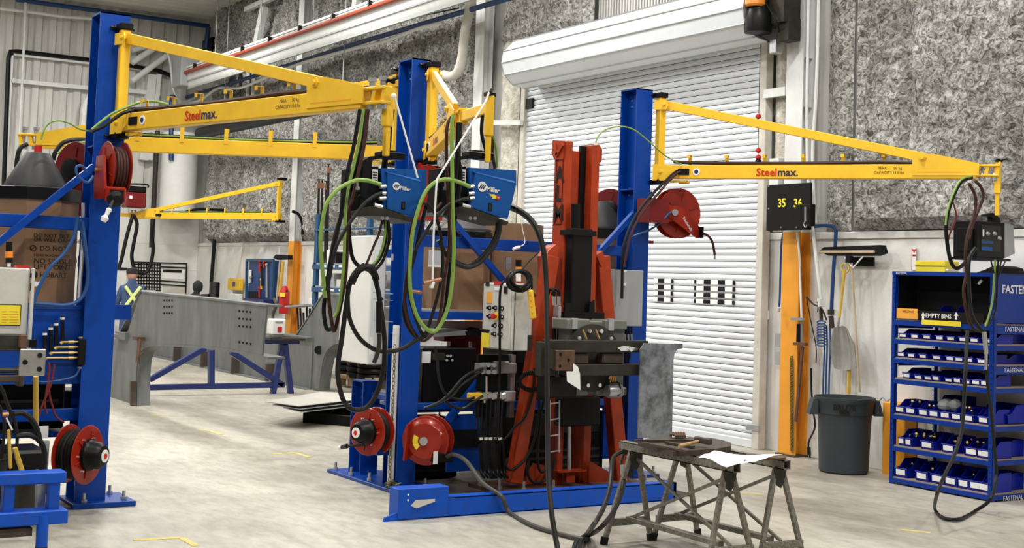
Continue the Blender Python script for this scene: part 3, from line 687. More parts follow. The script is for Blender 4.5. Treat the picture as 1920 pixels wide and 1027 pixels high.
# ---- rotating head
Hd = bpy.data.objects.new('rotating_head', None); col.objects.link(Hd); Hd.parent = T; Hd['label'] = 'greenish-grey gearbox head with round bolted faceplate'
hy = 9.2
def hp_(px, py, y=hy): return P(px, py, y=y)
MB().bb(hp_(1067, 738, 9.22), hp_(1143, 600, 9.45), b=.012).build('housing', 'green_grey', Hd)
for a in ((1064, 596, 1078, 618), (1136, 598, 1147, 618), (1066, 716, 1075, 742), (1120, 722, 1146, 742)):
    MB().bb(hp_(a[0], a[3], 9.17), hp_(a[2], a[1], 9.4), b=.01).build('end_block', 'green_grey', Hd)
for a in ((1073, 596, 1079, 617), (1141, 597, 1147, 620), (1067, 718, 1073, 741)):
    MB().bb(hp_(a[0], a[3], 9.16), hp_(a[2], a[1], 9.2), b=.003).build('machined_edge', 'galvanised', Hd)
dc = hp_(1112, 671, 9.15)
MB().lathe([(.25, 0), (.285, .01), (.285, .05), (.24, .06)], dc+V3((0, .05, 0)), -YA, n=40).build('faceplate', 'dark_steel', Hd)
MB().lathe([(.12, 0), (.15, .01), (.15, .03), (.1, .04)], dc-V3((0, .01, 0)), -YA, n=30).build('spindle', 'rusty', Hd)
for a in range(12):
    an = R(15+30*a); p = dc+V3((.235*math.cos(an), -.01, .235*math.sin(an)))
    b = MB(); b.cyl(p, p-YA*.02, .017, n=10); b.build('faceplate_bolt', 'chrome', Hd)
b = MB()
for s_ in (-1, 1): b.bar(hp_(1105+s_*12, 618, 9.08), hp_(1112+s_*12, 636, 9.03), .012, .012)
b.build('clamp_rod', 'brass', Hd)
b = MB(); b.lathe([(.05, 0), (.06, .02), (.06, .13), (.045, .15)], hp_(1138, 733, 9.1), (1, 0, 0), n=20); b.build('motor', 'galvanised', Hd)
b = MB(); b.tube([hp_(1147, 716, 9.05), hp_(1160, 718, 9.05), hp_(1163, 735, 9.05), hp_(1158, 742, 9.05)], .008, n=6); b.build('sensor_cable', 'rubber', Hd)
for k in range(3): MB().bar(hp_(1144+k*4, 716, 9.05), hp_(1147+k*4, 704, 9.02), .008, .012).build('yellow_tab', 'label_orange', Hd)
# ---- fixture frame clamped on the head
X_ = thing('fixture_frame', (6.75, 8.9, .9), 'dark brown steel fixture frame bolted across the round faceplate', 'fixture')
fy = 8.96
def fp(px, py, y=fy): return P(px, py, y=y)
def fbar(n, a, c, h, d=.1, m='dark_steel', y=fy):
    p, q = fp(*a, y), fp(*c, y); return MB().bb((p.x, y, p.z-h/2), (q.x, y+d, p.z+h/2), b=.006).build(n, m, X_)
fbar('cross_tube', (1028, 649), (1216, 651), .1); fbar('cross_tube', (1060, 694), (1206, 694), .095)
b = MB(); b.bb(fp(1027, 704), fp(1036, 640, fy+.1), b=.005); b.bb(fp(1012, 705, fy+.02), fp(1030, 640, fy+.1), b=.005); b.build('side_column', 'dark_steel', X_)
b = MB(); b.prism([fp(1031, 652, 8.9), fp(1044, 658, 8.9), fp(1044, 694, 8.9), fp(1031, 690, 8.9)], (0, .05, 0)); b.build('angled_flange', 'dark_steel', X_)
MB().bb(fp(1043, 695, 8.88), fp(1072, 656, 8.93), b=.004).build('mount_block', 'rust_orange', X_)
b = MB()
for px, py in ((1051, 664), (1066, 675), (1050, 686)): b.cyl(fp(px, py, 8.882), fp(px, py, 8.874), .013, n=8)
b.build('bolt_hole', 'black_matte', X_, kind='stuff')
b = MB(); b.bb(fp(1076, 683, 9.0), fp(1092, 660, 9.1), b=.01); b.build('spacer_block', 'rusty', X_); b = MB(); b.bb(fp(1130, 682, 9.0), fp(1157, 660, 9.1), b=.01); b.build('spacer_block', 'rusty', X_)
b = MB(); b.prism([fp(1158, 652, 8.95), fp(1170, 648, 8.95), fp(1196, 652, 8.95), fp(1196, 657, 8.95), fp(1165, 658, 8.95)], (0, .01, 0)); b.bar(fp(1178, 652, 8.94), fp(1184, 658, 8.94), .02, .02); b.build('weld_bead', 'chrome', X_)
b = MB(); b.prism([fp(1062, 696, 8.87), fp(1074, 696, 8.87), fp(1075, 681, 8.87), fp(1083, 687, 8.87), fp(1087, 700, 8.87), fp(1088, 731, 8.87), fp(1063, 715, 8.87)], (0, -.003, 0))
b.build('paper_sheet', 'paper', label='white paper sheet taped to the brown fixture frame', category='paper')
MB().bb(fp(1026, 704, 9.0), fp(1063, 742, 9.15), b=.01).build('gear_motor', 'black', Hd)
# big plate
b = MB(); pl = [(1201, 655), (1209, 643), (1280, 644.5), (1280, 653), (1270, 655), (1265, 662), (1263, 672), (1260, 821), (1196, 821)]
b.prism([P(*q, y=8.9) for q in pl], (0, .014, 0)); b.build('profiled_steel_plate', 'plate_steel', label='large mottled grey steel plate with notched corner standing above the trestles', category='steel plate')
# ================================================================ TRESTLES AND TABLE TOP
def horse(x, lab, y0=6.42, y1=7.62):
    t = thing('trestle', (x, (y0+y1)/2, 0), lab, 'trestle', 'worn steel trestles in the foreground')
    zt = .70
    b = MB()  # open square tube
    for dx in (-.028, .028): b.bb((x+dx-.003, y0, zt-.06), (x+dx+.003, y1, zt))
    b.bb((x-.031, y0, zt-.006), (x+.031, y1, zt)); b.bb((x-.031, y0, zt-.06), (x+.031, y1, zt-.054)); b.build('top_tube', 'trestle_steel', t)
    for k, yy in enumerate((y0+.08, y1-.14)):
        o = yy+(-.05 if k == 0 else .05)
        for s_ in (-1, 1):
            MB().bar((x+s_*.025, yy, zt-.05), (x+s_*.2, o, .03), .035, .028, up=YA, b=.003).build('leg', 'trestle_steel', t)
            MB().bar((x+s_*.197, o, .055), (x+s_*.209, o+.0, 0), .045, .04, up=YA, b=.004).build('rubber_foot', 'black', t)
        b = MB(); b.prism([(x-.06, yy-.02, zt-.05), (x+.06, yy-.02, zt-.05), (x+.045, yy-.02, zt-.13), (x+.01, yy-.02, zt-.19), (x-.03, yy-.02, zt-.17)], (0, .005, 0)); b.build('hinge_plate', 'dark_steel', t)
        MB().bar((x-.18, o, .15), (x+.18, o, .15), .03, .05, b=.003).build('end_rail', 'trestle_steel', t)
        e = y1-.14 if k == 0 else y0+.08
        MB().bar((x-.01+.02*k, yy, zt-.1), (x-.01+.02*k, e+(.03 if k == 0 else -.03), .17), .02, .016, up=XA).build('cross_brace', 'trestle_steel', t)
    MB().bar((x, y0+.13, .17), (x, y1-.09, .17), .05, .035, b=.003).build('ridge_rail', 'trestle_steel', t)
    return t
horse(5.80, 'worn steel trestle nearer the red mast, carrying the left side of the tray')
horse(6.235, 'worn steel trestle on the right, its open tube end nearest the shelving')
# tray plate with rounded end
zt = .702
a = [P(1197, 836, z=.73), P(1215, 824, z=.73), P(1262, 819, z=.73), P(1330, 822, z=.73)]
c = P(1335, 838, z=.73)
pts = [P(1196, 828, z=.73), P(1230, 821, z=.73), P(1330, 822, z=.73), P(1355, 827, z=.73), P(1371, 832, z=.73), P(1371, 838, z=.73), P(1345, 843, z=.73), P(1300, 846, z=.73), P(1262, 848, z=.73)]
b = MB(); b.prism([V3((p.x, p.y, .703)) for p in pts], (0, 0, .035)); b.build('steel_tray_plate', 'rusty', label='thick dark steel plate with rounded end lying across both trestles', category='steel plate')
for i, (p, q) in enumerate((((1205, 830), (1290, 846)), ((1190, 826), (1330, 826)), ((1248, 829), (1300, 838)))):
    b = MB(); b.bar(P(*p, z=.748)*1, P(*q, z=.748)*1, .03, .014); b.build('flat_bar', 'rusty', label=['flat steel bar along the near edge of the dark plate', 'flat steel bar along the far edge of the dark plate', 'short flat bar in the middle of the dark plate'][i], category='steel bar', group='loose bars on the plate')
t = thing('hammer', P(1300, 830, z=.76), 'hammer with worn wooden handle lying on the dark steel plate', 'hammer')
h0, h1 = P(1274, 836, z=.772), P(1318, 825, z=.778)
MB().cyl(h0, h1, .012, .009, n=10).build('handle', 'wood', t)
d_ = (h1-h0).normalized(); sd = ZA.cross(d_)
b = MB(); b.bar(P(1304, 823, z=.785), P(1333, 828, z=.785), .035, .04, b=.006); b.build('head', 'rusty', t)
b = MB()
for i in range(5): b.tube([P(1258+i*5, 815+random.random()*4, z=.76), P(1262+i*5, 811, z=.77), P(1268+i*4, 818, z=.76)], .009, n=6)
b.build('rusty_chain', 'base_brown', label='small heap of rusty chain behind the standing steel plate', category='chain', kind='stuff')
# paper sheet on trestles
rows = []
A_, B_, C_, D_ = P(1310, 858, z=.735), P(1345, 846, z=.735), P(1468, 856, z=.735), P(1363, 872, z=.735)
b = MB(); vs = []
for j in range(7):
    for i in range(9):
        u, v = i/8, j/6; p = (A_*(1-u)+D_*u)*(1-v)+(B_*(1-u)+C_*u)*v; p = p+ZA*(.012*math.sin(u*5+v*3)+.006*math.sin(v*9)); vs.append(p)
b.add(vs+[v-ZA*.002 for v in vs], [(j*9+i, j*9+i+1, (j+1)*9+i+1, (j+1)*9+i) for j in range(6) for i in range(8)]); b.build('drawing_sheet', 'paper', label='white drawing sheet lying on the near end of the trestles', category='paper')
MB().prism([P(1395, 866, z=.715), P(1474, 860, z=.715), P(1474, 856, z=.715), P(1400, 852, z=.715)], ZA*.008).build('backing_board', 'rust_orange', label='thin brown board under the white drawing sheet', category='board')
# clamp with two hoses at rear end of the trestle
t = thing('ground_clamp', P(1170, 845, y=7.6), 'ground clamp gripping the rear end of the left trestle', 'clamp')
b = MB(); b.bar(P(1168, 845, y=7.6), P(1195, 850, y=7.6), .04, .05); b.bar(P(1172, 838, y=7.6), P(1163, 868, y=7.6), .02, .02); b.build('jaw', 'rust_orange', t)
b = MB(); b.cyl(P(1168, 872, y=7.6), P(1170, 900, y=7.6), .022, n=10); b.build('grip', 'galvanised', t)
b = MB(); b.bb(P(1172, 892, y=7.9), P(1188, 860, y=7.8)); b.build('bracket', 'black', t)
# ================================================================ HOSE REELS
def disc(b, c, ax, r, inner=.0, th=.008, n=40):
    b.lathe([(max(inner, .004), -th/2), (r, -th/2), (r+.006, 0), (r, th/2), (max(inner, .004), th/2)], c, ax, n=n, caps=False)
    if inner <= 0: pass
def reel(label, c, ax, r, w=.13, m='reel_red', cap=None, hose='rubber', plate=None, ribs=True, stand=None, inner=.6):
    c = V3(c); ax = V3(ax).normalized()
    t = thing('hose_reel', c-ZA*r, label, 'hose reel', 'red hose and cable reels on the blue columns')
    u, v, _ = basis(ax)
    for k in (-1, 1):
        b = MB(); disc(b, c+ax*(k*w/2), ax, r, r*.0)
        if ribs:
            for i in range(6):
                a = R(60*i+20); d = u*math.cos(a)+v*math.sin(a); o = c+ax*(k*(w/2+.006)); b.bar(o+d*r*.5, o+d*r*.82, .008, .012, up=ax)
        b.build('spool_disc', m, t)
    b = MB(); b.cyl(c-ax*w/2, c+ax*w/2, r*.45, n=24); b.build('drum', 'dark_steel', t)
    b = MB()
    for j in range(5):
        o = c+ax*((j-2)*w*.18); ring = [o+(u*math.cos(R(20*i))+v*math.sin(R(20*i)))*(r*(.78+.03*(j % 2))) for i in range(18)]
        b.tube(ring, w*.095, n=8, smooth=0, closed=True)
    b.build('wound_hose', hose, t, kind='stuff')
    if cap:
        MB().lathe([(r*.55, 0), (r*.55, .03), (r*.48, .05), (r*.46, .1), (r*.36, .13), (.01, .14)], c+ax*(w/2+.004), ax, n=30).build('hub_cap', 'black', t)
        o = c+ax*(w/2+.14)
        MB().lathe([(.002, 0), (r*.22, 0), (r*.22, .006), (.002, .006)], o, ax, n=24).build('hub_label', 'label_white', t)
        MB().lathe([(.002, 0), (r*.1, 0), (r*.1, .004), (.002, .004)], o+ax*.006, ax, n=16).build('label_mark', 'ink_red', t)
        b = MB()
        for i in range(6):
            a = R(60*i); d = u*math.cos(a)+v*math.sin(a); o = c+ax*(w/2+.01)+d*r*.62; b.cyl(o-ax*.008, o+ax*.006, .008, n=6)
        b.build('hub_bolt', 'chrome', t)
    return t, u, v
# right column reel facing viewer
c = P(1271, 400, y=9.98); t, u, v = reel('big round red hose reel on the right side of the right blue column', c+V3((0, .02, 0)), (-.12, -1, 0), .235, .1)
b = MB(); y = 9.88
b.prism([P(*q, y=y) for q in ((1219, 377), (1229, 376), (1260, 385), (1290, 388), (1286, 412), (1262, 415), (1225, 416), (1219, 412))], (0, .01, 0)); b.build('mount_plate', 'reel_red', t)
b = MB(); b.prism([P(*q, y=y-.012) for q in ((1252, 398), (1268, 387), (1282, 390), (1314, 428), (1313, 441), (1306, 446), (1256, 408))], (0, .012, 0)); b.build('guide_arm', 'reel_red', t)
b = MB(); b.bb(P(1218, 416, y=9.85), P(1230, 375, y=10.05)); b.build('column_bracket', 'dark_red', t)
b = MB(); b.cyl(P(1266, 398, y=9.87), P(1266, 398, y=9.8), .03, n=16); b.build('hub', 'galvanised', t)
b = MB(); b.bb(P(1224, 402, y=9.875), P(1232, 391, y=9.87)); b.bb(P(1237, 402, y=9.875), P(1245, 391, y=9.87)); b.build('sticker', 'label_white', t)
text('Reelcraft', P(1281, 407, y=9.865), (.62, 0, -.72), (.72, 0, .62), .045, 'label_white', t)
b = MB(); b.bb(P(1306, 446, y=9.9), P(1320, 425, y=9.8), b=.015); b.build('hose_guide', 'black', t)
b = MB(); b.tube([P(1314, 437, y=9.86), P(1326, 441, y=9.86), P(1335, 452, y=9.86), P(1339, 470, y=9.86), P(1340, 478, y=9.86)], .012); b.build('hose_end', 'hose_brown', t)
b = MB(); b.cyl(P(1340, 478, y=9.86), P(1340, 486, y=9.86), .009, n=8); b.build('hose_fitting', 'galvanised', t)
b = MB(); b.tube([P(1266, 397, y=9.82), P(1255, 400, y=9.84), P(1235, 420, y=9.88), P(1215, 432, y=9.95), P(1185, 445, y=10.02), P(1170, 465, y=10.2)], .01); b.build('feed_hose', 'hose_blue', t)
# behind right column
c = P(1146, 393, y=10.75); t, u, v = reel('red reel seen between the mast and the right blue column', c, (-.75, -.66, 0), .2, .12, m='dark_red')
b = MB(); b.lathe([(.07, 0), (.085, .01), (.085, .04), (.06, .05)], c+V3((-.75, -.66, 0)).normalized()*.065, (-.75, -.66, 0)); b.build('hub', 'black', t)
b = MB(); b.bar(c+V3((.02, .1, -.3)), c+V3((.6, .1, -.3)), .08, .03); b.bar(c+V3((.05, .05, -.3)), c+V3((.05, .05, 0)), .06, .02, up=YA); b.build('stand', 'dark_red', t)
# upper left column reel, edge on
c = P(212, 318, y=10.05); t, u, v = reel('red hose reel seen edge-on high on the left blue column', c+V3((.01, 0, .0)), (1, .06, 0), .205, .13, m='reel_red', hose='hose_brown')
b = MB(); x0 = P(190, 320, y=10.0).x
b.prism([V3((x0, 9.98, P(192, 290, y=9.98).z)), V3((x0, 10.16, P(192, 290, y=9.98).z)), V3((x0, 10.2, P(192, 345, y=9.98).z)), V3((x0, 10.16, P(192, 372, y=9.98).z)), V3((x0, 9.9, P(192, 372, y=9.98).z)), V3((x0, 9.9, P(192, 350, y=9.98).z))], (.02, 0, 0)); b.build('side_plate', 'reel_red', t)
b = MB(); b.bb(P(198, 378, y=9.86), P(235, 352, y=9.9), b=.01); b.build('mouth_frame', 'reel_red', t)
b = MB(); b.bb(P(206, 372, y=9.85), P(231, 357, y=9.87)); b.lathe([(.02, 0), (.06, .02), (.06, .05), (.03, .07)], P(214, 371, y=9.88), (0, -1, -.2), n=14); b.build('hose_guide', 'black', t)
b = MB(); b.cyl(P(212, 375, y=9.82), P(205, 392, y=9.82), .01, n=8); b.build('hose_end', 'hose_grey', t)
MB().lathe([(.01, 0), (.022, .01), (.014, .06), (.03, .08), (.02, .11)], P(206, 390, y=9.82), P(196, 410, y=9.82)-P(206, 390, y=9.82), n=12).build('hose_fitting', 'label_white', t)
b = MB(); b.bb(P(202, 320, y=10.03), P(214, 281, y=10.05)); b.build('spring_housing', 'reel_red', t)
b = MB(); b.cyl(P(178, 318, y=10.1), P(191, 318, y=10.1), .015, n=8); b.build('inlet_fitting', 'brass', t)
# behind left column
c = P(150, 322, y=10.95); t, u, v = reel('dark red reel behind the left blue column beside the black hood', c, (-.9, -.43, 0), .235, .12, m='dark_red')
b = MB(); b.lathe([(.09, 0), (.1, .01), (.1, .05), (.06, .06)], c+V3((-.9, -.43, 0))*.065, (-.9, -.43, 0)); b.build('hub', 'black', t)
b = MB(); b.bb(c+V3((-.12, -.05, -.36)), c+V3((.08, .1, -.2))); b.build('stand', 'dark_red', t)
# lower left reel with black hub
c = P(146, 851, y=9.95); t, u, v = reel('red reel with black domed hub low on the left blue column', c, (.68, -.73, 0), .208, .16, cap=True)
b = MB(); b.bb(c+V3((-.2, .1, -.2)), c+V3((.1, .28, -.16))); b.build('stand', 'dark_red', t)
# centre lower-left reel with black hub
c = P(698, 808, x=5.12); t, u, v = reel('red reel with black domed hub facing left beside the centre column base', c, (-.93, -.36, 0), .195, .12, cap=True)
b = MB(); b.tube([c+V3((-.12, -.1, -.1)), P(650, 836, x=4.9), P(642, 838, x=4.9)], .012, n=6); b.build('cord', 'rubber', t)
b = MB(); b.cyl(P(651, 836, x=4.9), P(642, 838, x=4.9), .02, n=8); b.build('plug', 'black', t)
b = MB(); b.cyl(P(642, 838, x=4.9), P(637, 839, x=4.9), .018, n=8); b.build('plug_face', 'label_white', t)
b = MB(); b.bb(c+V3((.03, -.05, -.2)), c+V3((.2, .3, .0))); b.build('stand', 'blue', t)
# centre front reel
c = P(803, 824, y=9.9); t, u, v = reel('red hose reel facing the camera at the foot of the centre column', c, (-.72, -.7, 0), .20, .15, ribs=False)
ax = V3((-.72, -.7, 0)).normalized()
MB().lathe([(.19, -.02), (.185, .0), (.15, .02), (.145, .028), (.02, .03)], c+ax*.085, ax, n=36, caps=True).build('front_shell', 'reel_red', t)
MB().lathe([(.003, 0), (.035, 0), (.035, .02), (.003, .02)], c+ax*.115+V3((0, 0, 0)), ax, n=18).build('hub', 'galvanised', t)
b = MB(); b.bar(c+ax*.1+V3((-.12, .06, .14)), c+ax*.1+V3((-.13, .08, -.16)), .015, .12, up=ax); b.build('mount_plate', 'reel_red', t)
b = MB(); b.prism([c+ax*.118+(u*math.cos(R(a))+v*math.sin(R(a)))*r_ for r_, a in [(.1, q) for q in range(150, 231, 16)]+[(.055, q) for q in range(230, 149, -16)]], ax*.003); b.build('warning_label', 'label_yellow', t)
text('Reelcraft', c+ax*.118+v*-.0+u*.0+V3((.06, -.05, -.04)), (.35, -.3, .88), (-.6, .5, .5), .038, 'label_white', t)
b = MB(); b.bb(P(815, 868, y=9.72), P(842, 846, y=9.8), b=.01); b.build('hose_guide', 'black', t)
b = MB(); b.bb(P(813, 870, y=9.71), P(820, 846, y=9.72)); b.build('sticker', 'label_white', t)
b = MB(); b.tube([P(838, 856, y=9.72), P(852, 852, y=9.6), P(875, 865, y=9.3), P(905, 905, y=9.0), P(940, 930, y=8.8), P(955, 960, z=.02), P(1000, 985, z=.02), P(1060, 1003, z=.02), P(1100, 1012, z=.02)], .017); b.build('hose_tail', 'hose_grey', t)
# small reel on top of centre column
c = P(806, 352, y=9.98); t, u, v = reel('red hose reel seen edge-on between the two blue welding feeders', c, (1, .35, 0), .19, .1)
b = MB(); b.bar(c+V3((-.06, 0, .1)), c+V3((-.06, .1, .2)), .03, .05); b.bb(c+V3((-.08, -.1, -.28)), c+V3((.08, .08, -.17))); b.build('mouth_frame', 'reel_red', t)
# ================================================================ WIRE FEEDERS
def feeder(dx, side, body, back, logo, port, lab, y0, flame=False):
    Y = lambda px, py, yy=y0: P(px, py, y=yy)
    t = thing('wire_feeder', Y(*body[4]), lab, 'welding unit', 'blue welding wire feeders hanging from the yellow arms')
    b = MB(); b.prism([Y(*q, y0+.02) for q in body], (0, .22, 0)); b.build('housing', 'miller_blue', t)
    b = MB(); b.prism([Y(*q) for q in side], (0, .016, 0)); b.build('side_door', 'miller_blue', t)
    b = MB(); a, c = side[0], side[1]; b.prism([Y(a[0]-9, a[1]-5, y0+.03), Y(a[0], a[1], y0-.002), Y(c[0], c[1], y0-.002), Y(c[0]-4, c[1]-6, y0+.03)], ZA*.006); b.build('top_flange', 'miller_blue', t)
    b = MB(); b.prism([Y(*q, y0+.03) for q in back], (0, .2, 0)); b.build('front_panel', 'black', t)
    # spool cover bracket and hanger (black)
    x0 = body[0][0]
    b = MB(); b.prism([Y(x0-56, 316, y0+.05), Y(x0-29, 312, y0+.05), Y(x0-6, 312, y0+.05), Y(x0-3, 400, y0+.05), Y(x0-60, 398, y0+.05)], (0, .14, 0)); b.build('drive_housing', 'black', t)
    b = MB(); b.prism([Y(x0-32, 300, y0+.04), Y(x0-20, 293, y0+.04), Y(x0+8, 290, y0+.04), Y(x0+8, 294, y0+.04), Y(x0-16, 300, y0+.04), Y(x0-19, 318, y0+.04), Y(x0-34, 400, y0+.04), Y(x0-42, 400, y0+.04)], (0, .1, 0)); b.build('hanger_arm', 'black_matte', t)
    b = MB(); b.bb(Y(x0+0, 296, y0+.02), Y(x0+32, 289, y0+.12), b=.004); b.bb(Y(x0+8, 289, y0+.04), Y(x0+22, 284, y0+.1)); b.build('hanger_plate', 'black', t)
    b = MB(); b.prism([Y(*q, y0-.04) for q in ((x0-46, 395), (x0-8, 385), (body[4][0]+4, body[4][1]+8), (body[4][0], body[4][1]+14), (x0+8, 405), (x0-50, 404))], (0, .3, 0)); b.build('base_tray', 'dark_steel', t)
    b = MB()
    for q in ((x0+2, 409), (x0+11, 409)): b.cyl(Y(*q, y0-.05), Y(*q, y0-.07), .012, n=8)
    b.build('tray_bolt', 'chrome', t)
    b = MB(); b.bb(Y(x0-18, 342, y0+.045), Y(x0-6, 318, y0+.04)); b.build('spec_label', 'label_white', t)
    b = MB()
    for k in range(4): b.bb(Y(x0-16, 324+k*5, y0+.039), Y(x0-8, 322+k*5, y0+.037))
    b.build('label_lines', 'ink', t)
    # round emblem with three slanted bars, word
    cx, cy, r = logo; c = Y(cx, cy, y0-.002); rr = r/ (FPX/ ((c-V3((0, 0, CAMH))).dot(FW)))
    u = (Y(cx+20, cy+4, y0-.002)-c); u.y = 0; u.normalize(); v = (-YA).cross(u)
    MB().cyl(c, c-YA*.004, rr, n=28).build('emblem_disc', 'label_white', t)
    b = MB()
    for k in (-1, 0, 1):
        o = c-YA*.0045+u*(k*rr*.42); b.prism([o-u*rr*.36-v*rr*.42, o-u*rr*.1-v*rr*.42, o+u*rr*.36+v*rr*.42, o+u*rr*.1+v*rr*.42], -YA*.002)
    b.build('emblem_bar', 'ink_navy', t)
    text('Miller', c+u*rr*1.02-v*rr*.2, u, v, rr*1.3, 'label_white', t, bold=.03)
    if flame:
        o = c+u*rr*3.6-v*rr*1.55
        b = MB(); b.prism([o+u*a*rr+v*c_*rr for a, c_ in ((-2.2, .45), (-1.2, .3), (-1.6, .05), (-.9, 0), (-1.1, -.35), (0, -.3), (.1, .35), (-.6, .35), (-.5, .6), (-1.1, .45))], -YA*.003); b.build('flame_print', 'label_yellow', t)
        MB().cyl(o+u*.25*rr, o+u*.25*rr-YA*.006, rr*.45, n=20).build('flame_badge', 'ink_red', t)
        text('300', o+u*.25*rr-YA*.006, u, v, rr*.4, 'label_white', t, align='CENTER')
    px, py = port
    MB().bb(Y(px-3.5, py+7, y0-.004), Y(px+3.5, py-7, y0)).build('port_frame', 'ink', t)
    MB().bb(Y(px-2, py+5, y0-.007), Y(px+2, py-3, y0-.004)).build('port', 'dark_steel', t)
    b = MB()
    for k, (qx, qy, m) in enumerate(((x0-3, 350, 'brass'), (x0-2, 363, 'aluminium'), (x0-4, 372, 'aluminium'))): b.cyl(Y(x0+8, qy-1), Y(qx, qy), .013, n=8)
    b.build('gas_fitting', 'aluminium', t)
    b = MB(); b.cyl(Y(x0-45, 333, y0-.02), Y(x0-45, 352, y0-.02), .006, n=6); b.cyl(Y(x0-45, 350, y0-.02), Y(x0-45, 356, y0-.02), .014, n=8); b.sphere(Y(x0-45, 338, y0-.02), .014, 8); b.build('tension_knob', 'aluminium', t)
    b = MB(); b.bar(Y(x0-42, 366, y0-.03), Y(x0-12, 386, y0-.03), .01, .01); b.build('lever', 'black', t)
    b = MB(); b.cyl(Y(x0-14, 384, y0-.03), Y(x0+1, 388, y0-.03), .014, n=8); b.build('lever_grip', 'aluminium', t)
    return t
feeder(0, [(727, 325), (789, 342), (790, 347), (776, 406), (770, 405), (726, 391)],
       [(715, 315), (800, 318), (800, 345), (788, 380), (776, 404), (718, 390)], [(714, 316), (718, 316), (722, 390), (714, 388)], (743, 349, 7.5), (756, 385), 'blue welding wire feeder hanging left of the centre column', 7.28)
feeder(1, [(891, 325), (967, 345), (967, 349), (952, 410), (944, 409), (882, 388), (882, 384)],
       [(880, 314), (967, 319), (968, 345), (960, 380), (950, 408), (884, 388)], [(960, 319), (968, 320), (968, 341), (961, 339)], (904, 350, 9.5), (919, 388), 'blue welding wire feeder with flame print hanging right of the centre column', 7.3, flame=True)
b = MB(); b.tube([P(738, 176, y=7.2), P(741, 184, y=7.2), P(783, 333, y=7.2)], .006, n=6, smooth=0); b.sphere(P(738, 180, y=7.2), .018, 8); b.build('pull_rod', 'white_plain', label='thin white rod running from the arm tip to the left feeder', category='rod')
t = thing('hanging_rope', P(815, 530, y=7.1), 'white cord with wooden handle hanging from the centre arm tip', 'cord')
b = MB(); b.tube([P(917, 173, y=7.15), P(912, 188, y=7.15), P(820, 335, y=7.1), P(818, 350, y=7.1), P(813, 440, y=7.1), P(811, 524, y=7.1)], .006, n=6, smooth=0); b.build('cord', 'white_plain', t)
MB().cyl(P(794, 531, y=7.1), P(827, 523, y=7.1), .012, n=12).build('handle', 'copper', t)
b = MB(); b.bar(P(812, 528, y=7.1), P(808, 540, y=7.1), .03, .02, b=.004); b.build('knot', 'white_plain', t)
MB().cyl(P(771, 546, y=10.08), P(789, 548, y=9.98), .017, n=12).build('wooden_peg', 'copper', label='short wooden peg sticking out in front of the centre column', category='peg')
# ---- grey-black feeder on the right
y0 = 7.5
Y = lambda px, py, yy=y0: P(px, py, y=yy)
t = thing('wire_feeder', Y(1862, 485), 'dark wire feeder with control panel hanging above the shelving', 'welding unit')
p0, p1 = Y(1831, 482), Y(1884, 418)
MB().bb((p0.x, y0, p0.z), (p1.x, y0+.25, p1.z), b=.006).build('housing', 'black', t)
b = MB(); b.prism([Y(1884, 418), Y(1884, 484), Y(1903, 475, y0+.1), Y(1900, 422, y0+.1)], (0, .2, 0)); b.build('side_door', 'cabinet_grey', t)
b = MB(); b.bb((p0.x-.02, y0-.02, p0.z-.02), (p1.x+.06, y0+.28, p0.z)); b.build('base_tray', 'black', t)
b = MB(); b.bb(Y(1840, 470, y0-.005), Y(1876, 424, y0)); b.build('control_panel', 'dark_steel', t)
for q in ((1851, 438), (1864, 438), (1873, 447)):
    MB().lathe([(.001, 0), (.018, 0), (.014, .02), (.001, .02)], Y(q[0], q[1], y0-.005), -YA, n=12).build('dial', 'cabinet_grey', t)
b = MB(); b.bb(Y(1841, 456, y0-.008), Y(1862, 452, y0-.005)); b.build('display', 'hose_blue', t)
b = MB(); b.bb(Y(1841, 469, y0-.008), Y(1860, 463, y0-.005)); b.build('emblem_plate', 'miller_blue', t)
b = MB(); b.bb(Y(1843, 443, y0-.008), Y(1845, 430, y0-.005)); b.build('switch', 'label_white', t)
b = MB(); b.prism([Y(1850, 402, y0+.08), Y(1862, 399, y0+.08), Y(1874, 408, y0+.08), Y(1876, 418, y0+.08), Y(1862, 418, y0+.08), Y(1862, 408, y0+.08), Y(1850, 405, y0+.08)], (0, .06, 0)); b.build('hanger', 'black', t)
b = MB(); b.bb(Y(1822, 470, y0+.03), Y(1832, 430, y0+.2), b=.01); b.build('drive_housing', 'black', t)
# ================================================================ HOSES
def hose(pts, y, r, m, lab, cat='hose', group=None, name='hose', n=8):
    b = MB(); b.tube([P(*q, y=y) if len(q) == 2 else P(q[0], q[1], y=q[2]) for q in pts], r, n=n, smooth=5)
    tags = dict(label=lab, category=cat)
    if group: tags['group'] = group
    return b.build(name, m, **tags)
G1 = 'hoses hanging below the left welding feeder'
hose([(714, 346), (700, 341), (686, 338), (669, 338), (650, 345), (635, 354), (620, 370), (610, 388), (603, 425), (601, 456), (604, 500), (608, 540), (610, 558)], 7.15, .0125, 'hose_green', 'bright green hose arching left from the left welding feeder', group=G1)
hose([(682, 205), (672, 270), (661, 320), (650, 370), (647, 430), (644, 502), (636, 572), (626, 595)], 7.27, .010, 'hose_green', 'green hose dropping steeply from the left arm tip to the V-shaped bundle', group=G1)
hose([(675, 205), (664, 270), (650, 330), (640, 400), (631, 440), (620, 488), (612, 540), (607, 581), (612, 615), (620, 617)], 7.25, .013, 'black', 'thick black hose dropping from the left arm tip, outermost on the left', group=G1)
hose([(690, 205), (683, 270), (668, 340), (655, 390), (638, 410), (622, 470), (616, 546), (622, 604), (627, 620), (635, 590), (648, 517), (652, 430), (655, 390)], 7.31, .012, 'hose_brown', 'brown hose doubled back in a V under the left feeder', group=G1)
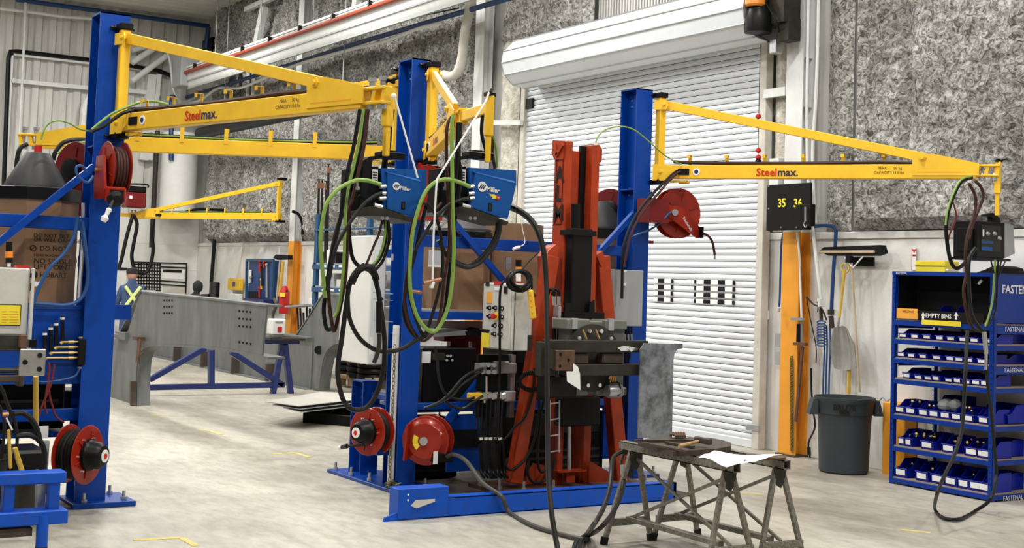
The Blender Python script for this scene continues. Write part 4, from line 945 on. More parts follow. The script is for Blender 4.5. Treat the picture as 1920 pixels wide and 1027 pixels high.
hose([(688, 205), (680, 265), (664, 330), (656, 400), (655, 440), (660, 480), (672, 498), (688, 505)], 7.36, .013, 'black', 'black hose passing from the left arm tip into the knotted coil', group=G1)
hose([(716, 362), (703, 367), (685, 380), (665, 405), (645, 435), (628, 470), (618, 520), (613, 545)], 7.1, .011, 'rubber', 'dark grey hose curving down from the side of the left feeder', group=G1)
hose([(735, 205), (730, 240), (728, 270), (722, 300), (719, 330)], 7.45, .02, 'black', 'thick black cable dropping beside the yellow drop post of the left arm', group=G1)
hose([(717, 412), (710, 440), (702, 458), (690, 488), (684, 500)], 7.3, .008, 'hose_brown', 'thin brown hose from under the left feeder to the knot', group=G1)
hose([(724, 412), (722, 440), (717, 464), (708, 485), (699, 496)], 7.28, .008, 'hose_green', 'thin green hose from under the left feeder to the knot', group=G1)
hose([(727, 412), (730, 440), (727, 462), (717, 490), (702, 508)], 7.26, .010, 'black', 'black hose curving right of the thin green one into the knot', group=G1)
hose([(721, 412), (724, 440), (720, 465), (712, 485), (698, 502)], 7.32, .010, 'black', 'inner black hose beside the thin green one above the knot', group=G1)
hose([(672, 505), (667, 511), (655, 530), (652, 550), (654, 590), (664, 618), (680, 640), (705, 656), (730, 658), (755, 653), (781, 637), (800, 625)], 7.2, .014, 'rubber', 'black hose sweeping from the knot across to the centre column loops', group=G1)
hose([(702, 500), (684, 500), (665, 512), (655, 535), (648, 580), (641, 634), (634, 680), (634, 710), (643, 748), (658, 766), (680, 767), (698, 752), (712, 722), (720, 684), (721, 640), (717, 600), (710, 550), (700, 515), (688, 503)], 7.15, .0155, 'rubber', 'big black hose loop reaching nearly to the left domed reel', group=G1)
hose([(684, 498), (672, 506), (662, 520), (660, 530), (672, 508), (690, 500), (702, 512), (706, 525)], 7.12, .02, 'black', 'black hose wrapped as a knot holding the coil together', group=G1)
t = thing('welding_torch', P(702, 682, y=7.1), 'black welding torch hanging nozzle-down in front of the white cabinet', 'torch')
b = MB(); b.tube([P(706, 525, y=7.1), P(710, 560, y=7.1), P(712, 575, y=7.1)], .012); b.build('lead', 'black', t)
b = MB(); b.tube([P(711, 565, y=7.1), P(711, 600, y=7.1), P(711, 624, y=7.1)], .02); b.build('handle', 'black', t)
b = MB(); b.tube([P(711, 625, y=7.1), P(711, 645, y=7.1), P(707, 665, y=7.1), P(701, 680, y=7.1)], .014); b.build('neck', 'dark_steel', t)
G2 = 'hoses hanging below the right welding feeder'
hose([(881, 350), (860, 341), (838, 336), (817, 341), (799, 358), (786, 387), (776, 424), (771, 460), (768, 518), (773, 565), (787, 602), (808, 621), (824, 612), (841, 572), (849, 513), (851, 455), (849, 400), (848, 330), (847, 240), (850, 215)], 7.15, .0125, 'hose_green', 'bright green hose forming the tall loop before the centre column', group=G2)
hose([(770, 434), (767, 490), (760, 537), (759, 570), (768, 607), (784, 633), (798, 637), (817, 616), (826, 584), (833, 525), (842, 467), (842, 400), (838, 320), (838, 240), (850, 215)], 7.22, .011, 'hose_brown', 'brown hose running alongside the tall bright green loop', group=G2)
hose([(800, 380), (787, 434), (776, 483), (766, 518), (757, 572), (762, 607), (780, 632), (798, 632), (815, 620), (833, 585), (840, 530), (847, 470), (846, 400), (856, 320), (858, 230)], 7.26, .012, 'black', 'black hose of the tall loop, leftmost at its bottom', group=G2)
hose([(880, 371), (862, 375), (840, 385), (820, 405), (800, 432), (777, 474), (767, 520), (768, 555), (782, 605), (796, 626), (812, 584), (826, 530), (830, 490), (826, 439), (815, 400), (800, 380)], 7.19, .011, 'rubber', 'dark grey hose curling from the right feeder down into the tall loop', group=G2)
hose([(828, 380), (812, 395), (795, 380), (780, 400), (768, 440)], 7.24, .01, 'hose_brown', 'short brown hose near the red reel between both feeders', group=G2)
hose([(938, 413), (936, 435), (928, 458), (915, 476), (897, 494), (875, 501), (853, 493), (838, 480), (822, 450)], 7.25, .014, 'rubber', 'black hose slung from under the right feeder in a U shape', group=G2)
hose([(932, 413), (930, 435), (922, 455), (910, 472), (893, 489), (874, 496), (853, 488), (836, 470)], 7.28, .010, 'rubber', 'thinner dark hose following inside the U-shaped one', group=G2)
hose([(862, 230), (858, 290), (862, 330), (856, 380), (850, 420), (846, 480)], 7.3, .02, 'black', 'thick black hose bundle dropping behind the right feeder hanger', group=G2)
hose([(912, 285), (903, 250), (905, 215)], 7.4, .012, 'black', 'short black cable behind the drop post of the centre arm', group=G2)
hose([(917, 235), (926, 260), (931, 285), (932, 314)], 7.4, .008, 'hose_green', 'thin green hose curving behind the drop post of the centre arm', group=G2)
hose([(922, 250), (924, 290), (928, 316)], 7.42, .011, 'hose_brown', 'brown hose descending behind the centre arm drop post', group=G2)
hose([(958, 388, 7.4), (975, 396, 7.3), (993, 410, 7.2), (1008, 432, 7.1), (1019, 470, 7.05), (1024, 530, 7.0), (1026, 620, 6.9), (1026, 720, 6.8), (1027, 820, 6.7), (1029, 900, 6.6), (1034, 960, 6.5), (1045, 1025, 6.4), (1055, 1060, 6.3)], 7, lambda s: .024-.008*min(1, s*2.2), 'rubber', 'long thick black cable hanging from the right feeder down past the red mast', cat='cable')
hose([(1290, 312), (1275, 318), (1262, 326), (1245, 342), (1225, 362), (1205, 385), (1188, 412), (1176, 440), (1168, 475), (1166, 560)], 9.85, .014, 'rubber', 'black cable bundle leaving the right arm hinge down the right blue column', cat='cable')
hose([(1288, 316), (1270, 324), (1255, 338), (1235, 362), (1212, 388), (1192, 420), (1180, 450), (1170, 500)], 9.82, .012, 'hose_brown', 'brown cable beside the black bundle at the right arm hinge', cat='cable')
hose([(1117, 266), (1124, 252), (1140, 241), (1165, 237), (1190, 244), (1220, 268), (1245, 290), (1268, 304), (1278, 308)], 9.8, .007, 'hose_green', 'thin green earth wire arching from the red mast top to the right arm', cat='wire')
hose([(77, 262), (82, 245), (92, 231), (110, 226), (130, 231), (150, 242), (172, 246)], 10.4, .007, 'hose_green', 'thin green wire arching from the black hood to the left column', cat='wire')
hose([(172, 243), (190, 228), (212, 212), (240, 200), (262, 192), (290, 190), (315, 196)], 9.95, .010, 'hose_green', 'green hose arching over the hinge of the large left arm', cat='wire')
hose([(172, 246), (195, 236), (215, 222), (235, 210), (262, 206), (300, 202)], 9.92, .014, 'black', 'black hose curving over the hinge of the large left arm', cat='wire')
# right side hanging loops
G3 = 'hoses hanging in front of the blue shelving'
hose([(1822, 333), (1802, 341), (1787, 369), (1778, 397), (1774, 425), (1777, 463), (1784, 493), (1794, 503), (1807, 495), (1820, 480)], 7.3, .016, 'black', 'black hose forming the outer left loop from the right arm tip', group=G3)
hose([(1822, 330), (1801, 338), (1785, 368), (1776, 397), (1773, 422)], 7.27, .008, 'hose_green', 'green hose along the outside of the loop at the right arm tip', group=G3)
hose([(1817, 344), (1829, 369), (1827, 402), (1815, 437), (1810, 475), (1812, 513), (1807, 540), (1810, 574), (1822, 612), (1840, 622)], 7.25, .013, 'hose_brown', 'brown hose dropping from the right arm tip before the empty bin shelf', group=G3)
hose([(1827, 338), (1840, 352), (1843, 370), (1835, 392), (1822, 425), (1816, 450)], 7.32, .013, 'hose_brown', 'second brown hose bowed right at the right arm tip', group=G3)
hose([(1787, 379), (1793, 407), (1782, 435), (1778, 450)], 7.29, .007, 'hose_red', 'thin red hose inside the loop at the right arm tip', group=G3)
hose([(1829, 465), (1820, 478), (1816, 500), (1817, 540), (1822, 590), (1840, 618)], 7.2, .016, 'rubber', 'thick grey cable bending down from the dark feeder', group=G3)
hose([(1866, 487), (1864, 521), (1860, 569), (1848, 612)], 7.3, .009, 'hose_green', 'green hose dropping straight from the dark feeder', group=G3)
hose([(1872, 487), (1870, 523), (1866, 582), (1850, 614)], 7.28, .009, 'black', 'black hose beside the green one under the dark feeder', group=G3)
for i, (a, c) in enumerate((((1858, 488), (1866, 520)), ((1878, 488), (1869, 522)), ((1886, 487), (1871, 520)))):
    hose([a, c], 7.3, .006, 'rubber', ['leftmost of three thin black wires fanning under the dark feeder', 'middle of three thin black wires fanning under the dark feeder', 'rightmost of three thin black wires fanning under the dark feeder'][i], cat='wire', group=G3)
b = MB(); b.tube([P(1814, 620, y=7.2), P(1812, 660, y=7.15), P(1810, 700, y=7.1), P(1804, 801, y=7.05), P(1789, 853, y=7.0), P(1771, 891, y=6.95), P(1757, 926, y=6.9), P(1753, 954, z=.03), P(1768, 970, z=.02), P(1798, 973, z=.02), P(1831, 956, z=.02), P(1858, 934, y=7.3), P(1868, 891, y=7.4), P(1864, 836, y=7.35), P(1858, 768, y=7.3), P(1850, 700, y=7.2), P(1849, 640, y=7.2), P(1842, 618, y=7.2)], .015)
b.build('hose', 'rubber', label='long black hose looping to the floor in front of the blue shelving', category='hose', group=G3)
b = MB(); b.cyl(P(1849, 663, y=7.17), P(1848, 693, y=7.17), .012, n=10); b.cyl(P(1845, 622, y=7.17), P(1849, 663, y=7.17), .018, n=10); b.build('welding_torch', 'galvanised', label='welding torch hanging before the fourth shelf of the blue shelving', category='torch')
# cables on the floor by the trestle
b = MB(); b.tube([P(1168, 845, y=7.5), P(1150, 858, y=7.5), P(1146, 890, y=7.4), P(1142, 920, y=7.2), P(1130, 955, y=6.9), P(1112, 985, y=6.7), P(1098, 1003, z=.02), P(1080, 1016, z=.02), P(1075, 1040, z=.02)], .016); b.build('hose', 'rubber', label='black cable drooping from the trestle clamp to the floor, outer one', category='cable', group='cables from the trestle clamp')
b = MB(); b.tube([P(1170, 900, y=7.5), P(1165, 925, y=7.3), P(1150, 960, y=7.0), P(1125, 990, y=6.7), P(1105, 1003, z=.02), P(1088, 1018, z=.05), P(1090, 1045, z=.02)], .016); b.build('hose', 'rubber', label='black cable drooping from the trestle clamp to the floor, inner one', category='cable', group='cables from the trestle clamp')
# ================================================================ CENTRE JIG CONTENTS
# control enclosure
yc0 = 9.35; xc = P(960, 600, y=yc0).x; xe = P(998, 600, y=yc0).x; yfar = P(906, 590, x=xc).y
zt_, zb2 = P(960, 531, y=yc0).z, P(960, 658, y=yc0).z
t = thing('control_cabinet', (xc, (yc0+yfar)/2, zb2), 'cream control cabinet with rows of switches left of the red mast', 'cabinet')
MB().bb((xc, yc0, zb2), (xe, yfar, zt_), b=.008).build('housing', 'panel_cream', t)
MB().bb((xc-.012, yc0+.012, zb2+.01), (xc, yfar-.01, zt_-.01), b=.004).build('door', 'panel_cream', t)
Xp = lambda px, py, d=.0: P(px, py, x=xc-.013-d)
def xbox(n, a, m, d=.006): return MB().bb(Xp(a[0], a[3]), Xp(a[2], a[1], d)).build(n, m, t)
xbox('warning_label', (911, 528, 917, 536), 'dark_steel'); xbox('warning_label', (927, 528, 940, 534), 'red'); xbox('warning_label', (928, 538, 938, 544), 'label_white')
xbox('warning_label', (913, 547, 922, 568), 'label_orange'); xbox('spec_label', (903, 622, 917, 650), 'label_yellow'); xbox('spec_label_head', (903, 618, 917, 623), 'ink')
MB().bb(P(944, 550, x=xc-.02), P(952, 537, x=xc-.014)).build('display', 'ink', t)
for q in ((919, 577), (930, 577), (942, 578), (919, 593), (942, 594), (929, 610), (941, 611), (928, 626), (940, 627)):
    MB().lathe([(.001, 0), (.02, 0), (.02, .012), (.012, .014), (.012, .035), (.001, .036)], Xp(*q), -XA, n=14).build('switch', 'black', t)
    MB().lathe([(.001, 0), (.008, 0), (.008, .01), (.001, .01)], Xp(q[0], q[1], .036), -XA, n=10).build('switch_mark', 'chrome', t)
MB().lathe([(.001, 0), (.038, 0), (.038, .008), (.001, .008)], Xp(930, 593), -XA, n=20).build('emergency_plate', 'label_yellow', t)
MB().lathe([(.015, 0), (.015, .02), (.025, .022), (.025, .04), (.001, .045)], Xp(930, 593, .008), -XA, n=16).build('emergency_button', 'red', t)
b = MB(); b.bb(P(989, 658, y=yc0-.004), P(997, 628, y=yc0)); b.build('scuff_patch', 'dark_steel', t)
b = MB(); b.bb((xc+.05, yc0+.02, zt_), (xc+.12, yfar-.05, zt_+.012)); b.build('top_lip', 'pipe_red', t)
t = thing('signal_light', P(971, 530, y=9.45), 'small signal lamp with amber band on top of the control cabinet', 'lamp')
c = P(972, 527, y=9.45)
MB().cyl(c, P(972, 509, y=9.45), .022, n=14).build('stem', 'white_plain', t)
MB().cyl(P(972, 511, y=9.45), P(972, 500, y=9.45), .026, n=14).build('amber_lens', 'amber', t)
MB().cyl(P(972, 500, y=9.45), P(972, 487, y=9.45), .026, n=14).build('black_cap', 'black', t)
# coiled cable with yellow pendant
b = MB()
for k in range(5):
    cx, cy = 975+(k % 3-1)*3, 526+(k % 2)*3-k
    rx, ry = 22-k*1.5, 20-k*1.3
    b.tube([P(cx+rx*math.cos(R(a)), cy+ry*math.sin(R(a)), y=9.28-.012*k) for a in range(0, 360, 20)], .011, n=6, smooth=0, closed=True)
b.build('coiled_cable', 'rubber', label='coil of black cable hung on the control cabinet corner', category='cable')
t = thing('control_pendant', P(999, 598, y=9.25), 'yellow push-button pendant hanging from the control cabinet', 'pendant')
MB().bar(P(994, 543, y=9.25), P(1000, 598, y=9.25), .05, .045, up=YA, b=.012).build('housing', 'yellow', t)
for k in range(4):
    MB().cyl(P(995+k*1.2, 551+k*11, y=9.228), P(995+k*1.2, 551+k*11, y=9.215), .009, n=8).build('button', 'label_orange', t)
b = MB(); b.bar(P(993, 545, y=9.25), P(1003, 555, y=9.25), .02, .02); b.tube([P(997, 543, y=9.25), P(996, 525, y=9.25), P(988, 512, y=9.25)], .01); b.build('cord_grip', 'rubber', t)
hose([(946, 526), (940, 535), (937, 560), (937, 620), (937, 680), (936, 720), (933, 760), (926, 800)], 9.2, .011, 'black', 'black cable running down across the front of the control cabinet', cat='cable')
# mast hydraulic fittings
t = thing('valve_block', P(1045, 640, y=9.45), 'silver hydraulic valve block with hoses on the left of the red mast', 'valve')
b = MB(); b.bb(P(1036, 594, y=9.5), P(1054, 572, y=9.4), b=.01); b.build('block', 'galvanised', t)
for k, px in enumerate((1039, 1048)):
    b = MB(); b.cyl(P(px, 572, y=9.42), P(px, 555, y=9.42), .016, n=10); b.cyl(P(px, 615, y=9.42), P(px, 594, y=9.42), .018, n=10); b.build('fitting', 'chrome', t)
    b = MB(); b.tube([P(px, 556, y=9.42), P(px-1, 545, y=9.42), P(px-8, 542, y=9.45), P(px-12, 552, y=9.5)], .014); b.build('hydraulic_hose', 'black', t); b = MB(); b.tube([P(px, 612, y=9.42), P(px-1, 640, y=9.42), P(px-3, 660, y=9.45)], .018); b.build('hydraulic_hose', 'black', t)
# electrical manifold below cabinet
t = thing('connector_manifold', P(930, 780, y=9.75), 'dark connector panel with rows of silver fittings under the control cabinet', 'panel')
MB().bb(P(893, 783, y=9.8), P(957, 664, y=9.83)).build('back_panel', 'black', t)
b = MB(); b.bb(P(955, 783, y=9.75), P(958, 664, y=9.83)); b.build('panel_edge', 'galvanised', t)
for px, py, w_, h_ in ((900, 690, 10, 20), (911, 690, 8, 22), (922, 690, 9, 22), (934, 688, 10, 24), (946, 690, 12, 20), (946, 742, 10, 22)):
    MB().bb(P(px, py+h_/2, y=9.7), P(px+w_, py-h_/2, y=9.8), b=.006).build('module', 'aluminium' if px < 940 else 'galvanised', t)
for px in (904, 915, 926):
    for py in (684, 697): MB().cyl(P(px+1, py, y=9.7), P(px+1, py, y=9.67), .02, n=10).build('fitting', 'chrome', t)
b = MB()
for k in range(6): b.bar(P(893+k*9, 741+(k % 2)*3, y=9.7), P(903+k*9, 741, y=9.7), .05, .06, b=.01)
b.build('fitting_row', 'aluminium', t, kind='stuff')
b = MB(); b.cyl(P(912, 705, y=9.72), P(912, 750, y=9.72), .012, n=8); b.cyl(P(908, 735, y=9.7), P(908, 755, y=9.7), .014, n=8); b.build('silver_tube', 'chrome', t)
MB().bb(P(883, 750, y=9.62), P(897, 735, y=9.7), b=.01).build('yellow_plug', 'yellow', t)
b = MB()
for k, px in enumerate((898, 905, 913, 921, 929, 936, 942)):
    b.tube([P(px, 750, y=9.7), P(px-2, 800, y=9.66), P(px+3*(-1)**k, 850, y=9.62), P(px+4, 885, y=9.6), P(px+10, 895, y=9.5)], .011, n=6)
b.build('hose_bundle', 'black', t, kind='stuff')
b = MB()
for k in range(5): b.bb(P(899+k*9, 825, y=9.6), P(903+k*9, 819, y=9.62))
b.build('hose_clamp', 'chrome', t, kind='stuff')
MB().bb(P(921, 898, y=9.75), P(930, 780, y=9.78)).build('support_post', 'dark_steel', t)
for i, pts in enumerate(([(905, 690), (880, 700), (862, 715), (845, 735), (826, 752), (805, 762)], [(905, 694), (885, 708), (865, 722), (848, 742), (822, 757), (795, 765)], [(890, 745), (870, 749), (845, 745), (830, 730), (822, 700), (820, 670), (815, 650)], [(905, 742), (885, 755), (868, 766), (850, 762), (835, 752)], [(1003, 690), (1000, 730), (985, 780), (965, 800), (950, 820), (935, 828)], [(1010, 720), (1010, 780), (1000, 830), (985, 860), (960, 880), (948, 872), (952, 858)], [(1020, 745), (1012, 800), (1008, 860), (1015, 885), (1030, 870)], [(1040, 860), (1030, 892), (1005, 905), (990, 890), (992, 860)])):
    hose(pts, 9.5 if i < 4 else 9.55, .012, 'rubber', ['cable looping left from the connector panel to the power source, upper', 'cable looping left from the connector panel to the power source, second', 'cable rising from the yellow plug over the black power source', 'short cable drooping left of the connector panel', 'cable hanging across the lower part of the left red leg', 'cable loop in front of the left foot of the red leg', 'cable hanging behind the small silver ladder', 'cable loop on the base plate beside the mast foot'][i], cat='cable', group='black cables around the red mast and cabinet')
b = MB()
for k in range(26):
    a = R(60+k*10.5); b.tube([P(995+20*math.cos(a), 715+16*math.sin(a), y=9.4)+V3((0, .02*math.cos(j), .02*math.sin(j))) for j in (0, 2, 4, 6)], .007, n=5, smooth=2)
b.build('coiled_cord', 'black', label='black coiled cord curled round the left leg of the red mast', category='cord', kind='stuff')
# welding power sources
def power(x0, x1, y, z0, z1, lab, front):
    t = thing('power_source', ((x0+x1)/2, y+.3, z0), lab, 'welder', 'welding power sources on the jig shelves'); return t
t = thing('power_source', P(830, 760, y=10.3), 'black welding power source with white labels behind the centre column', 'welder')
MB().bb(P(790, 759, y=10.26), P(858, 648, y=10.6), b=.01).build('housing', 'black', t)
b = MB(); b.bb(P(791, 680, y=10.25), P(807, 659, y=10.26)); b.build('spec_label', 'label_white', t)
b = MB(); b.bb(P(810, 675, y=10.25), P(834, 661, y=10.26)); b.build('vent_panel', 'dark_steel', t)
for q in ((839, 667), (845, 667), (838, 675), (848, 675)): MB().cyl(P(*q, y=10.26), P(*q, y=10.245), .012, n=8).build('terminal', 'cabinet_grey', t)
t = thing('power_source', P(870, 760, y=10.5), 'dark red welding power source behind the black one', 'welder')
b = MB(); b.bb(P(833, 756, y=10.7), P(903, 626, y=10.62), b=.006); b.build('housing', 'dark_red', t)
b = MB(); b.prism([P(833, 628, y=10.45), P(883, 636, y=10.45), P(883, 640, y=10.45), P(833, 640, y=10.45)], (0, .2, 0)); b.build('lid', 'dark_red', t)
b = MB(); b.bb(P(880, 640, y=10.4), P(882, 700, y=10.41)); b.bb(P(832, 702, y=10.4), P(882, 704, y=10.41)); b.build('trim_strip', 'galvanised', t)
t = thing('cover_sheet', P(860, 620, y=10.3), 'grey sheet with black pad lying on the dark red power source', 'sheet')
MB().prism([P(800, 628, y=10.3), P(874, 618, y=10.3), P(880, 622, y=10.3), P(876, 628, y=10.3), P(805, 632, y=10.3)], (0, .3, 0)).build('grey_sheet', 'cabinet_grey', t)
MB().prism([P(874, 622, y=10.28), P(895, 614, y=10.28), P(903, 618, y=10.28), P(903, 630, y=10.28), P(876, 628, y=10.28)], (0, .3, 0)).build('black_pad', 'black_matte', t)
b = MB(); b.bb(P(793, 615, y=10.4), P(905, 602, y=10.42)); b.build('back_strip', 'galvanised', J)
# drums
def drum(cx, cy, r, z0, z1, lab, m='cardboard', lid=True, hood=True, hr=.24, rot=22.5, n=8, hs=1., hoff=(0, 0)):
    t = thing('wire_drum', (cx, cy, z0), lab, 'drum', 'octagonal cardboard welding wire drums')
    def ring(r0, z): return [V3((cx+r0*math.cos(R(rot+360*i/n)), cy+r0*math.sin(R(rot+360*i/n)), z)) for i in range(n)]
    def stack(prs):
        b = MB(); vs = []
        for r0, z in prs: vs += ring(r0, z)
        m_ = len(prs); b.add(vs, [(j*n+i, j*n+(i+1) % n, (j+1)*n+(i+1) % n, (j+1)*n+i) for j in range(m_-1) for i in range(n)]+[tuple(range(n))[::-1], tuple(range((m_-1)*n, m_*n))]); return b
    stack([(r, z0), (r, z1)]).build('drum_body', m, t)
    if lid:
        stack([(r+.012, z1-.09), (r+.012, z1), (r-.03, z1+.008)]).build('lid', 'black', t)
    if hood:
        hx0, hy0 = cx+hoff[0], cy+hoff[1]
        MB().lathe([(hr, z1+.01), (hr, z1+.03), (hr*.45, z1+.26*hs), (hr*.4, z1+.28*hs), (hr*.2, z1+.285*hs)], (hx0, hy0, 0), n=12).build('feed_hood', 'hood_grey', t)
        b = MB(); b.cyl((hx0, hy0, z1+.28*hs), (hx0, hy0, z1+.34*hs), .03, n=10); b.build('hood_outlet', 'red', t)
    return t
zs = P(110, 570, y=10.34).z
c = P(75, 450, y=10.75); zl = P(75, 352, y=10.5).z
t = drum(c.x-.06, 10.72, .33, zs, zl, 'tall cardboard wire drum with printed warnings and black hood on the left jig', hs=1.0, hoff=(.0, 0))
# printing on drum faces (face towards the camera)
fyd = 10.72-.33*math.cos(R(22.5))-.002
txt = [('DO NOT TILT', 441, .042), ('OR WILL DAMAGE', 449, .042), ('DO NOT', 465, .05), ('STORE IN A DRY PLACE', 478, .025), ('NO SINGLE', 489, .055), ('LIFT POINT', 500, .055), ('HOBART', 515, .05)]
for s_, py, sz in txt: text(s_, P(63, py, y=fyd)+XA*(.045 if s_ in ('DO NOT', 'HOBART') else 0), XA, ZA, sz, 'ink', t)
o = P(62, 465, y=fyd); b = MB(); b.tube([o+V3((.022*math.cos(R(a)), -.002, .022*math.sin(R(a)))) for a in range(0, 360, 30)], .003, n=5, smooth=0, closed=True); b.bar(o+V3((-.015, -.002, -.015)), o+V3((.015, -.002, .015)), .004, .005); b.build('prohibition_mark', 'ink', t)
MB().cyl(P(64, 515, y=fyd), P(64, 515, y=fyd-.003), .025, n=16).build('round_mark', 'ink', t)
for k in range(2): MB().lathe([(.012, 0), (.02, 0), (.02, .003), (.012, .003)], P(67+k*8, 532, y=fyd), -YA, n=14).build('recycling_mark', 'label_white', t)
rot_u = V3((math.cos(R(45)), math.sin(R(45)), 0)); text('HOB', P(120, 490, y=10.53), rot_u, ZA, .12, 'ink', t, bold=.02)
# centre drums
zs = P(850, 583, y=10.4).z; zl = P(880, 420, y=10.4).z
c1 = P(850, 500, y=10.75); t1 = drum(c1.x, 10.72, .33, zs, P(850, 432, y=10.45).z, 'cardboard wire drum with black lid behind the blue centre brace', hoff=(.1, 0), hs=.55)
MB().bb(P(803, 500, y=10.41), P(833, 470, y=10.405)).build('paper_label', 'label_white', t1)
c2 = P(925, 500, y=10.9); t2 = drum(c2.x+.12, 10.78, .31, zs, P(990, 420, y=10.5).z, 'cardboard wire drum left of the red mast without a hood', hood=False, lid=False)
c3 = P(1150, 480, y=10.75); t3 = drum(c3.x-.1, 10.78, .3, zs, P(1140, 428, y=10.5).z, 'cardboard wire drum half hidden right of the red mast')
b = MB(); b.bb(P(942, 472, y=10.3), P(955, 456, y=10.35)); b.bb(P(949, 505, y=10.32), P(956, 482, y=10.35)); b.build('junction_box', 'cabinet_grey', J)
b = MB(); b.tube([P(975, 400, y=10.0), P(980, 430, y=10.0), P(984, 455, y=10.0), P(972, 463, y=10.0)], .004, n=5); b.cyl(P(974, 463, y=10.0), P(962, 467, y=10.0), .015, n=8); b.build('hanging_plug', 'label_white', label='small white plug on a thin wire hanging over the blue crossbeam', category='plug')
hose([(1025, 455), (1010, 472), (990, 492), (975, 510), (962, 520)], 9.7, .006, 'rubber', 'thin dark cable slanting down from the red mast to the coil', cat='cable')
# grey disconnect box on right column
t = thing('switch_box', P(1168, 610, y=10.0), 'light grey electrical switch box on the right blue column', 'box')
MB().bb(P(1147, 611, y=9.95), P(1190, 507, y=10.09), b=.006).build('housing', 'cabinet_grey', t)
MB().lathe([(.001, 0), (.02, 0), (.016, .02), (.001, .02)], P(1169, 533, y=9.95), -YA, n=12).build('knob', 'chrome', t)
MB().bb(P(1168, 509.5, y=9.948), P(1175, 506, y=9.95)).build('sticker', 'label_white', t)
b = MB(); b.bb(P(1128, 570, y=10.2), P(1146, 515, y=10.3)); b.build('side_box', 'dark_steel', t)
b = MB(); b.bb(P(1132, 514, y=10.15), P(1146, 507, y=10.3)); b.build('red_strip', 'red', t)
for k in range(4):
    px = 1166+k*6; b = MB(); b.cyl(P(px, 626, y=10.05), P(px, 642, y=10.05), .009, n=6); b.build('cable_gland', 'chrome', t)
    b = MB(); b.tube([P(px, 612, y=10.06), P(px, 630, y=10.06), P(px-3, 660, y=10.1), P(px-4, 760, y=10.15)], .009, n=6); b.build('drop_cable', 'black', t)
# dark machine behind lower right (black drum of coiled hose)
t = thing('wire_spool', P(1180, 800, y=10.5), 'black coil of cable between the right red leg and blue column', 'coil')
b = MB()
for k in range(6): b.tube([P(1180+(26-k*2)*math.cos(R(a)), 800+(42-k*4)*math.sin(R(a)), y=10.5+k*.02) for a in range(0, 360, 24)], .018, n=6, smooth=0, closed=True)
b.build('coil', 'black', t, kind='stuff')
# white cabinet on blue legs behind the centre column
t = thing('white_cabinet', (5.5, 10.85, .98), 'tall white cabinet mounted left of the centre blue column', 'cabinet')
MB().bb((5.14, 10.42, P(700, 690, x=5.14).z+.02), (5.29, 11.02, 2.16), b=.01).build('housing', 'white', t)
b = MB(); x_ = 5.135
for pa, pb in (((700, 548), (736, 551)), ((700, 600), (736, 603)), ((700, 560), (736, 563))): b.bar(P(*pa, x=x_), P(*pb, x=x_), .01, .006)
b.build('panel_seam', 'cabinet_grey', t)
b = MB(); b.bb(P(712, 480, x=5.13), P(716, 470, x=5.14)); b.bb(P(733, 488, x=5.13), P(738, 476, x=5.14)); b.build('hinge', 'galvanised', t, kind='stuff')
b = MB(); b.cyl(P(716, 560, x=5.14), P(716, 560, x=5.06), .012, n=8); b.build('knob', 'black', t)
MB().bb(P(692, 665, x=5.1), P(700, 632, x=5.13)).build('side_bracket', 'white', t)
# white upright with chain in the centre column channel
t = thing('safety_barrier_post', (5.25, 10.2, 0), 'tall narrow white rail standing in the recess of the centre column', 'rail')
MB().bb((5.262, 10.14, .05), (5.30, 10.2, P(745, 610, x=5.26).z), b=.004).build('white_rail', 'white', t)
b = MB(); z = P(742, 650, x=5.25).z; k = 0
while z > .06:
    o = V3((5.25, 10.125, z)); ax = (YA if k % 2 else XA)*.012
    b.tube([o+ax*math.cos(R(a))+ZA*.021*math.sin(R(a)) for a in range(0, 360, 60)], .004, n=4, smooth=0, closed=True); z -= .031; k += 1
for k in range(10): b.tube([V3((5.2+random.random()*.09, 10.02+random.random()*.1, .04+random.random()*.05))+V3((.02*math.cos(R(a)), .02*math.sin(R(a)), 0)) for a in range(0, 360, 60)], .005, n=4, smooth=0, closed=True)
b.build('chain', 'chain_brass', t, kind='stuff')
# ================================================================ LEFT JIG CONTENTS
t = thing('control_cabinet', P(30, 650, y=9.5), 'light grey control cabinet with yellow warning label at the left edge', 'cabinet')
p0 = P(57, 503, y=9.4); zq = P(30, 655, y=9.4).z
MB().bb((p0.x-.42, 9.4, zq), (p0.x, 9.75, p0.z), b=.008).build('housing', 'panel_cream', t)
MB().bb((p0.x+.004, 9.36, zq), (p0.x+.025, 9.4, p0.z), b=.003).build('door_edge', 'panel_cream', t)
MB().bb(P(-5, 610, y=9.396), P(40, 571, y=9.4)).build('label_border', 'ink', t)
MB().bb(P(-5, 608.5, y=9.392), P(38.5, 572.5, y=9.396)).build('warning_label', 'label_yellow', t)
b = MB()
for k in range(5): b.bb(P(4, 583+k*5, y=9.39), P(12+k % 2*4, 584+k*5, y=9.392)); b.bb(P(18, 583+k*5, y=9.39), P(34, 584+k*5, y=9.392))
b.build('label_lines', 'label_orange', t)
MB().bb(P(31, 503, y=9.45), P(49, 498, y=9.55)).build('red_cap', 'red', t)
MB().bb(P(57, 520, y=9.37), P(61, 512, y=9.39)).build('hinge', 'black', t); MB().bb(P(57, 545, y=9.37), P(61, 530, y=9.39)).build('hinge', 'black', t)
t = thing('signal_light', P(18, 500, y=9.5), 'small signal lamp with amber band on the cabinet at the left edge', 'lamp')
for a, c_, m, r in ((500, 492, 'white_plain', .012), (492, 482, 'black', .024), (483, 471, 'amber', .025), (471, 453, 'black', .022)): MB().cyl(P(17, a, y=9.5), P(17, c_, y=9.5), r, n=14).build({'white_plain': 'stem', 'black': 'black_band', 'amber': 'amber_lens'}[m], m, t)
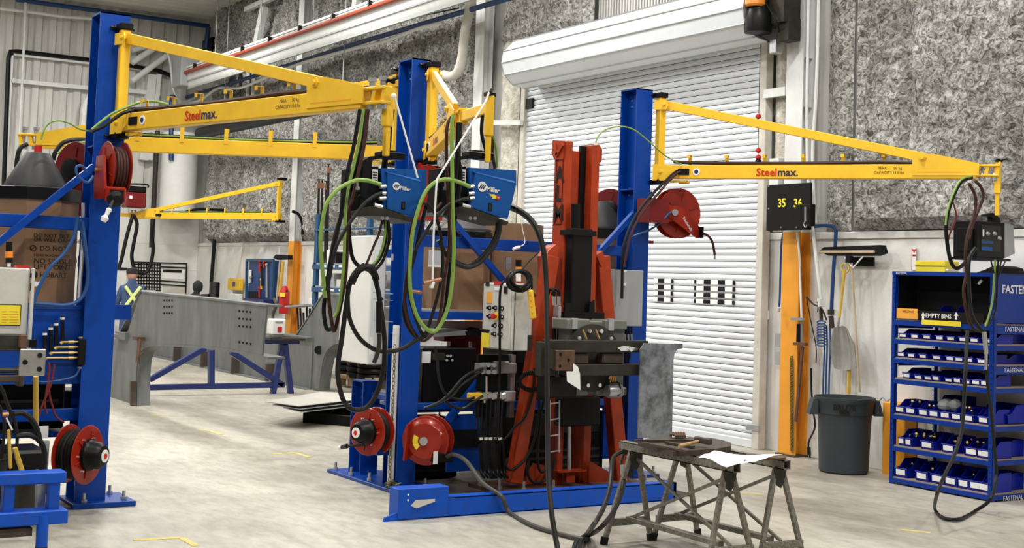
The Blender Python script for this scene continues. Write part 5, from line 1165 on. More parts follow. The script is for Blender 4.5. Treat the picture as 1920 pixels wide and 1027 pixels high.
# fixture: brown bars and polished plate
t = thing('fixture_frame', P(30, 700, y=9.2), 'brown steel fixture bars with polished plate at the left edge', 'fixture')
def lb(n, a, c_, h, m, y=9.15, d=.1): 
    p, q = P(*a, y=y), P(*c_, y=y); return MB().bb((p.x, y, p.z-h/2), (q.x, y+d, q.z+h/2), b=.008).build(n, m, t)
lb('cross_tube', (-20, 641), (40, 641), .1, 'dark_steel'); lb('cross_tube', (-20, 695), (38, 695), .03, 'dark_steel'); lb('cross_tube', (-20, 710), (36, 710), .05, 'rusty'); lb('cross_tube', (-20, 655), (40, 655), .02, 'rusty')
lb('end_block', (36, 640), (52, 640), .09, 'rust_orange', 9.12); lb('end_block', (34, 706), (46, 706), .13, 'rusty', 9.2)
MB().bb(P(35, 705, y=9.08), P(86, 654, y=9.095), b=.006).build('polished_plate', 'aluminium', t)
for q in ((75, 666), (47, 679), (74, 692)): MB().cyl(P(*q, y=9.08), P(*q, y=9.074), .017, n=12).build('plate_hole', 'black_matte', t)
MB().bb(P(54, 652, y=9.25), P(66, 636, y=9.3)).build('black_clamp', 'black', t)
# four black rods and manifold
t = thing('gas_manifold', P(120, 740, y=10.25), 'row of four black gas tubes with brass fittings on the blue panel', 'manifold')
for k, (px, top, bot) in enumerate(((84, 618, 655), (95, 608, 664), (105, 600, 655), (117, 589, 645))):
    MB().cyl(P(px, bot, y=10.27), P(px, top+9, y=10.27), .0145, n=12).build('black_tube', 'black', t)
    MB().cyl(P(px, top+10, y=10.27), P(px, top+6, y=10.27), .017, n=10).build('collar', 'label_white', t)
    MB().cyl(P(px, top+6, y=10.27), P(px, top, y=10.27), .009, .004, n=8).build('nozzle', 'dark_steel', t)
for k, py in enumerate((641, 651, 661, 671)):
    x0 = (117, 106, 97, 87)[k]
    b = MB(); b.cyl(P(x0, py, y=10.26), P(146, py-.5, y=10.26), .008, n=8); b.cyl(P(x0, py, y=10.26), P(x0-4, py+3, y=10.26), .014, n=8); b.cyl(P(128, py, y=10.26), P(138, py-.3, y=10.26), .013, n=8); b.build('brass_fitting', 'brass', t)
MB().bb(P(146, 685, y=10.22), P(157, 634, y=10.3), b=.005).build('manifold_block', 'black', t)
b = MB(); b.cyl(P(151, 634, y=10.26), P(151, 631, y=10.26), .02, n=8); b.cyl(P(150, 687, y=10.26), P(150, 691, y=10.26), .02, n=8); b.build('end_plug', 'aluminium', t)
for k, pts in enumerate(([(92, 680), (92, 700), (86, 740), (84, 760), (88, 775)], [(102, 683), (98, 710), (90, 735), (80, 758), (73, 780)], [(90, 700), (93, 740), (98, 760), (105, 780), (120, 792)])):
    hose(pts, 10.2, .008, 'hose_red', ['left thin red hose under the gas manifold', 'middle thin red hose crossing under the gas manifold', 'right thin red hose bending to the right under the gas manifold'][k], group='red hoses under the gas manifold')
hose([(149, 690), (140, 705), (110, 713), (80, 716), (60, 712)], 10.2, .008, 'hose_blue', 'thin blue hose leaving the bottom of the manifold block')
hose([(146, 405), (138, 445), (120, 475), (95, 500), (75, 535), (62, 570)], 10.15, .014, 'hose_blue', 'blue hose slanting in front of the printed drum')
hose([(62, 568), (90, 570), (120, 572), (145, 565), (160, 545), (165, 510), (160, 460), (154, 415)], 10.17, .014, 'hose_blue', 'blue hose sagging under the printed drum to the left column')
hose([(62, 572), (95, 575), (125, 573), (150, 560), (163, 535), (163, 500), (155, 450), (150, 410)], 10.22, .010, 'hose_blue', 'second thinner blue hose under the printed drum')
hose([(176, 330), (165, 342), (150, 334), (143, 322), (145, 312), (155, 312), (162, 322)], 10.0, .011, 'hose_blue', 'short blue hose curling between the reels on the left column')
# yellow post and dark clutter low left
t = thing('yellow_post', P(68, 880, y=9.6), 'thin yellow pipe rising behind the bottom left blue stand', 'pipe')
b = MB(); b.cyl(P(67, 800, y=9.5), P(67, 704, y=9.3), .018, n=12); b.build('pipe', 'wood_yellow', t)
b = MB(); b.bar(P(27, 838, y=9.0), P(44, 892, y=9.0), .035, .03, b=.006); b.build('slanted_bar', 'wood_yellow', t)
b = MB(); b.bar(P(16, 805, y=8.95), P(20, 878, y=8.95), .018, .02, b=.004); b.build('side_strap', 'wood_yellow', t)
t = thing('power_source', P(60, 770, y=10.6), 'black power source standing in the left jig', 'welder')
MB().bb(P(20, 780, y=10.6), P(140, 725, y=10.9), b=.01).build('housing', 'black', t)
t = thing('pump_unit', P(60, 930, y=9.9), 'dark hydraulic pump unit behind the bottom left blue stand', 'pump')
MB().bb(P(10, 960, y=9.4), P(66, 830, y=9.8), b=.02).build('tank', 'black', t)
MB().lathe([(.07, 0), (.075, .02), (.075, .2), (.05, .22)], P(45, 955, y=9.3), n=18).build('cylinder', 'dark_steel', t)
MB().bb(P(72, 895, y=9.9), P(90, 825, y=9.95)).build('white_box', 'cabinet_grey', t); MB().bb(P(70, 822, y=10), P(90, 798, y=10.02)).build('paper_label', 'label_white', t)
MB().bb(P(70, 896, y=9.3), P(104, 880, y=9.5)).build('bracket', 'cabinet_grey', t)
for i, pts in enumerate(([(26, 775), (45, 775), (62, 790), (72, 812), (75, 830)], [(30, 818), (50, 815), (70, 822), (82, 840), (84, 870)], [(5, 730), (15, 760), (28, 790), (32, 830), (22, 858), (0, 862)], [(0, 722), (10, 745), (18, 780), (18, 820), (10, 850)], [(-2, 760), (8, 790), (6, 830), (2, 860)])):
    hose(pts, 9.0, .018 if i < 2 else .011, 'rubber', ['thick black hose arching behind the blue stand, upper', 'thick black hose arching behind the blue stand, lower', 'black cable loop at the left edge, outermost', 'black cable loop at the left edge, middle', 'black cable loop at the left edge, innermost'][i], group='black hoses at the left edge')
t = thing('valve_lever', P(12, 790, y=8.9), 'white valve lever at the left edge', 'valve')
b = MB(); b.bar(P(12, 783, y=8.9), P(23, 806, y=8.9), .01, .01); b.build('lever', 'label_white', t)
b = MB(); b.cyl(P(5, 777, y=8.9), P(16, 776, y=8.9), .015, n=8); b.build('valve_body', 'copper', t)
b = MB(); b.bb((xc+.02, yc0-.003, zb2+.01), (xc+.026, yc0, zt_-.01)); b.build('door_seam', 'dark_steel', bpy.data.objects['control_cabinet'])

# plain black boxes added to fill the dark depth of the lower racks
for i, (x0, x1, y0, y1, z0, z1, lab) in enumerate(((6.62, 7.12, 10.4, 10.95, .67, 1.25, 'added black box behind the red mast, nearer the centre'), (7.16, 7.7, 10.4, 10.95, .67, 1.2, 'added black box beside the right blue column'), (6.5, 7.05, 10.35, 10.9, .03, .58, 'added black box on the floor plate behind the mast foot'), (7.1, 7.65, 10.35, 10.9, .03, .6, 'added black box at the foot of the right blue column'),
    (1.55, 2.05, 10.5, 11.0, .56, 1.1, 'added black box in the left jig, second from the column'), (2.1, 2.62, 10.5, 11.0, .56, 1.12, 'added black box in the left jig beside the column'), (1.6, 2.2, 10.5, 11.0, .03, .48, 'added black box low in the left jig'), (5.6, 6.1, 10.45, 10.9, .03, .55, 'added black box behind the foot reel'))):
    t = thing('power_source', ((x0+x1)/2, (y0+y1)/2, z0), lab, 'welder', 'black boxes added to fill the dark racks')
    MB().bb((x0, y0, z0), (x1, y1, z1), b=.012).build('housing', 'black_matte', t)
    MB().bb((x0+.03, y0-.01, z1-.2), (x1-.03, y0, z1-.03), b=.004).build('control_panel', 'black', t)
    for k in range(3): MB().bb((x0+.05, y0-.006, z0+.06+k*.07), (x1-.05, y0, z0+.085+k*.07)).build('vent_slat', 'dark_steel', t)
    b = MB(); b.tube([(x0+.08, (y0+y1)/2, z1), (x0+.08, (y0+y1)/2, z1+.05), (x1-.08, (y0+y1)/2, z1+.05), (x1-.08, (y0+y1)/2, z1)], .012, smooth=0); b.build('handle', 'dark_steel', t)
# ================================================================ RIGHT WALL ITEMS
t = thing('number_board', P(1478, 430, x=10.25), 'black board with yellow numbers 35 and 36 above the near orange column', 'board')
a, c = P(1436, 432, x=10.27), P(1520, 342, x=10.27)
MB().bb((10.27, c.y, a.z), (10.30, a.y, c.z), b=.004).build('board', 'black_matte', t)
text('35', P(1466, 381, x=10.268), -YA, ZA, .13, 'label_yellow', t, align='CENTER', bold=.02)
text('36', P(1496, 381, x=10.268), -YA, ZA, .13, 'label_yellow', t, align='CENTER', bold=.02)
for q in ((1441, 391), (1464, 426), (1493, 426), (1441, 349)): MB().cyl(P(*q, x=10.27), P(*q, x=10.262), .01, n=8).build('screw', 'chrome', t)
MB().bb(P(1500, 425, x=10.24), P(1520, 382, x=10.16), b=.008).build('junction_box', 'black', t)
b = MB(); b.cyl(P(1510, 388, x=10.13), P(1510, 415, x=10.13), .01, n=8); b.tube([P(1510, 415, x=10.13), P(1507, 420, x=10.13), P(1510, 426, x=10.13), P(1513, 421, x=10.13)], .006, n=6); b.build('hook_bolt', 'galvanised', t)
# things on the near orange column
t = thing('column_hardware', P(1500, 800, x=10.46), 'clamp, rod and long chain on the near orange column', 'chain')
MB().bb(P(1493, 641, x=10.4), P(1501, 607, x=10.46), b=.005).build('black_latch', 'black', t)
b = MB(); b.cyl(P(1503, 600, x=10.44), P(1504, 650, x=10.44), .014, n=8); b.bar(P(1484, 598, x=10.42), P(1506, 598, x=10.42), .03, .03); b.build('clamp', 'galvanised', t)
b = MB(); b.bar(P(1490, 644, x=10.43), P(1512, 645, x=10.43), .05, .03); b.bar(P(1505, 650, x=10.45), P(1492, 790, x=10.45), .02, .03); b.build('rod', 'base_brown', t)
b = MB(); q0, q1 = P(1484, 672, x=10.455), P(1485, 846, x=10.455); n_ = 52
for k in range(n_):
    o = q0.lerp(q1, k/n_); ax = (YA if k % 2 else XA)*.02
    b.tube([o+ax*math.cos(R(a))+ZA*.03*math.sin(R(a)) for a in range(0, 360, 60)], .006, n=4, smooth=0, closed=True)
b.build('chain', 'chain_brass', t, kind='stuff')
b = MB(); b.tube([P(1494, 436, x=10.44), P(1499, 480, x=10.44), P(1501, 540, x=10.44), P(1503, 597, x=10.44)], .012, n=6); b.build('white_hose', 'white', t)
hose([(1469, 436, 10.98), (1465, 460, 10.99), (1463, 520, 10.99), (1462, 560, 11.0), (1460, 580, 11.01)], 10.98, .012, 'hose_blue', 'dark blue cable hanging on the white wall left of the near orange column', cat='cable')
b = MB(); b.cyl(P(1461, 576, x=10.4), P(1459, 584, x=10.4), .02, n=8); b.build('cable_end', 'beige', label='beige plug on the end of the dark blue wall cable', category='plug')
MB().bb(P(1428, 598, x=10.63), P(1436, 582, x=10.58), b=.005).build('wall_switch', 'white_plain', label='small white switch box on the wall strip beside the roller door', category='switch')
for i, (a, c) in enumerate(((649, 625), (683, 659))):
    MB().bb(P(1457, a, x=10.62), P(1466, c, x=10.58), b=.004).build('wall_plate', 'cabinet_grey', label=['upper grey blank plate on the wall by the near orange column', 'lower grey blank plate on the wall by the near orange column'][i], category='plate')
# broom
XW = 10.5
t = thing('broom', P(1605, 740, x=XW), 'wide black push broom with pale pole hung on the wall', 'broom')
pa, pb = P(1541, 470, x=XW), P(1646, 466, x=XW)
b = MB()
vs = []
b.bb((XW-.06, pb.y, pa.z-.03), (XW+.02, pa.y, pa.z), b=.008); b.build('broom_block', 'wood_pale', t)
b = MB(); b.prism([P(1536, 470, x=XW-.04), P(1545, 463, x=XW-.04), P(1650, 459, x=XW-.04), P(1654, 474, x=XW-.04), P(1640, 479, x=XW-.04), P(1552, 479, x=XW-.04)], (.09, 0, 0)); b.build('bristles', 'black_matte', t)
MB().cyl(P(1596, 483, x=XW-.03), P(1612, 735, x=XW-.03), .013, n=12).build('pole', 'wood_pale', t)
b = MB(); b.cyl(P(1584, 482, x=XW-.05), P(1597, 500, x=XW-.05), .007, n=6); b.cyl(P(1618, 481, x=XW-.05), P(1599, 502, x=XW-.05), .007, n=6); b.build('brace', 'white_plain', t)
b = MB(); b.bb(P(1585, 492, x=XW-.07), P(1600, 480, x=XW-.02)); b.build('ferrule', 'black', t)
MB().bb(P(1598, 499, x=10.63), P(1637, 482, x=10.6), b=.004).build('wall_bracket', 'black', label='black steel wall bracket behind the push broom', category='bracket')
# shovel
t = thing('shovel', P(1580, 740, x=XW), 'grey aluminium scoop shovel hung blade down with yellow D handle', 'shovel')
x_ = XW-.05
MB().cyl(P(1584, 505, x=x_), P(1574, 595, x=x_), .017, .014, n=12).build('handle', 'wood_yellow', t)
b = MB(); b.tube([P(1584, 512, x=x_), P(1578, 505, x=x_), P(1579, 497, x=x_), P(1584, 494, x=x_), P(1591, 499, x=x_), P(1591, 507, x=x_), P(1585, 512, x=x_)], .009, n=8); b.build('grip', 'wood_yellow', t)
MB().cyl(P(1575, 590, x=x_), P(1570, 618, x=x_), .012, n=10).build('socket', 'aluminium', t)
# dished blade: grid
out_l = [(1562, 614), (1556, 640), (1556, 665), (1563, 690)]; out_r = [(1586, 614), (1598, 640), (1603, 665), (1604, 690)]
vs = []; nu = 10
for j in range(len(out_l)):
    l, r_ = P(*out_l[j], x=x_), P(*out_r[j], x=x_)
    for i in range(nu+1):
        u = i/nu; d = .045*(1-(2*u-1)**2)*(1 if j < 3 else .4); rib = .008*math.cos(u*6*math.pi)
        p = l.lerp(r_, u); vs.append(V3((p.x+d+rib, p.y, p.z-(.02*(1-(2*u-1)**2) if j == 3 else 0)+(.02*(1-abs(2*u-1)) if j == 0 else 0))))
n_ = len(vs); fs = [(j*(nu+1)+i, j*(nu+1)+i+1, (j+1)*(nu+1)+i+1, (j+1)*(nu+1)+i) for j in range(3) for i in range(nu)]
b = MB(); b.add(vs+[v+V3((.004, 0, 0)) for v in vs], fs+[tuple(a+n_ for a in f[::-1]) for f in fs]); b.build('blade', 'aluminium', t)
# second tool: yellow handle below
MB().cyl(P(1592, 692, x=XW), P(1591, 738, x=XW), .02, n=10).build('wooden_pole', 'wood_yellow', label='short yellow tool handle standing in the grey bin below the shovel blade', category='handle')
# hoses and fittings
t = thing('air_hose_rack', P(1555, 740, x=XW), 'blue air hoses with coiled cord and couplings hanging beside the shovel', 'hose')
x_ = XW-.02
b = MB(); b.tube([P(1520, 425, x=x_), P(1540, 423, x=x_), P(1558, 424, x=x_), P(1566, 430, x=x_), P(1567, 445, x=x_), P(1562, 520, x=x_), P(1559, 580, x=x_)], .02, n=8); b.build('blue_drop_pipe', 'pipe_blue', t)
b = MB(); b.tube([P(1512, 556, x=x_), P(1525, 570, x=x_), P(1540, 578, x=x_), P(1550, 600, x=x_)], .009); b.tube([P(1512, 558, x=x_), P(1520, 600, x=x_), P(1530, 650, x=x_), P(1530, 680, x=x_)], .006, n=5); b.build('cord', 'rubber', t)
for k, px in enumerate((1545, 1550, 1556)):
    b = MB(); b.tube([P(px, 610, x=x_), P(px+1, 650, x=x_), P(px-1, 700, x=x_), P(px-2, 742, x=x_)], .010, n=6); b.build('blue_hose', 'hose_blue', t)
b = MB()
for k in range(9):
    z = 604+k*5; b.tube([P(1540+8*math.cos(R(a)), z+3*math.sin(R(a))+k*.2, x=x_-.03-.02*math.sin(R(a))) for a in range(0, 360, 45)], .009, n=5, smooth=0, closed=True)
b.build('coil_cord', 'pipe_blue', t, kind='stuff')
MB().cyl(P(1538, 560, x=x_), P(1540, 575, x=x_), .035, n=12).build('regulator', 'white', t)
b = MB(); b.cyl(P(1539, 578, x=x_), P(1540, 600, x=x_), .02, n=10); b.cyl(P(1558, 592, x=x_), P(1560, 615, x=x_), .028, n=10); b.cyl(P(1558, 580, x=x_), P(1558, 590, x=x_), .035, n=10); b.tube([P(1533, 585, x=x_), P(1534, 570, x=x_), P(1532, 566, x=x_)], .007); b.build('coupling', 'dark_steel', t)
hose([(1521, 690, 10.3), (1521, 720, 10.3), (1524, 765, 10.3), (1528, 800, 10.3), (1516, 830, 10.3), (1519, 858, 10.3)], 10.3, .010, 'rubber', 'thin black cable down the wall left of the grey bin', cat='cable')
b = MB(); b.cyl(P(1516, 838, x=10.5), P(1517, 852, x=10.5), .022, n=8); b.build('cable_connector', 'dark_steel', label='dark inline connector on the thin cable near the floor', category='connector')
# trash can
c = P(1593, 885, z=0); c = V3((10.13, 9.63, 0))
t = thing('trash_can', c, 'large round grey plastic waste bin with side handles against the wall', 'bin')
r1, r0, hh = .285, .245, P(1590, 744, x=10.13).z
MB().lathe([(.01, 0), (r0-.02, 0), (r0, .02), (r1-.02, hh*.77), (r1-.005, hh*.78), (r1+.008, hh*.93), (r1+.02, hh*.96), (r1+.02, hh), (r1, hh), (r0-.02, .05), (.01, .04)], c, n=44, caps=False).build('body', 'can_grey', t)
for s_ in (-1, 1):
    d = V3((.5*s_*.9, -.86*s_, 0)).normalized() if 0 else V3((math.cos(_yaw)*s_, -math.sin(_yaw)*s_, 0))
    w_ = ZA.cross(d)
    b = MB(); b.prism([c+d*(r1-.0)+ZA*(hh*.98)-w_*.08, c+d*(r1+.05)+ZA*(hh*.96)-w_*.08, c+d*(r1+.09)+ZA*(hh*.76)-w_*.08, c+d*(r1-.0)+ZA*(hh*.76)-w_*.08], w_*.16); b.build('handle', 'can_grey', t)
dc_ = V3((-.75, -.66, 0)); uu = V3((.66, -.75, 0))
pc = c+V3((-math.sin(_yaw+.25), -math.cos(_yaw+.25), 0))*(r1+.01); uu = V3((math.cos(_yaw+.25), -math.sin(_yaw+.25), 0))
text('BRUTE', pc+ZA*hh*.88, uu, ZA, .075, 'ink', t, align='CENTER', bold=.03)
MB().bar(pc+ZA*hh*.82-uu*.05, pc+ZA*hh*.82+uu*.05, .006, .03).build('raised_mark', 'ink', t)
# orange barrier behind the shelves
b = MB(); b.bb(P(1652, 892, x=10.45), P(1720, 757, x=10.63), b=.01)
b.build('orange_guard', 'orange', label='orange steel guard standing between the grey bin and the blue shelving', category='guard')
b = MB(); b.tube([P(1648, 752, x=10.5), P(1655, 745, x=10.5), P(1662, 752, x=10.5), P(1668, 748, x=10.5)], .008, n=5); b.build('wire_tangle', 'cabinet_grey', label='tangle of grey wire on top of the orange guard', category='wire')
# fire extinguisher arrow sign
t = thing('arrow_sign', P(1714, 503, x=10.64), 'narrow white sign with red arrow above the blue shelving', 'sign')
MB().bb(P(1709, 506, x=10.64), P(1719, 465, x=10.635)).build('sign_panel', 'label_white', t)
b = MB(); b.prism([P(1710, 467, x=10.634), P(1718, 467, x=10.634), P(1714, 474, x=10.634)], (-.002, 0, 0)); b.bb(P(1709, 506, x=10.634), P(1710, 465, x=10.632)); b.bb(P(1718, 506, x=10.634), P(1719, 465, x=10.632)); b.bb(P(1711, 480, x=10.634), P(1717, 477, x=10.632)); b.build('red_print', 'red', t)
# ---- blue bin shelving
SX, SY0, SY1 = 10.0, 7.745, 8.92
SD = .62
t = thing('bin_shelving', (SX+SD/2, (SY0+SY1)/2, 0), 'blue steel shelving full of blue plastic bins on the right', 'shelving')
ST = 2.03
for x in (SX, SX+SD-.04):
    for y in (SY0, SY1-.045):
        b = MB(); b.bb((x, y, 0), (x+.04, y+.003, ST)); b.bb((x, y, 0), (x+.003, y+.045, ST)) if x == SX else b.bb((x+.037, y, 0), (x+.04, y+.045, ST))
        b.build('upright', 'shelf_blue', t)
        b = MB()
        for k in range(38):
            z = .05+k*.052
            if z < ST-.05: b.cyl((x-.001, y+.022, z), (x-.002, y+.022, z), .006, n=5)
        b.build('slot_row', 'black_matte', t, kind='stuff')
lev = [P(1690, q, x=SX).z for q in (600, 636, 672, 711, 778, 838, 898)]
lev = [round(z, 3) for z in lev]
for k, z in enumerate(lev):
    h = .045 if k else .05
    for y0_, y1_, x0_, x1_ in ((SY0, SY1, SX-.002, SX+.01), (SY0, SY1, SX+SD-.01, SX+SD)):
        MB().bb((x0_, y0_+.04, z-h), (x1_, y1_-.04, z), b=.002).build('shelf_beam', 'shelf_blue', t)
    for yy in (SY0, SY1-.012): MB().bb((SX+.04, yy, z-h-(.03 if k in (0, 2) else 0)), (SX+SD-.04, yy+.012, z), b=.002).build('end_beam', 'shelf_blue', t)
    MB().bb((SX+.008, SY0+.012, z-.0), (SX+SD-.01, SY1-.012, z+.012)).build('shelf_board', 'chipboard', t)
MB().bb((SX-.004, SY0, ST-.035), (SX+SD, SY1, ST)).build('top_panel', 'shelf_blue', t)
b = MB(); b.bb((SX+.3, SY0+.04, lev[0]), (SX+.31, SY1-.04, ST-.03)); b.build('back_panel', 'black_matte', t)
MB().bb((SX+.04, SY1-.02, lev[0]), (SX+SD, SY1-.01, ST-.03)).build('side_liner', 'black_matte', t)
MB().bb((SX+.04, SY0, lev[0]+.02), (SX+SD, SY0+.008, ST-.03)).build('side_panel', 'shelf_blue', t)
text('FASTENAL', (SX+.1, SY0-.002, P(1895, 543, y=SY0).z), XA, ZA, .105, 'label_white', t, bold=.02)
for k in (0, 2, 6): text('FASTENAL', (SX+.15, SY0-.002, lev[k]-.035), XA, ZA, .06, 'label_white', t)
text('FASTENAL', (SX-.006, SY1-.05, ST-.018), -YA, ZA, .03, 'label_white', t)
MB().bb((SX-.01, P(1845, 590, x=SX).y, lev[0]+.005), (SX-.004, P(1722, 590, x=SX).y, lev[0]+.1)).build('sign_strip', 'black_matte', t)
text('EMPTY BINS', (SX-.011, P(1737, 590, x=SX).y, lev[0]+.055), -YA, ZA, .056, 'label_white', t, bold=.02)
for px in (1731, 1793):
    o = P(px, 592, x=SX-.011); b = MB(); b.prism([o+V3((0, -y, z)) for y, z in ((-.012, -.035), (.012, -.035), (.012, 0), (.026, 0), (0, .035), (-.026, 0), (-.012, 0))], (-.002, 0, 0)); b.build('arrow_print', 'label_white', t)
MB().bb(P(1681, 596, x=SX-.012), P(1721, 579, x=SX-.008)).build('orange_label', 'label_orange', t)
text('WELDING', P(1692, 583.5, x=SX-.013), -YA, ZA, .03, 'ink', t)
MB().bb(P(1728, 608, x=SX-.012), P(1802, 603, x=SX-.008)).build('yellow_label', 'label_yellow', t)
for k, (z0_, z1_) in enumerate(((604, 630), (641, 666), (682, 705))): MB().bb(P(1676, z1_, x=SX+.05), P(1684, z0_, x=SX+.046)).build('white_card', 'label_white', t)
# bins
bins = {}
def bin_(w_, h_, d_=.28):
    key = (round(w_, 3), round(h_, 3))
    if key in bins: return bins[key]
    me = []
    t_ = .006
    def side(y): # side wall prism in xz
        return [(0, y, 0), (d_, y, 0), (d_, y, h_), (d_*.45, y, h_), (d_*.18, y, h_*.55), (0-.012, y, h_*.5)]
    b = MB(); b.prism(side(-w_/2), (0, t_, 0)); b.prism(side(w_/2-t_), (0, t_, 0)); b.bb((0, -w_/2, 0), (d_, w_/2, t_)); b.bb((d_-t_, -w_/2, 0), (d_, w_/2, h_))
    b.prism([(0, -w_/2, 0), (t_, -w_/2, 0), (t_-.012, -w_/2, h_*.5), (-.012, -w_/2, h_*.5)], (0, w_, 0)); b.cyl((-.014, -w_/2, h_*.5), (-.014, w_/2, h_*.5), .006, n=6)
    l = MB(); l.prism([(-.0125, -w_*.36, h_*.14), (-.0155, -w_*.36, h_*.44), (-.0155, w_*.36, h_*.44), (-.0125, w_*.36, h_*.14)], (-.0015, 0, 0))
    bins[key] = (b, l); return bins[key]
meshes = {}
def place_bin(y, z, w_, h_, label, x=SX+.025, rz=0):
    key = (round(w_, 3), round(h_, 3)); b, l = bin_(w_, h_)
    if key not in meshes:
        o1 = MB().add(b.v, b.f).build('plastic_bin', 'bin_blue'); off = o1.location.copy()
        o1.data.transform(Matrix.Translation(off)); o1.location = (0, 0, 0)
        o2 = MB().add(l.v, l.f).build('front_label', 'label_white'); off = o2.location.copy(); o2.data.transform(Matrix.Translation(off)); o2.location = (0, 0, 0)
        meshes[key] = (o1.data, o2.data); bpy.data.objects.remove(o1); bpy.data.objects.remove(o2)
    o = bpy.data.objects.new('plastic_bin', meshes[key][0]); col.objects.link(o); o.location = (x, y, z); o.rotation_euler = (0, 0, rz)
    o['label'] = label; o['category'] = 'bin'; o['group'] = 'blue plastic bins on the shelving'
    c_ = bpy.data.objects.new('front_label', meshes[key][1]); col.objects.link(c_); c_.parent = o
    return o
ordn = ['leftmost', 'second from left', 'third from left', 'fourth from left', 'fifth from left', 'sixth from left', 'seventh from left', 'eighth from left', 'ninth from left', 'rightmost']
rowname = {1: 'first shelf below the sign', 2: 'second shelf below the sign', 3: 'third shelf below the sign', 4: 'fourth shelf below the sign', 5: 'fifth shelf below the sign', 6: 'bottom shelf'}
rows = {1: ([1690, 1712, 1735, 1759, 1780, 1803, 1824, 1848], .095, .085), 2: ([1687, 1706, 1728, 1754, 1779, 1796, 1814, 1838], .095, .085), 3: ([1698, 1720, 1738, 1753, 1777, 1793, 1810, 1828, 1845], .1, .1),
        4: ([1685, 1706, 1730, 1750, 1771, 1792, 1815, 1843], .115, .13), 5: ([1690, 1703, 1738, 1778, 1821, 1851], .15, .15), 6: ([1690, 1729, 1758, 1783, 1807, 1829, 1852], .15, .17)}
for rk, (xs, wd, hh_) in rows.items():
    ys = [P(px, 700, x=SX).y for px in xs]
    for i, y in enumerate(ys):
        gaps = [abs(y-ys[j]) for j in (i-1, i+1) if 0 <= j < len(ys)]; w_ = min(min(gaps)*.98, wd)
        y = min(max(y, SY0+.03+w_/2), SY1-.05-w_/2)
        place_bin(y, lev[rk]+.013, round(w_, 2), hh_*(1 if not (rk == 3 and i in (1, 2, 4, 6)) else .8), ('blue plastic bin, %s on the %s' % (ordn[i] if i < len(xs)-1 else 'rightmost', rowname[rk])))
    # second row behind on the deep shelves
place_bin(P(1740, 740, x=SX).y, lev[4]+.013, .25, .19, 'large blue bin behind the front row on the fourth shelf below the sign', x=SX+.25)
place_bin(P(1830, 740, x=SX).y, lev[4]+.013, .3, .17, 'large blue bin behind the right end of the fourth shelf front row', x=SX+.25)
place_bin(P(1760, 590, x=SX).y, lev[0]+.013, .2, .14, 'single dark blue bin inside the open empty bins shelf', x=SX+.06)
# end bins facing the camera on the right end
for k, (rk, px) in enumerate(((1, 1895), (2, 1910), (4, 1895), (5, 1900), (6, 1905))):
    q = P(px, 700, y=SY0+.02)
    place_bin(SY0+.2, lev[rk]+.013, .2, .15 if rk > 3 else .085, 'blue bin at the open right end of the %s' % rowname[rk], x=min(q.x, SX+.27)+.02)
b = MB()
for k in range(40):
    rk = random.choice((4, 5, 6, 5)); y = SY0+.1+random.random()*1.0
    b.sphere((SX+.09+random.random()*.12, y, lev[rk]+.1+random.random()*.045), .011+random.random()*.01, 6)
b.build('brass_fittings', 'brass', label='loose brass fittings heaped in the lower blue bins', category='fittings', kind='stuff')
b = MB(); o = V3((SX+.15, P(1755, 740, x=SX).y, lev[4]+.13)); b.sphere(o, .09, 10, (1, .9, .7)); b.sphere(o+V3((0, -.1, .01)), .06, 8); b.build('cloth_bundle', 'cabinet_grey', label='grey cloth bundle stuffed in a bin on the fourth shelf', category='cloth')
# items on top of shelving
t = thing('tissue_box', (SX+.12, P(1744, 500, x=SX+.1).y, ST), 'old yellow box lying on top of the blue shelving', 'box')
qa, qb = P(1716, 505, x=SX+.1), P(1772, 489, x=SX+.1)
MB().bb((SX+.1, qb.y, ST), (SX+.3, qa.y, qb.z), b=.004).build('box_body', 'label_yellow', t)
MB().bb((SX+.098, qb.y, (ST+qb.z)/2), (SX+.1, qa.y, (ST+qb.z)/2+.008)).build('box_print', 'ink', t)
b = MB(); ya_ = P(1830, 500, x=SX+.1).y; b.prism([(SX+.1, ya_, ST), (SX+.1, ya_-.3, ST), (SX+.1, ya_-.28, ST+.05), (SX+.1, ya_-.2, ST+.07), (SX+.1, ya_-.1, ST+.03)], (.3, 0, 0)); b.build('black_bag', 'black_matte', label='flat black bag lying at the right end on top of the shelving', category='bag')
b = MB(); b.bb(P(1773, 507, x=SX+.05), P(1798, 505, x=SX+.2)); b.build('paper_note', 'paper', label='white paper beside the yellow box on top of the shelving', category='paper')
b = MB(); b.tube([P(1827, 516, x=SX+.1), P(1829, 530, x=SX+.1), P(1835, 533, x=SX+.1)], .005, n=5); b.build('hanging_wire', 'rubber', label='thin wire loop hanging inside the empty bins shelf', category='wire')
b = MB(); b.cyl(P(1835, 532, x=SX+.1), P(1841, 525, x=SX+.1), .013, n=8); b.build('wire_plug', 'label_white', label='small white plug end inside the empty bins shelf', category='plug')
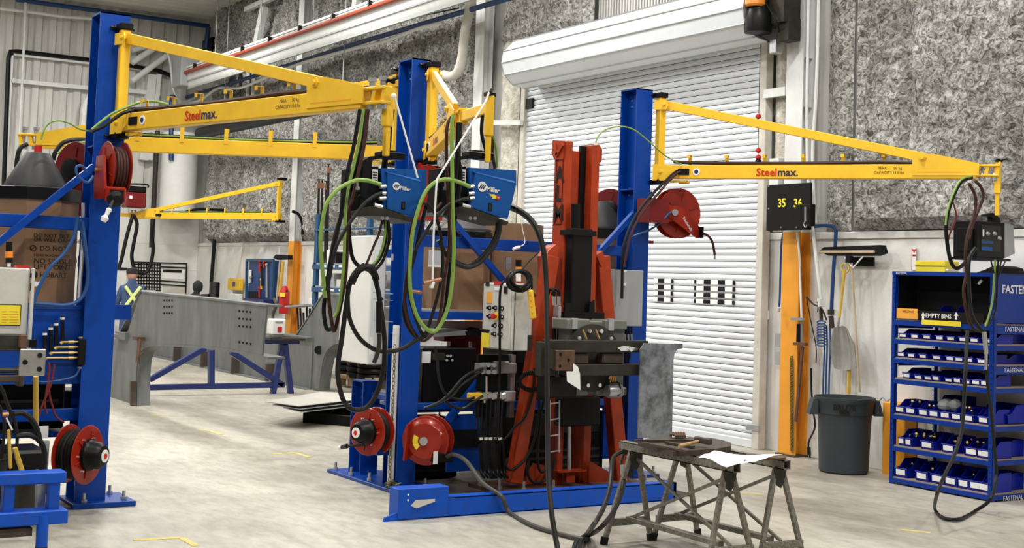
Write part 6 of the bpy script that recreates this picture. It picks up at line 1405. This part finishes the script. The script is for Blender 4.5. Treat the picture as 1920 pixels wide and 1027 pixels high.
# ================================================================ FAR LEFT AREA
# heater trough along the right wall
t = thing('radiant_heater', (9.6, 24, 6.2), 'long white radiant heater trough with rusty tube along the right wall', 'heater')
hxx = 9.5; A0, A1 = P(345, 134, x=hxx), P(900, -62, x=hxx)
y0_, y1_ = A1.y, A0.y; zc = (A0.z+6.2)/2
L_ = [(hxx-.05, zc+.28), (hxx+.05, zc+.3), (hxx+.2, zc-.05), (hxx+.12, zc-.42), (hxx, zc-.45), (hxx-.02, zc-.3)]
b = MB(); b.prism([(hxx+.02, y0_, zc+.08), (hxx+.2, y0_, zc+.09), (hxx+.3, y0_, zc-.14), (hxx+.12, y0_, zc-.33), (hxx+.08, y0_, zc-.28), (hxx+.05, y0_, zc-.06)], (0, y1_-y0_, 0)); b.build('reflector', 'white_steel', t)
b = MB(); b.cyl((hxx, y0_, zc+.0), (hxx, y1_, zc+.0), .042, n=10); b.build('burner_tube', 'pipe_red', t)
b = MB(); b.bb((hxx+.02, y0_, zc+.1), (hxx+.2, y1_, zc+.14)); b.build('top_flange', 'white_steel', t)
b = MB(); b.bb((hxx+.045, y0_, zc-.2), (hxx+.06, y1_, zc-.17)); b.bb((hxx+.1, y0_, zc-.36), (hxx+.15, y1_, zc-.33)); b.build('reflector_bend', 'cabinet_grey', t)
k = y0_+.6
while k < y1_:
    MB().bb((hxx-.045, k, zc+.02), (hxx+.1, k+.05, zc+.12)).build('tube_hanger', 'black', t); k += 1.45
for k in range(5):
    y = y0_+1+2.6*k; b = MB(); b.cyl((hxx+.15, y, zc+.15), (hxx+.15, y, 7.95), .01, n=5); b.build('suspension_wire', 'cabinet_grey', t)
MB().bb((hxx-.1, y1_-.1, zc-.3), (hxx+.3, y1_+.5, zc+.45), b=.02).build('burner_box', 'cabinet_grey', t)
# pipes along the wall
b = MB(); b.tube([P(325, 190, x=10.2), P(552, 119, x=10.2), P(660, 84, x=10.2), P(960, -5, x=10.2)], .045, smooth=0); b.build('pipe_run', 'pipe_blue', label='blue compressed-air pipe running along the right wall under the heater', category='pipe')
b = MB(); b.cyl(P(322, 180, x=9.6), P(321, 300, x=9.6), .06, n=8); b.lathe([(.06, 0), (.08, .03), (.08, .12), (.05, .15)], P(323, 190, x=9.6), ZA, n=10); b.build('pipe_drop', 'pipe_blue', label='blue pipe dropping down the far corner', category='pipe')
b = MB(); b.tube([P(325, 180, x=10.1), P(350, 192, x=10.1), P(375, 188, x=10.1), P(410, 165, x=10.1), P(450, 165, x=10.1), P(500, 145, x=10.1), P(560, 120, x=10.1), P(660, 92, x=10.1), P(720, 78, x=10.1), P(780, 55, x=10.1), P(830, 42, x=10.1)], .03); b.build('cable_run', 'white', label='white cable sagging along the blue wall pipe', category='cable')
b = MB(); b.tube([P(355, 152, x=10.15), P(420, 128, x=10.15), P(480, 112, x=10.15), P(530, 100, x=10.15), P(610, 70, x=10.15), P(680, 48, x=10.15), P(760, 35, x=10.15), P(860, 15, x=10.15)], .014, n=5); b.build('cable_run', 'black', label='thin black cable looping beneath the heater trough', category='cable')
b = MB(); b.tube([P(884, -10, x=10.2), P(880, 20, x=10.2), P(872, 60, x=10.2), P(866, 110, x=10.2), P(858, 135, x=10.2), P(845, 143, x=10.2), P(832, 140, x=10.2)], .075, n=12); b.build('downpipe', 'beige', label='cream curved downpipe left of the white column above the roller door', category='pipe')
t = thing('wall_cabinet', P(455, 150, x=10.5), 'dark framed recess box on the insulated far wall', 'box')
MB().bb(P(428, 185, x=10.4), P(466, 130, x=10.5)).build('recess', 'dark_window', t)
b = MB(); b.bar(P(465, 128, x=10.35), P(464, 190, x=10.35), .06, .06, up=XA); b.bar(P(475, 128, x=10.35), P(474, 190, x=10.35), .05, .05, up=XA); b.build('frame_post', 'white_steel', t)
t = thing('rolled_curtain', P(450, 240, x=10.0), 'dark rolled curtain slung under the large yellow arm on the far wall', 'roll')
MB().cyl(P(375, 250, x=9.9), P(700, 180, x=9.9), .13, n=16).build('roll', 'black', t)
for px in (420, 640):
    q_ = P(px, 215, x=9.9); MB().cyl(q_, V3((q_.x, q_.y, 7.9)), .012, n=5).build('hanger_wire', 'cabinet_grey', t)
for k, (a, c) in enumerate((((496, 12), (482, 80)), ((670, 0), (668, 15)))):
    MB().bar(P(*a, x=10.2), P(*c, x=10.2), .18, .12, up=XA).build('trim_6', 'white_steel', **S)
b = MB(); b.bar(P(462, 18, x=10.2), P(510, -4, x=10.2), .1, .1); b.build('trim_7', 'white_steel', **S)
# people
def person(base, h, lab, cloth, vest, turn, build_legs=True, cap='cloth_black', lean=0., hood=False):
    t = thing('person', base, lab, 'person'); c = V3(base); u = V3((math.cos(turn), math.sin(turn), 0)); f = V3((-u.y, u.x, 0)); s = h/1.75
    def q(a, b_, z): return c+u*(a*s)+f*(b_*s+lean*max(0, z-.9))+ZA*(z*s)
    me = bpy.data.meshes.new('body'); pts = [q(0, 0, .95), q(0, .01, 1.2), q(0, 0, 1.42), q(0, .01, 1.52), q(0, .02, 1.62)]
    rad = [.15, .145, .12, .06, .085]; ed = [(0, 1), (1, 2), (2, 3), (3, 4)]
    for sg in (-1, 1):
        n = len(pts); pts += [q(sg*.17, 0, 1.42), q(sg*.23, .06, 1.15), q(sg*.2, .3, 1.05)]; rad += [.065, .05, .038]; ed += [(2, n), (n, n+1), (n+1, n+2)]
        n = len(pts); pts += [q(sg*.1, 0, .88), q(sg*.11, .02, .48), q(sg*.11, -.01, .08), q(sg*.11, .12, .04)]; rad += [.1, .07, .05, .045]; ed += [(0, n), (n, n+1), (n+1, n+2), (n+2, n+3)]
    off = t.location; me.from_pydata([p-off for p in pts], ed, []); o = bpy.data.objects.new('body', me); col.objects.link(o)
    md = o.modifiers.new('skin', 'SKIN'); o.modifiers.new('sub', 'SUBSURF').levels = 2
    for i, sv in enumerate(me.skin_vertices[0].data): sv.radius = (rad[i]*s, rad[i]*s); sv.use_root = i == 0
    dg = bpy.context.evaluated_depsgraph_get(); m2 = bpy.data.meshes.new_from_object(o.evaluated_get(dg)); bpy.data.objects.remove(o)
    m2.materials.clear(); m2.materials.append(M[cloth]); m2.polygons.foreach_set('use_smooth', [True]*len(m2.polygons))
    ob = bpy.data.objects.new('body', m2); col.objects.link(ob); ob.parent = t
    hd = q(0, .04, 1.66)
    MB().sphere(hd, .105*s, 16, (.8, .95, 1.15)).build('head', 'skin', t)
    b = MB(); b.sphere(hd+f*(.1*s)-ZA*.01, .018*s, 6); b.build('nose', 'skin', t)
    for sg in (-1, 1): MB().sphere(hd+u*(sg*.085*s), .02*s, 6, (1, .6, 1.3)).build('ear', 'skin', t)
    b = MB()
    for sg in (-1, 1): b.sphere(hd+f*.092*s+u*(sg*.033*s)+ZA*.012, .01*s, 6)
    b.build('eye', 'hair', t)
    if hood: MB().sphere(hd-f*.02+ZA*.015, .128*s, 16, (.9, .95, 1.12)).build('hood', cap, t)
    else:
        MB().lathe([(.1*s, 0), (.105*s, .03), (.085*s, .09), (.02, .11)], hd+ZA*.02, n=18).build('cap', cap, t)
        MB().bar(hd+ZA*.03*s+f*.08*s, hd+ZA*.02*s+f*.18*s, .14*s, .012).build('cap_brim', cap, t)
    if vest:
        for sg in (-1, 1):
            b = MB(); b.tube([q(sg*.13, -.10, 1.47), q(sg*.06, -.155, 1.32), q(-sg*.06, -.16, 1.16), q(-sg*.13, -.14, 1.0)], .0, n=4) if 0 else b.bar(q(sg*.13, -.125, 1.46), q(-sg*.13, -.16, 1.1), .055, .03, up=f, b=.01); b.build('reflective_strap', 'hi_vis', t)
        b = MB(); b.lathe([(.172, 0), (.172, .05)], q(0, 0, .98), n=20, caps=False); b.build('reflective_belt', 'hi_vis', t)
    return t
pc_ = P(247, 545, y=23.5)
person((pc_.x, 23.5, 0), 1.78, 'person seen from behind in dark blue workwear with crossed yellow-green reflective straps', 'cloth_navy', True, R(-8), lean=0)
pc_ = P(362, 545, y=25.5)
person((pc_.x, 25.5, 0), 1.55, 'person in black hooded top bent over behind the steel girder', 'cloth_black', False, R(-60), hood=True, lean=.15)
# boards on far wall
t = thing('whiteboard', P(300, 550, y=30.85), 'whiteboard with black grid and pinned sheets on the far wall', 'board')
yb_ = 30.9; Q = lambda px, py, d=0: P(px, py, y=yb_-d)
p0, p1 = Q(251, 552), Q(350, 492)
MB().bb((p0.x, yb_-.02, 1.15), (p1.x, yb_, p1.z), b=.005).build('board', 'white', t)
for px in range(260, 302, 5): MB().bar(Q(px, 492, .03), Q(px-.5, 546, .03), .028, .01, up=YA).build('grid_line', 'ink', t)
for py in range(495, 548, 6): MB().bar(Q(252, py, .03), Q(302, py+1.5, .03), .01, .03).build('grid_line', 'ink', t)
b = MB()
for a, c in (((251, 491), (350, 494)), ((350, 494), (348, 550)), ((302, 500), (348, 502)), ((302, 526), (348, 529)), ((302, 533), (348, 536)), ((251, 491), (251, 497))): b.bar(Q(*a, .035), Q(*c, .035), .03, .03)
b.build('frame_line', 'ink', t)
MB().bb(Q(305, 522, .03), Q(346, 506, .02)).build('pinned_sheet', 'paper', t); MB().bb(Q(306, 510, .04), Q(341, 506, .035)).build('sheet_heading', 'ink', t)
MB().bb(Q(305, 548, .03), Q(346, 537, .02)).build('pinned_sheet', 'beige', t)
t = thing('whiteboard', P(230, 550, y=30.85), 'small whiteboard beside the left blue column on the far wall', 'board')
MB().bb(P(218, 545, y=30.88), P(238, 500, y=30.9)).build('board', 'white', t)
b = MB(); b.bar(P(218, 503, y=30.87), P(238, 504, y=30.87), .03, .06); b.build('header_line', 'ink', t)
for i in range(4): MB().bb(P(219, 558+i*8, y=30.2), P(236, 552+i*8, y=30.4), b=.02).build('stacked_tray', 'cabinet_grey', label=['topmost', 'second', 'third', 'lowest'][i]+' pale tray of the stack beside the person in blue', category='tray', group='pale trays by the far wall')
t = thing('monitor', P(402, 556, x=9.9), 'black monitor box on a stand in front of the white wall', 'monitor')
MB().bb(P(391, 557, x=9.9), P(413, 529, x=9.98), b=.02).build('screen_box', 'black', t)
b = MB(); b.bar(P(378, 555, x=9.9), P(392, 554, x=9.9), .05, .08); b.cyl(P(402, 557, x=9.92), P(402, 557, x=9.92)*1-ZA*(P(402, 557, x=9.92).z), .03, n=8); b.build('stand', 'black', t)
t = thing('wall_box', P(442, 545, x=10.6), 'yellow box with blue front on the white wall', 'box')
MB().bb(P(434, 543, x=10.6), P(449, 522, x=10.5), b=.01).build('case', 'yellow', t); MB().bb(P(436, 536, x=10.49), P(441, 528, x=10.5)).build('front', 'pipe_blue', t)
b = MB(); b.bb(P(434, 562, x=10.6), P(447, 551, x=10.5), b=.01); b.cyl(P(436, 551, x=10.55), P(436, 546, x=10.55), .03, n=8); b.build('soap_dispenser', 'white', label='small white dispenser below the yellow wall box', category='dispenser')
t = thing('tool_board', P(488, 562, x=10.5), 'blue tool board with hanging tools on the far white wall', 'tool board')
MB().bb(P(464, 564, x=10.45), P(512, 488, x=10.45)+V3((.25, 0, 0)), b=.01).build('board', 'pipe_blue', t)
b = MB()
for a, c in (((463, 488), (513, 488)), ((463, 488), (462, 564)), ((513, 488), (511, 564))): b.bar(P(*a, x=10.44), P(*c, x=10.44), .05, .05)
b.build('frame', 'teal_blue', t)
MB().bb(P(456, 566, x=10.2), P(516, 562, x=10.45)).build('ledge', 'navy', t)
for i, (px, a, c, m, nm) in enumerate(((487, 490, 510, 'red', 'screwdriver'), (491, 500, 535, 'black', 'long_pliers'), (495, 492, 502, 'red', 'clamp'), (490, 524, 542, 'label_orange', 'spray_bottle'), (500, 496, 558, 'cabinet_grey', 'pry_bar'), (470, 520, 530, 'cabinet_grey', 'tape_measure'), (486, 540, 558, 'red', 'grease_gun'))):
    b = MB(); b.cyl(P(px, c, x=10.42), P(px, a, x=10.42), .025, .018, n=8); b.sphere(P(px, a, x=10.42), .035, 8); o_ = b.build(nm, m, label='%s hanging %s on the blue tool board' % ({'screwdriver': 'red screwdriver', 'long_pliers': 'long black pliers', 'clamp': 'short red clamp', 'spray_bottle': 'orange bottle', 'pry_bar': 'long grey bar', 'tape_measure': 'grey round tape', 'grease_gun': 'red grease gun'}[nm], ['near the top', 'in the middle', 'at the upper right', 'at mid height', 'at the right', 'at the left', 'low down'][i]), category='tool')
MB().bb(P(466, 530, x=10.42), P(472, 506, x=10.43)).build('tag_card', 'paper', label='white card hanging at the left of the blue tool board', category='card')
b = MB()
for i in range(6): b.cyl(P(467+i*3, 560, x=10.35), P(467+i*3, 546, x=10.35), .02, n=6)
b.build('tool_row', 'black', label='row of dark tool handles standing on the blue tool board ledge', category='tools', kind='stuff')
t = thing('broom', P(520, 560, x=10.35), 'black broom hung beside the far orange column', 'broom')
b = MB(); b.prism([P(512, 483, x=10.3), P(517, 477, x=10.3), P(540, 478, x=10.3), P(540, 486, x=10.3), P(520, 487, x=10.3)], (.1, 0, 0)); b.build('bristles', 'black_matte', t)
MB().cyl(P(525, 488, x=10.3), P(518, 570, x=10.3), .02, n=8).build('pole', 'wood_pale', t)
MB().cyl(P(531, 490, x=10.28), P(524, 555, x=10.28), .035, n=8).build('wooden_pole', 'wood_yellow', label='thick yellow tool handle hanging beside the far orange column', category='handle')
t = thing('extinguisher', P(533, 590, x=10.1), 'red fire extinguisher with yellow tag before the far orange column', 'extinguisher')
MB().lathe([(.09, 0), (.1, .03), (.1, .42), (.06, .5), (.03, .54)], P(532, 588, x=10.1), n=16).build('cylinder', 'red', t)
MB().bb(P(525, 556, x=10.0), P(535, 549, x=10.02)).build('tag', 'label_yellow', t); b = MB(); b.bar(P(531, 549, x=10.1), P(538, 545, x=10.1), .03, .03); b.build('valve', 'black', t)
MB().bb(P(527, 575, x=10.2), P(538, 570, x=10.5)).build('wall_bracket', 'dark_steel', t)
MB().tube([P(512, 610, x=9.9), P(512, 590, x=9.9), P(518, 572, x=9.9), P(514, 560, x=9.9)], .03).build('hose', 'hose_grey', label='yellowish hose hanging below the far broom', category='hose')
t = thing('canister', P(523, 630, y=18.9), 'white plastic canister with red label standing on the blue trestle', 'canister')
a, c = P(509, 628, y=18.9), P(537, 598, y=18.9)
MB().bb((a.x, 18.9, a.z), (c.x, 19.1, c.z), b=.02).build('body', 'white', t); MB().bb(P(521, 622, y=18.88), P(528, 612, y=18.9)).build('red_label', 'red', t); MB().bb(P(517, 604, y=18.88), P(530, 602, y=18.9)).build('print', 'cabinet_grey', t)
# ---- steel girder frames
def girder(xp, lab, web, flanges, holes=(), th=.02, fw=.17):
    """knee girder lying in the plane x = xp: web plate and flanges seen from their edge"""
    t = thing('steel_girder', P(*web[0], x=xp), lab, 'girder', 'bare steel knee girders on the shop floor')
    MB().prism([P(*q, x=xp) for q in web], (th, 0, 0)).build('web_plate', 'girder_steel', t)
    for fl in flanges:
        pts = spline([P(*q, x=xp+th/2) for q in fl], 4) if len(fl) > 2 else [P(*q, x=xp+th/2) for q in fl]
        b = MB(); n = len(pts); vs = []
        for i, p in enumerate(pts):
            d = (pts[min(i+1, n-1)]-pts[max(i-1, 0)]).normalized(); nn = XA.cross(d).normalized()*.011
            vs += [p+nn-XA*.02, p+nn+XA*fw, p-nn+XA*fw, p-nn-XA*.02]
        fs = [(4*i+k, 4*i+(k+1) % 4, 4*i+4+(k+1) % 4, 4*i+4+k) for i in range(n-1) for k in range(4)]+[(0, 3, 2, 1), (4*n-4, 4*n-3, 4*n-2, 4*n-1)]
        b.add(vs, fs).build('flange', 'girder_steel', t)
    b = MB()
    for h in holes: b.cyl(P(*h, x=xp-.001), P(*h, x=xp-.004), .013, n=6)
    if holes: b.build('bolt_holes', 'black_matte', t, kind='stuff')
    return t
hl = [(308+i*5, 563+j*12) for i in range(4) for j in range(3)]+[(449+i*7, 583+j*14+i*.6) for i in range(4) for j in range(3)]+[(449+i*7, 641+i*1.2) for i in range(4)]
g1 = girder(5.3, 'long steel knee girder left of centre, resting on its curved leg', [(240, 628), (264, 549), (498, 572), (490, 664), (398, 648), (290, 645), (268, 646), (256, 660), (255, 700), (205, 750), (207, 640), (214, 632)] if 0 else
   [(222, 631), (240, 620), (262, 551), (270, 548), (500, 573), (491, 666), (400, 652), (288, 647), (271, 652), (262, 668), (258, 700), (257, 762), (206, 752), (208, 640)],
   [[(224, 628), (262, 552), (270, 548), (282, 549), (390, 560), (502, 573)], [(257, 763), (258, 700), (262, 668), (270, 654), (288, 647), (330, 648), (400, 652), (450, 660), (506, 671)]], hl)
MB().bb(P(215, 634, x=5.25), P(262, 624, x=5.45)).build('stiffener_plate', 'girder_steel', g1)
b = MB(); b.bar(P(258, 680, x=5.22), P(262, 636, x=5.22), .12, .02, up=XA); b.bb(P(248, 637, x=5.2), P(272, 632, x=5.3)); b.build('bolted_bracket', 'rust_orange', g1)
b = MB(); b.bar(P(249, 760, x=5.25), P(249, 715, x=5.25), .06, .06, up=XA); b.build('channel_cleat', 'rusty', g1)
MB().bb(P(208, 632, x=5.1), P(214, 625, x=5.2)).build('vice_clamp', 'galvanised', g1)
hl = [(640+i*8, 582+j*12) for i in range(5) for j in range(2)]+[(650+i*8, 635) for i in range(4)]
girder(8.62, 'second steel knee girder behind, partly hidden by the white cabinet', [(540, 642), (556, 634), (605, 555), (612, 552), (700, 563), (692, 647), (640, 643), (622, 648), (610, 665), (603, 700), (598, 731), (500, 738), (430, 718), (290, 665), (292, 650), (500, 592), (545, 595)] if 0 else
   [(545, 640), (558, 628), (605, 556), (612, 552), (705, 562), (700, 650), (640, 643), (622, 648), (610, 665), (603, 700), (598, 731), (540, 738), (480, 722)],
   [[(548, 640), (570, 608), (605, 554), (613, 551), (650, 555), (705, 562)], [(599, 731), (603, 700), (610, 665), (622, 649), (640, 643), (700, 650)]], hl)
t = thing('steel_girder', P(400, 700, x=8.7), 'long low steel girder lying on the floor under the first one', 'girder', 'bare steel knee girders on the shop floor')
lp = [P(598, 735, x=8.6), P(598, 640, x=8.6), P(505, 635, x=8.6)]
ya, yb2 = 19.4, 29.0
MB().prism([(8.6, ya, .0), (8.6, yb2, .0), (8.6, yb2, .35), (8.6, ya+1.6, .8), (8.6, ya, .8)], (.02, 0, 0)).build('web_plate', 'girder_steel', t)
MB().bb((8.5, ya, 0), (8.72, yb2, .02)).build('flange', 'girder_steel', t)
MB().prism([(8.5, ya, .8), (8.5, ya+1.6, .8), (8.5, ya+1.6, .82), (8.5, ya, .82)], (.25, 0, 0)).build('flange', 'girder_steel', t)
for k in range(4): MB().bb((8.46, ya+1.5+k*1.6, .02), (8.6, ya+1.56+k*1.6, .3)).build('stiffener', 'rusty', t)
MB().cyl(P(598, 656, x=8.6), P(598, 656, x=8.59), .07, n=14).build('round_hole', 'black_matte', t)
# ---- blue trestle under girder
t = thing('trestle', (7, 19, 0), 'navy blue steel trestle with diagonal braces between the girders', 'trestle')
yT = 18.85; q = lambda px, py: P(px, py, y=yT)
for n, a, c, w_ in (('top_rail', (495, 603+36), (560, 640), .1), ('bottom_rail', (280, 726), (533, 721), .08), ('upright', (396, 655), (396, 722), .1), ('brace', (280, 712), (385, 652), .07), ('brace', (432, 659), (530, 722), .08), ('leg', (529, 645), (511, 740), .09), ('leg', (534, 645), (545, 738), .09)):
    MB().bar(q(*a), q(*c), .08, w_, up=YA, b=.008).build(n, 'navy', t)
MB().bar(q(495, 634), q(560, 635), .5, .03).build('bench_top', 'dark_steel', t)
# ---- steel sheets on dark pallet
t = thing('sheet_stack', P(600, 770, z=0), 'stack of thin steel sheets on a dark pallet left of the centre column', 'sheet stack')
sh = [(497, 749), (600, 731), (690, 734), (715, 737), (690, 743), (560, 757)]
for k, dz in enumerate((.27, .235, .2)):
    o_ = [(0, 0), (14, 3), (34, 6)][k]
    MB().prism([P(a+o_[0]*(1 if i == 0 else .2), c, z=.30)-ZA*(.30-dz) for i, (a, c) in enumerate(sh)], ZA*.008).build('steel_sheet', 'sheet_metal' if k == 0 else 'galvanised', t)
b = MB(); p = P(575, 782, z=0)
for k in range(3): b.bar(P(572+k*6, 779-k*5+3, z=.06), P(690, 792-k*18, z=.06), .1, .12)
b.build('runner', 'black_matte', t)
b = MB(); b.prism([P(556, 766, z=.16), P(700, 770, z=.16), P(740, 748, z=.16), P(620, 742, z=.16)], ZA*.04); b.build('pallet_deck', 'black_matte', t)
# ---- far shelving behind hanging hoses
t = thing('pallet_rack', (9.9, 22, 0), 'tall grey-blue pallet rack behind the hanging hoses', 'rack')
RX = 9.85
ra, rb = P(587, 500, x=RX).y, P(702, 500, x=RX).y
for px in (590, 687): 
    yy = P(px, 500, x=RX).y; MB().bb((RX, yy-.06, 0), (RX+.07, yy+.06, P(588, 402, x=RX).z)).build('upright', 'teal_blue', t)
yy = P(683, 500, x=RX+.6).y
for k, py in enumerate((428, 496, 540, 650, 662)):
    z = P(640, py+(0), x=RX).z
    MB().bb((RX-.02, rb-1.2, z-.09 if k else z-.03), (RX+.03, ra, z), b=.005).build('beam', 'teal_blue', t)
    if k: MB().bb((RX, rb-1.2, z), (RX+.65, ra, z+.02)).build('deck', 'cabinet_grey', t)
MB().bar(P(655, 492, x=RX+.5), P(683, 462, x=RX+.5), .04, .05).build('diagonal', 'teal_blue', t)
rnd = random.Random(4)
bi = 0
def rackbox(px, py, w_, h_, m, lab, cat='box', d=0):
    a = P(px, py, x=RX+.04+d); c = P(px+w_, py-h_, x=RX+.04+d); o_ = MB().bb((RX+.04+d, c.y, a.z), (RX+.3+d, a.y, c.z), b=.01).build('storage_box', m, label=lab, category=cat, group='items stored on the far pallet rack'); return o_
rackbox(600, 494, 8, 22, 'black', 'narrow black binder left on the upper shelf of the far rack', 'binder'); rackbox(610, 494, 9, 26, 'white', 'white box left on the upper shelf of the far rack'); rackbox(622, 494, 9, 22, 'black', 'second black binder on the upper shelf of the far rack', 'binder'); rackbox(650, 492, 28, 12, 'pipe_blue', 'blue tray on the upper shelf of the far rack', 'tray')
pb = rackbox(680, 492, 18, 16, 'ink_navy', 'navy box with white P2 marking on the upper shelf of the far rack'); text('P2', P(683, 486, x=RX+.035), -YA, ZA, .14, 'label_white', pb, bold=.02)
rackbox(602, 538, 10, 20, 'black', 'dark box on the left of the second shelf of the far rack'); rackbox(614, 538, 12, 26, 'cabinet_grey', 'tall grey box on the second shelf of the far rack'); rackbox(630, 538, 16, 14, 'beige', 'beige box mid way along the second shelf of the far rack'); rackbox(652, 538, 16, 18, 'dark_steel', 'dark steel box on the second shelf of the far rack'); rackbox(674, 536, 26, 22, 'white', 'large white box at the right of the second shelf of the far rack')
for k in range(6): MB().bb(P(603+k*16, 501, x=RX-.025), P(612+k*16, 497, x=RX-.02)).build('shelf_tag', 'label_white', t); MB().bb(P(603+k*16, 546, x=RX-.025), P(610+k*16, 542, x=RX-.02)).build('shelf_tag', 'label_white', t)
for k in range(5):
    rackbox(578+k*22, 573, 9, 14, ('white', 'dark_steel', 'white', 'black', 'galvanised')[k], 'small %s item, %s on the third shelf of the far rack' % (('white', 'dark', 'pale', 'black', 'silver')[k], ('first', 'second', 'third', 'fourth', 'fifth')[k]), 'item', .1)
for k in range(3): rackbox(642+k*18, 672, 14, 17, ('pallet_wood', 'dark_steel', 'pallet_wood')[k], '%s crate showing under the curved girder leg' % ('left wooden', 'middle dark', 'right wooden')[k], 'crate')
for k in range(3):
    o_ = P(660+k*20, 690, x=9.6); t_ = thing('tyre_stack', P(660+k*20, 706, x=9.6), '%s pile of black coiled tyres on a pallet by the white cabinet' % ('left', 'middle', 'right')[k], 'tyres', 'coils on pallets')
    for j in range(3): b = MB(); b.tube([V3((o_.x+.22*math.cos(R(a)), o_.y+.22*math.sin(R(a)), P(660, 704, x=9.6).z+.05+j*.09)) for a in range(0, 360, 24)], .05, n=8, smooth=0, closed=True); b.build('tyre', 'black', t_)
t = thing('pallet', P(660, 720, x=9.6), 'wooden pallet carrying the black coils', 'pallet')
for k in range(5): MB().bb(P(638+k*16, 722, x=9.35), P(647+k*16, 708, x=9.45)).build('block', 'pallet_wood', t)
MB().bb(P(636, 708, x=9.3), P(712, 703, x=9.9)).build('deck', 'pallet_wood', t)
# red clamps on rods in front of insulation
for k, (px, top) in enumerate(((598, 345), (604, 345), (612, 348), (616, 316))):
    t = thing('bar_clamp', P(px-2, 495, x=9.9), ['leftmost', 'second', 'third', 'tallest'][k]+' long black bar clamp with copper head standing on the far rack', 'clamp', 'bar clamps standing on the far rack')
    MB().cyl(P(px-3, 494, x=9.9), P(px, top, x=9.9), .022, n=6).build('bar', 'black', t)
    MB().bb(P(px-3, top+8, x=9.85), P(px+4, top-2, x=9.92), b=.01).build('clamp_head', 'copper', t)
    b = MB(); b.cyl(P(px, top, x=9.9), P(px, top-8, x=9.9), .012, n=6); b.bar(P(px-3, top-8, x=9.9), P(px+3, top-8, x=9.9), .02, .02); b.build('handle', 'black', t)
# rods leaning at the right of far orange column
b = MB()
for k in range(7): b.cyl(P(560+k*5, 620, x=9.9), P(557+k*6, 570+k % 3*8, x=9.9), .02, n=6)
b.build('rod_bundle', 'dark_steel', label='bundle of dark rods and stock leaning by the far orange column', category='rods', kind='stuff')
MB().bar(P(548, 575, x=9.8), P(583, 572, x=9.8), .3, .03).build('small_shelf', 'cabinet_grey', label='small grey shelf beside the far orange column', category='shelf')
# small red machine on far arm
t = thing('welding_unit', P(255, 388, z=2.98), 'small dark red welding unit on top of the far yellow arm', 'welding unit')
a = P(237, 388, y=27.9); c = P(275, 362, y=27.9)
MB().bb((a.x, 27.9, a.z), (c.x, 28.3, c.z), b=.02).build('lower_body', 'dark_red', t); MB().bb((a.x, 27.92, c.z), (c.x, 28.3, P(275, 350, y=27.9).z), b=.02).build('upper_body', 'black', t)
MB().tube([P(240, 350, y=27.9), P(242, 345, y=27.9), P(275, 346, y=27.9), P(277, 352, y=27.9)], .02, n=6).build('handle', 'black', t); MB().bb(P(243, 372, y=27.88), P(248, 367, y=27.9)).build('sticker', 'label_white', t)
for i, pts in enumerate(([(250, 402), (244, 420), (236, 450), (228, 485), (222, 505)], [(250, 402), (257, 420), (252, 450), (247, 480), (253, 505), (268, 513), (280, 502), (287, 470), (285, 435), (288, 410)], [(292, 403), (330, 402), (360, 394), (380, 392), (420, 394)], [(548, 396), (560, 402), (567, 420), (567, 440)])):
    hose(pts, 27.6 if i < 3 else 24.3, .04 if i < 2 else .03, 'black', ['black hose hanging from the far arm tip, left strand', 'black hose loop hanging from the far arm beside the whiteboard', 'black cable along the underside of the far arm', 'black hose curling from the far arm hinge'][i], group='hoses of the far yellow arm')
hose([(100, 300), (104, 285), (118, 268), (140, 262), (160, 262)], 11.9, .02, 'black', 'black hose bundle dropping at the tip of the lower left arm')
hose([(108, 288), (125, 275), (145, 268), (165, 266)], 11.8, .01, 'hose_green', 'green hose under the tip of the lower left arm')
hose([(30, 335), (32, 300), (38, 278), (52, 270)], 12.0, .02, 'rubber', 'grey hose bent down left of the black hood')
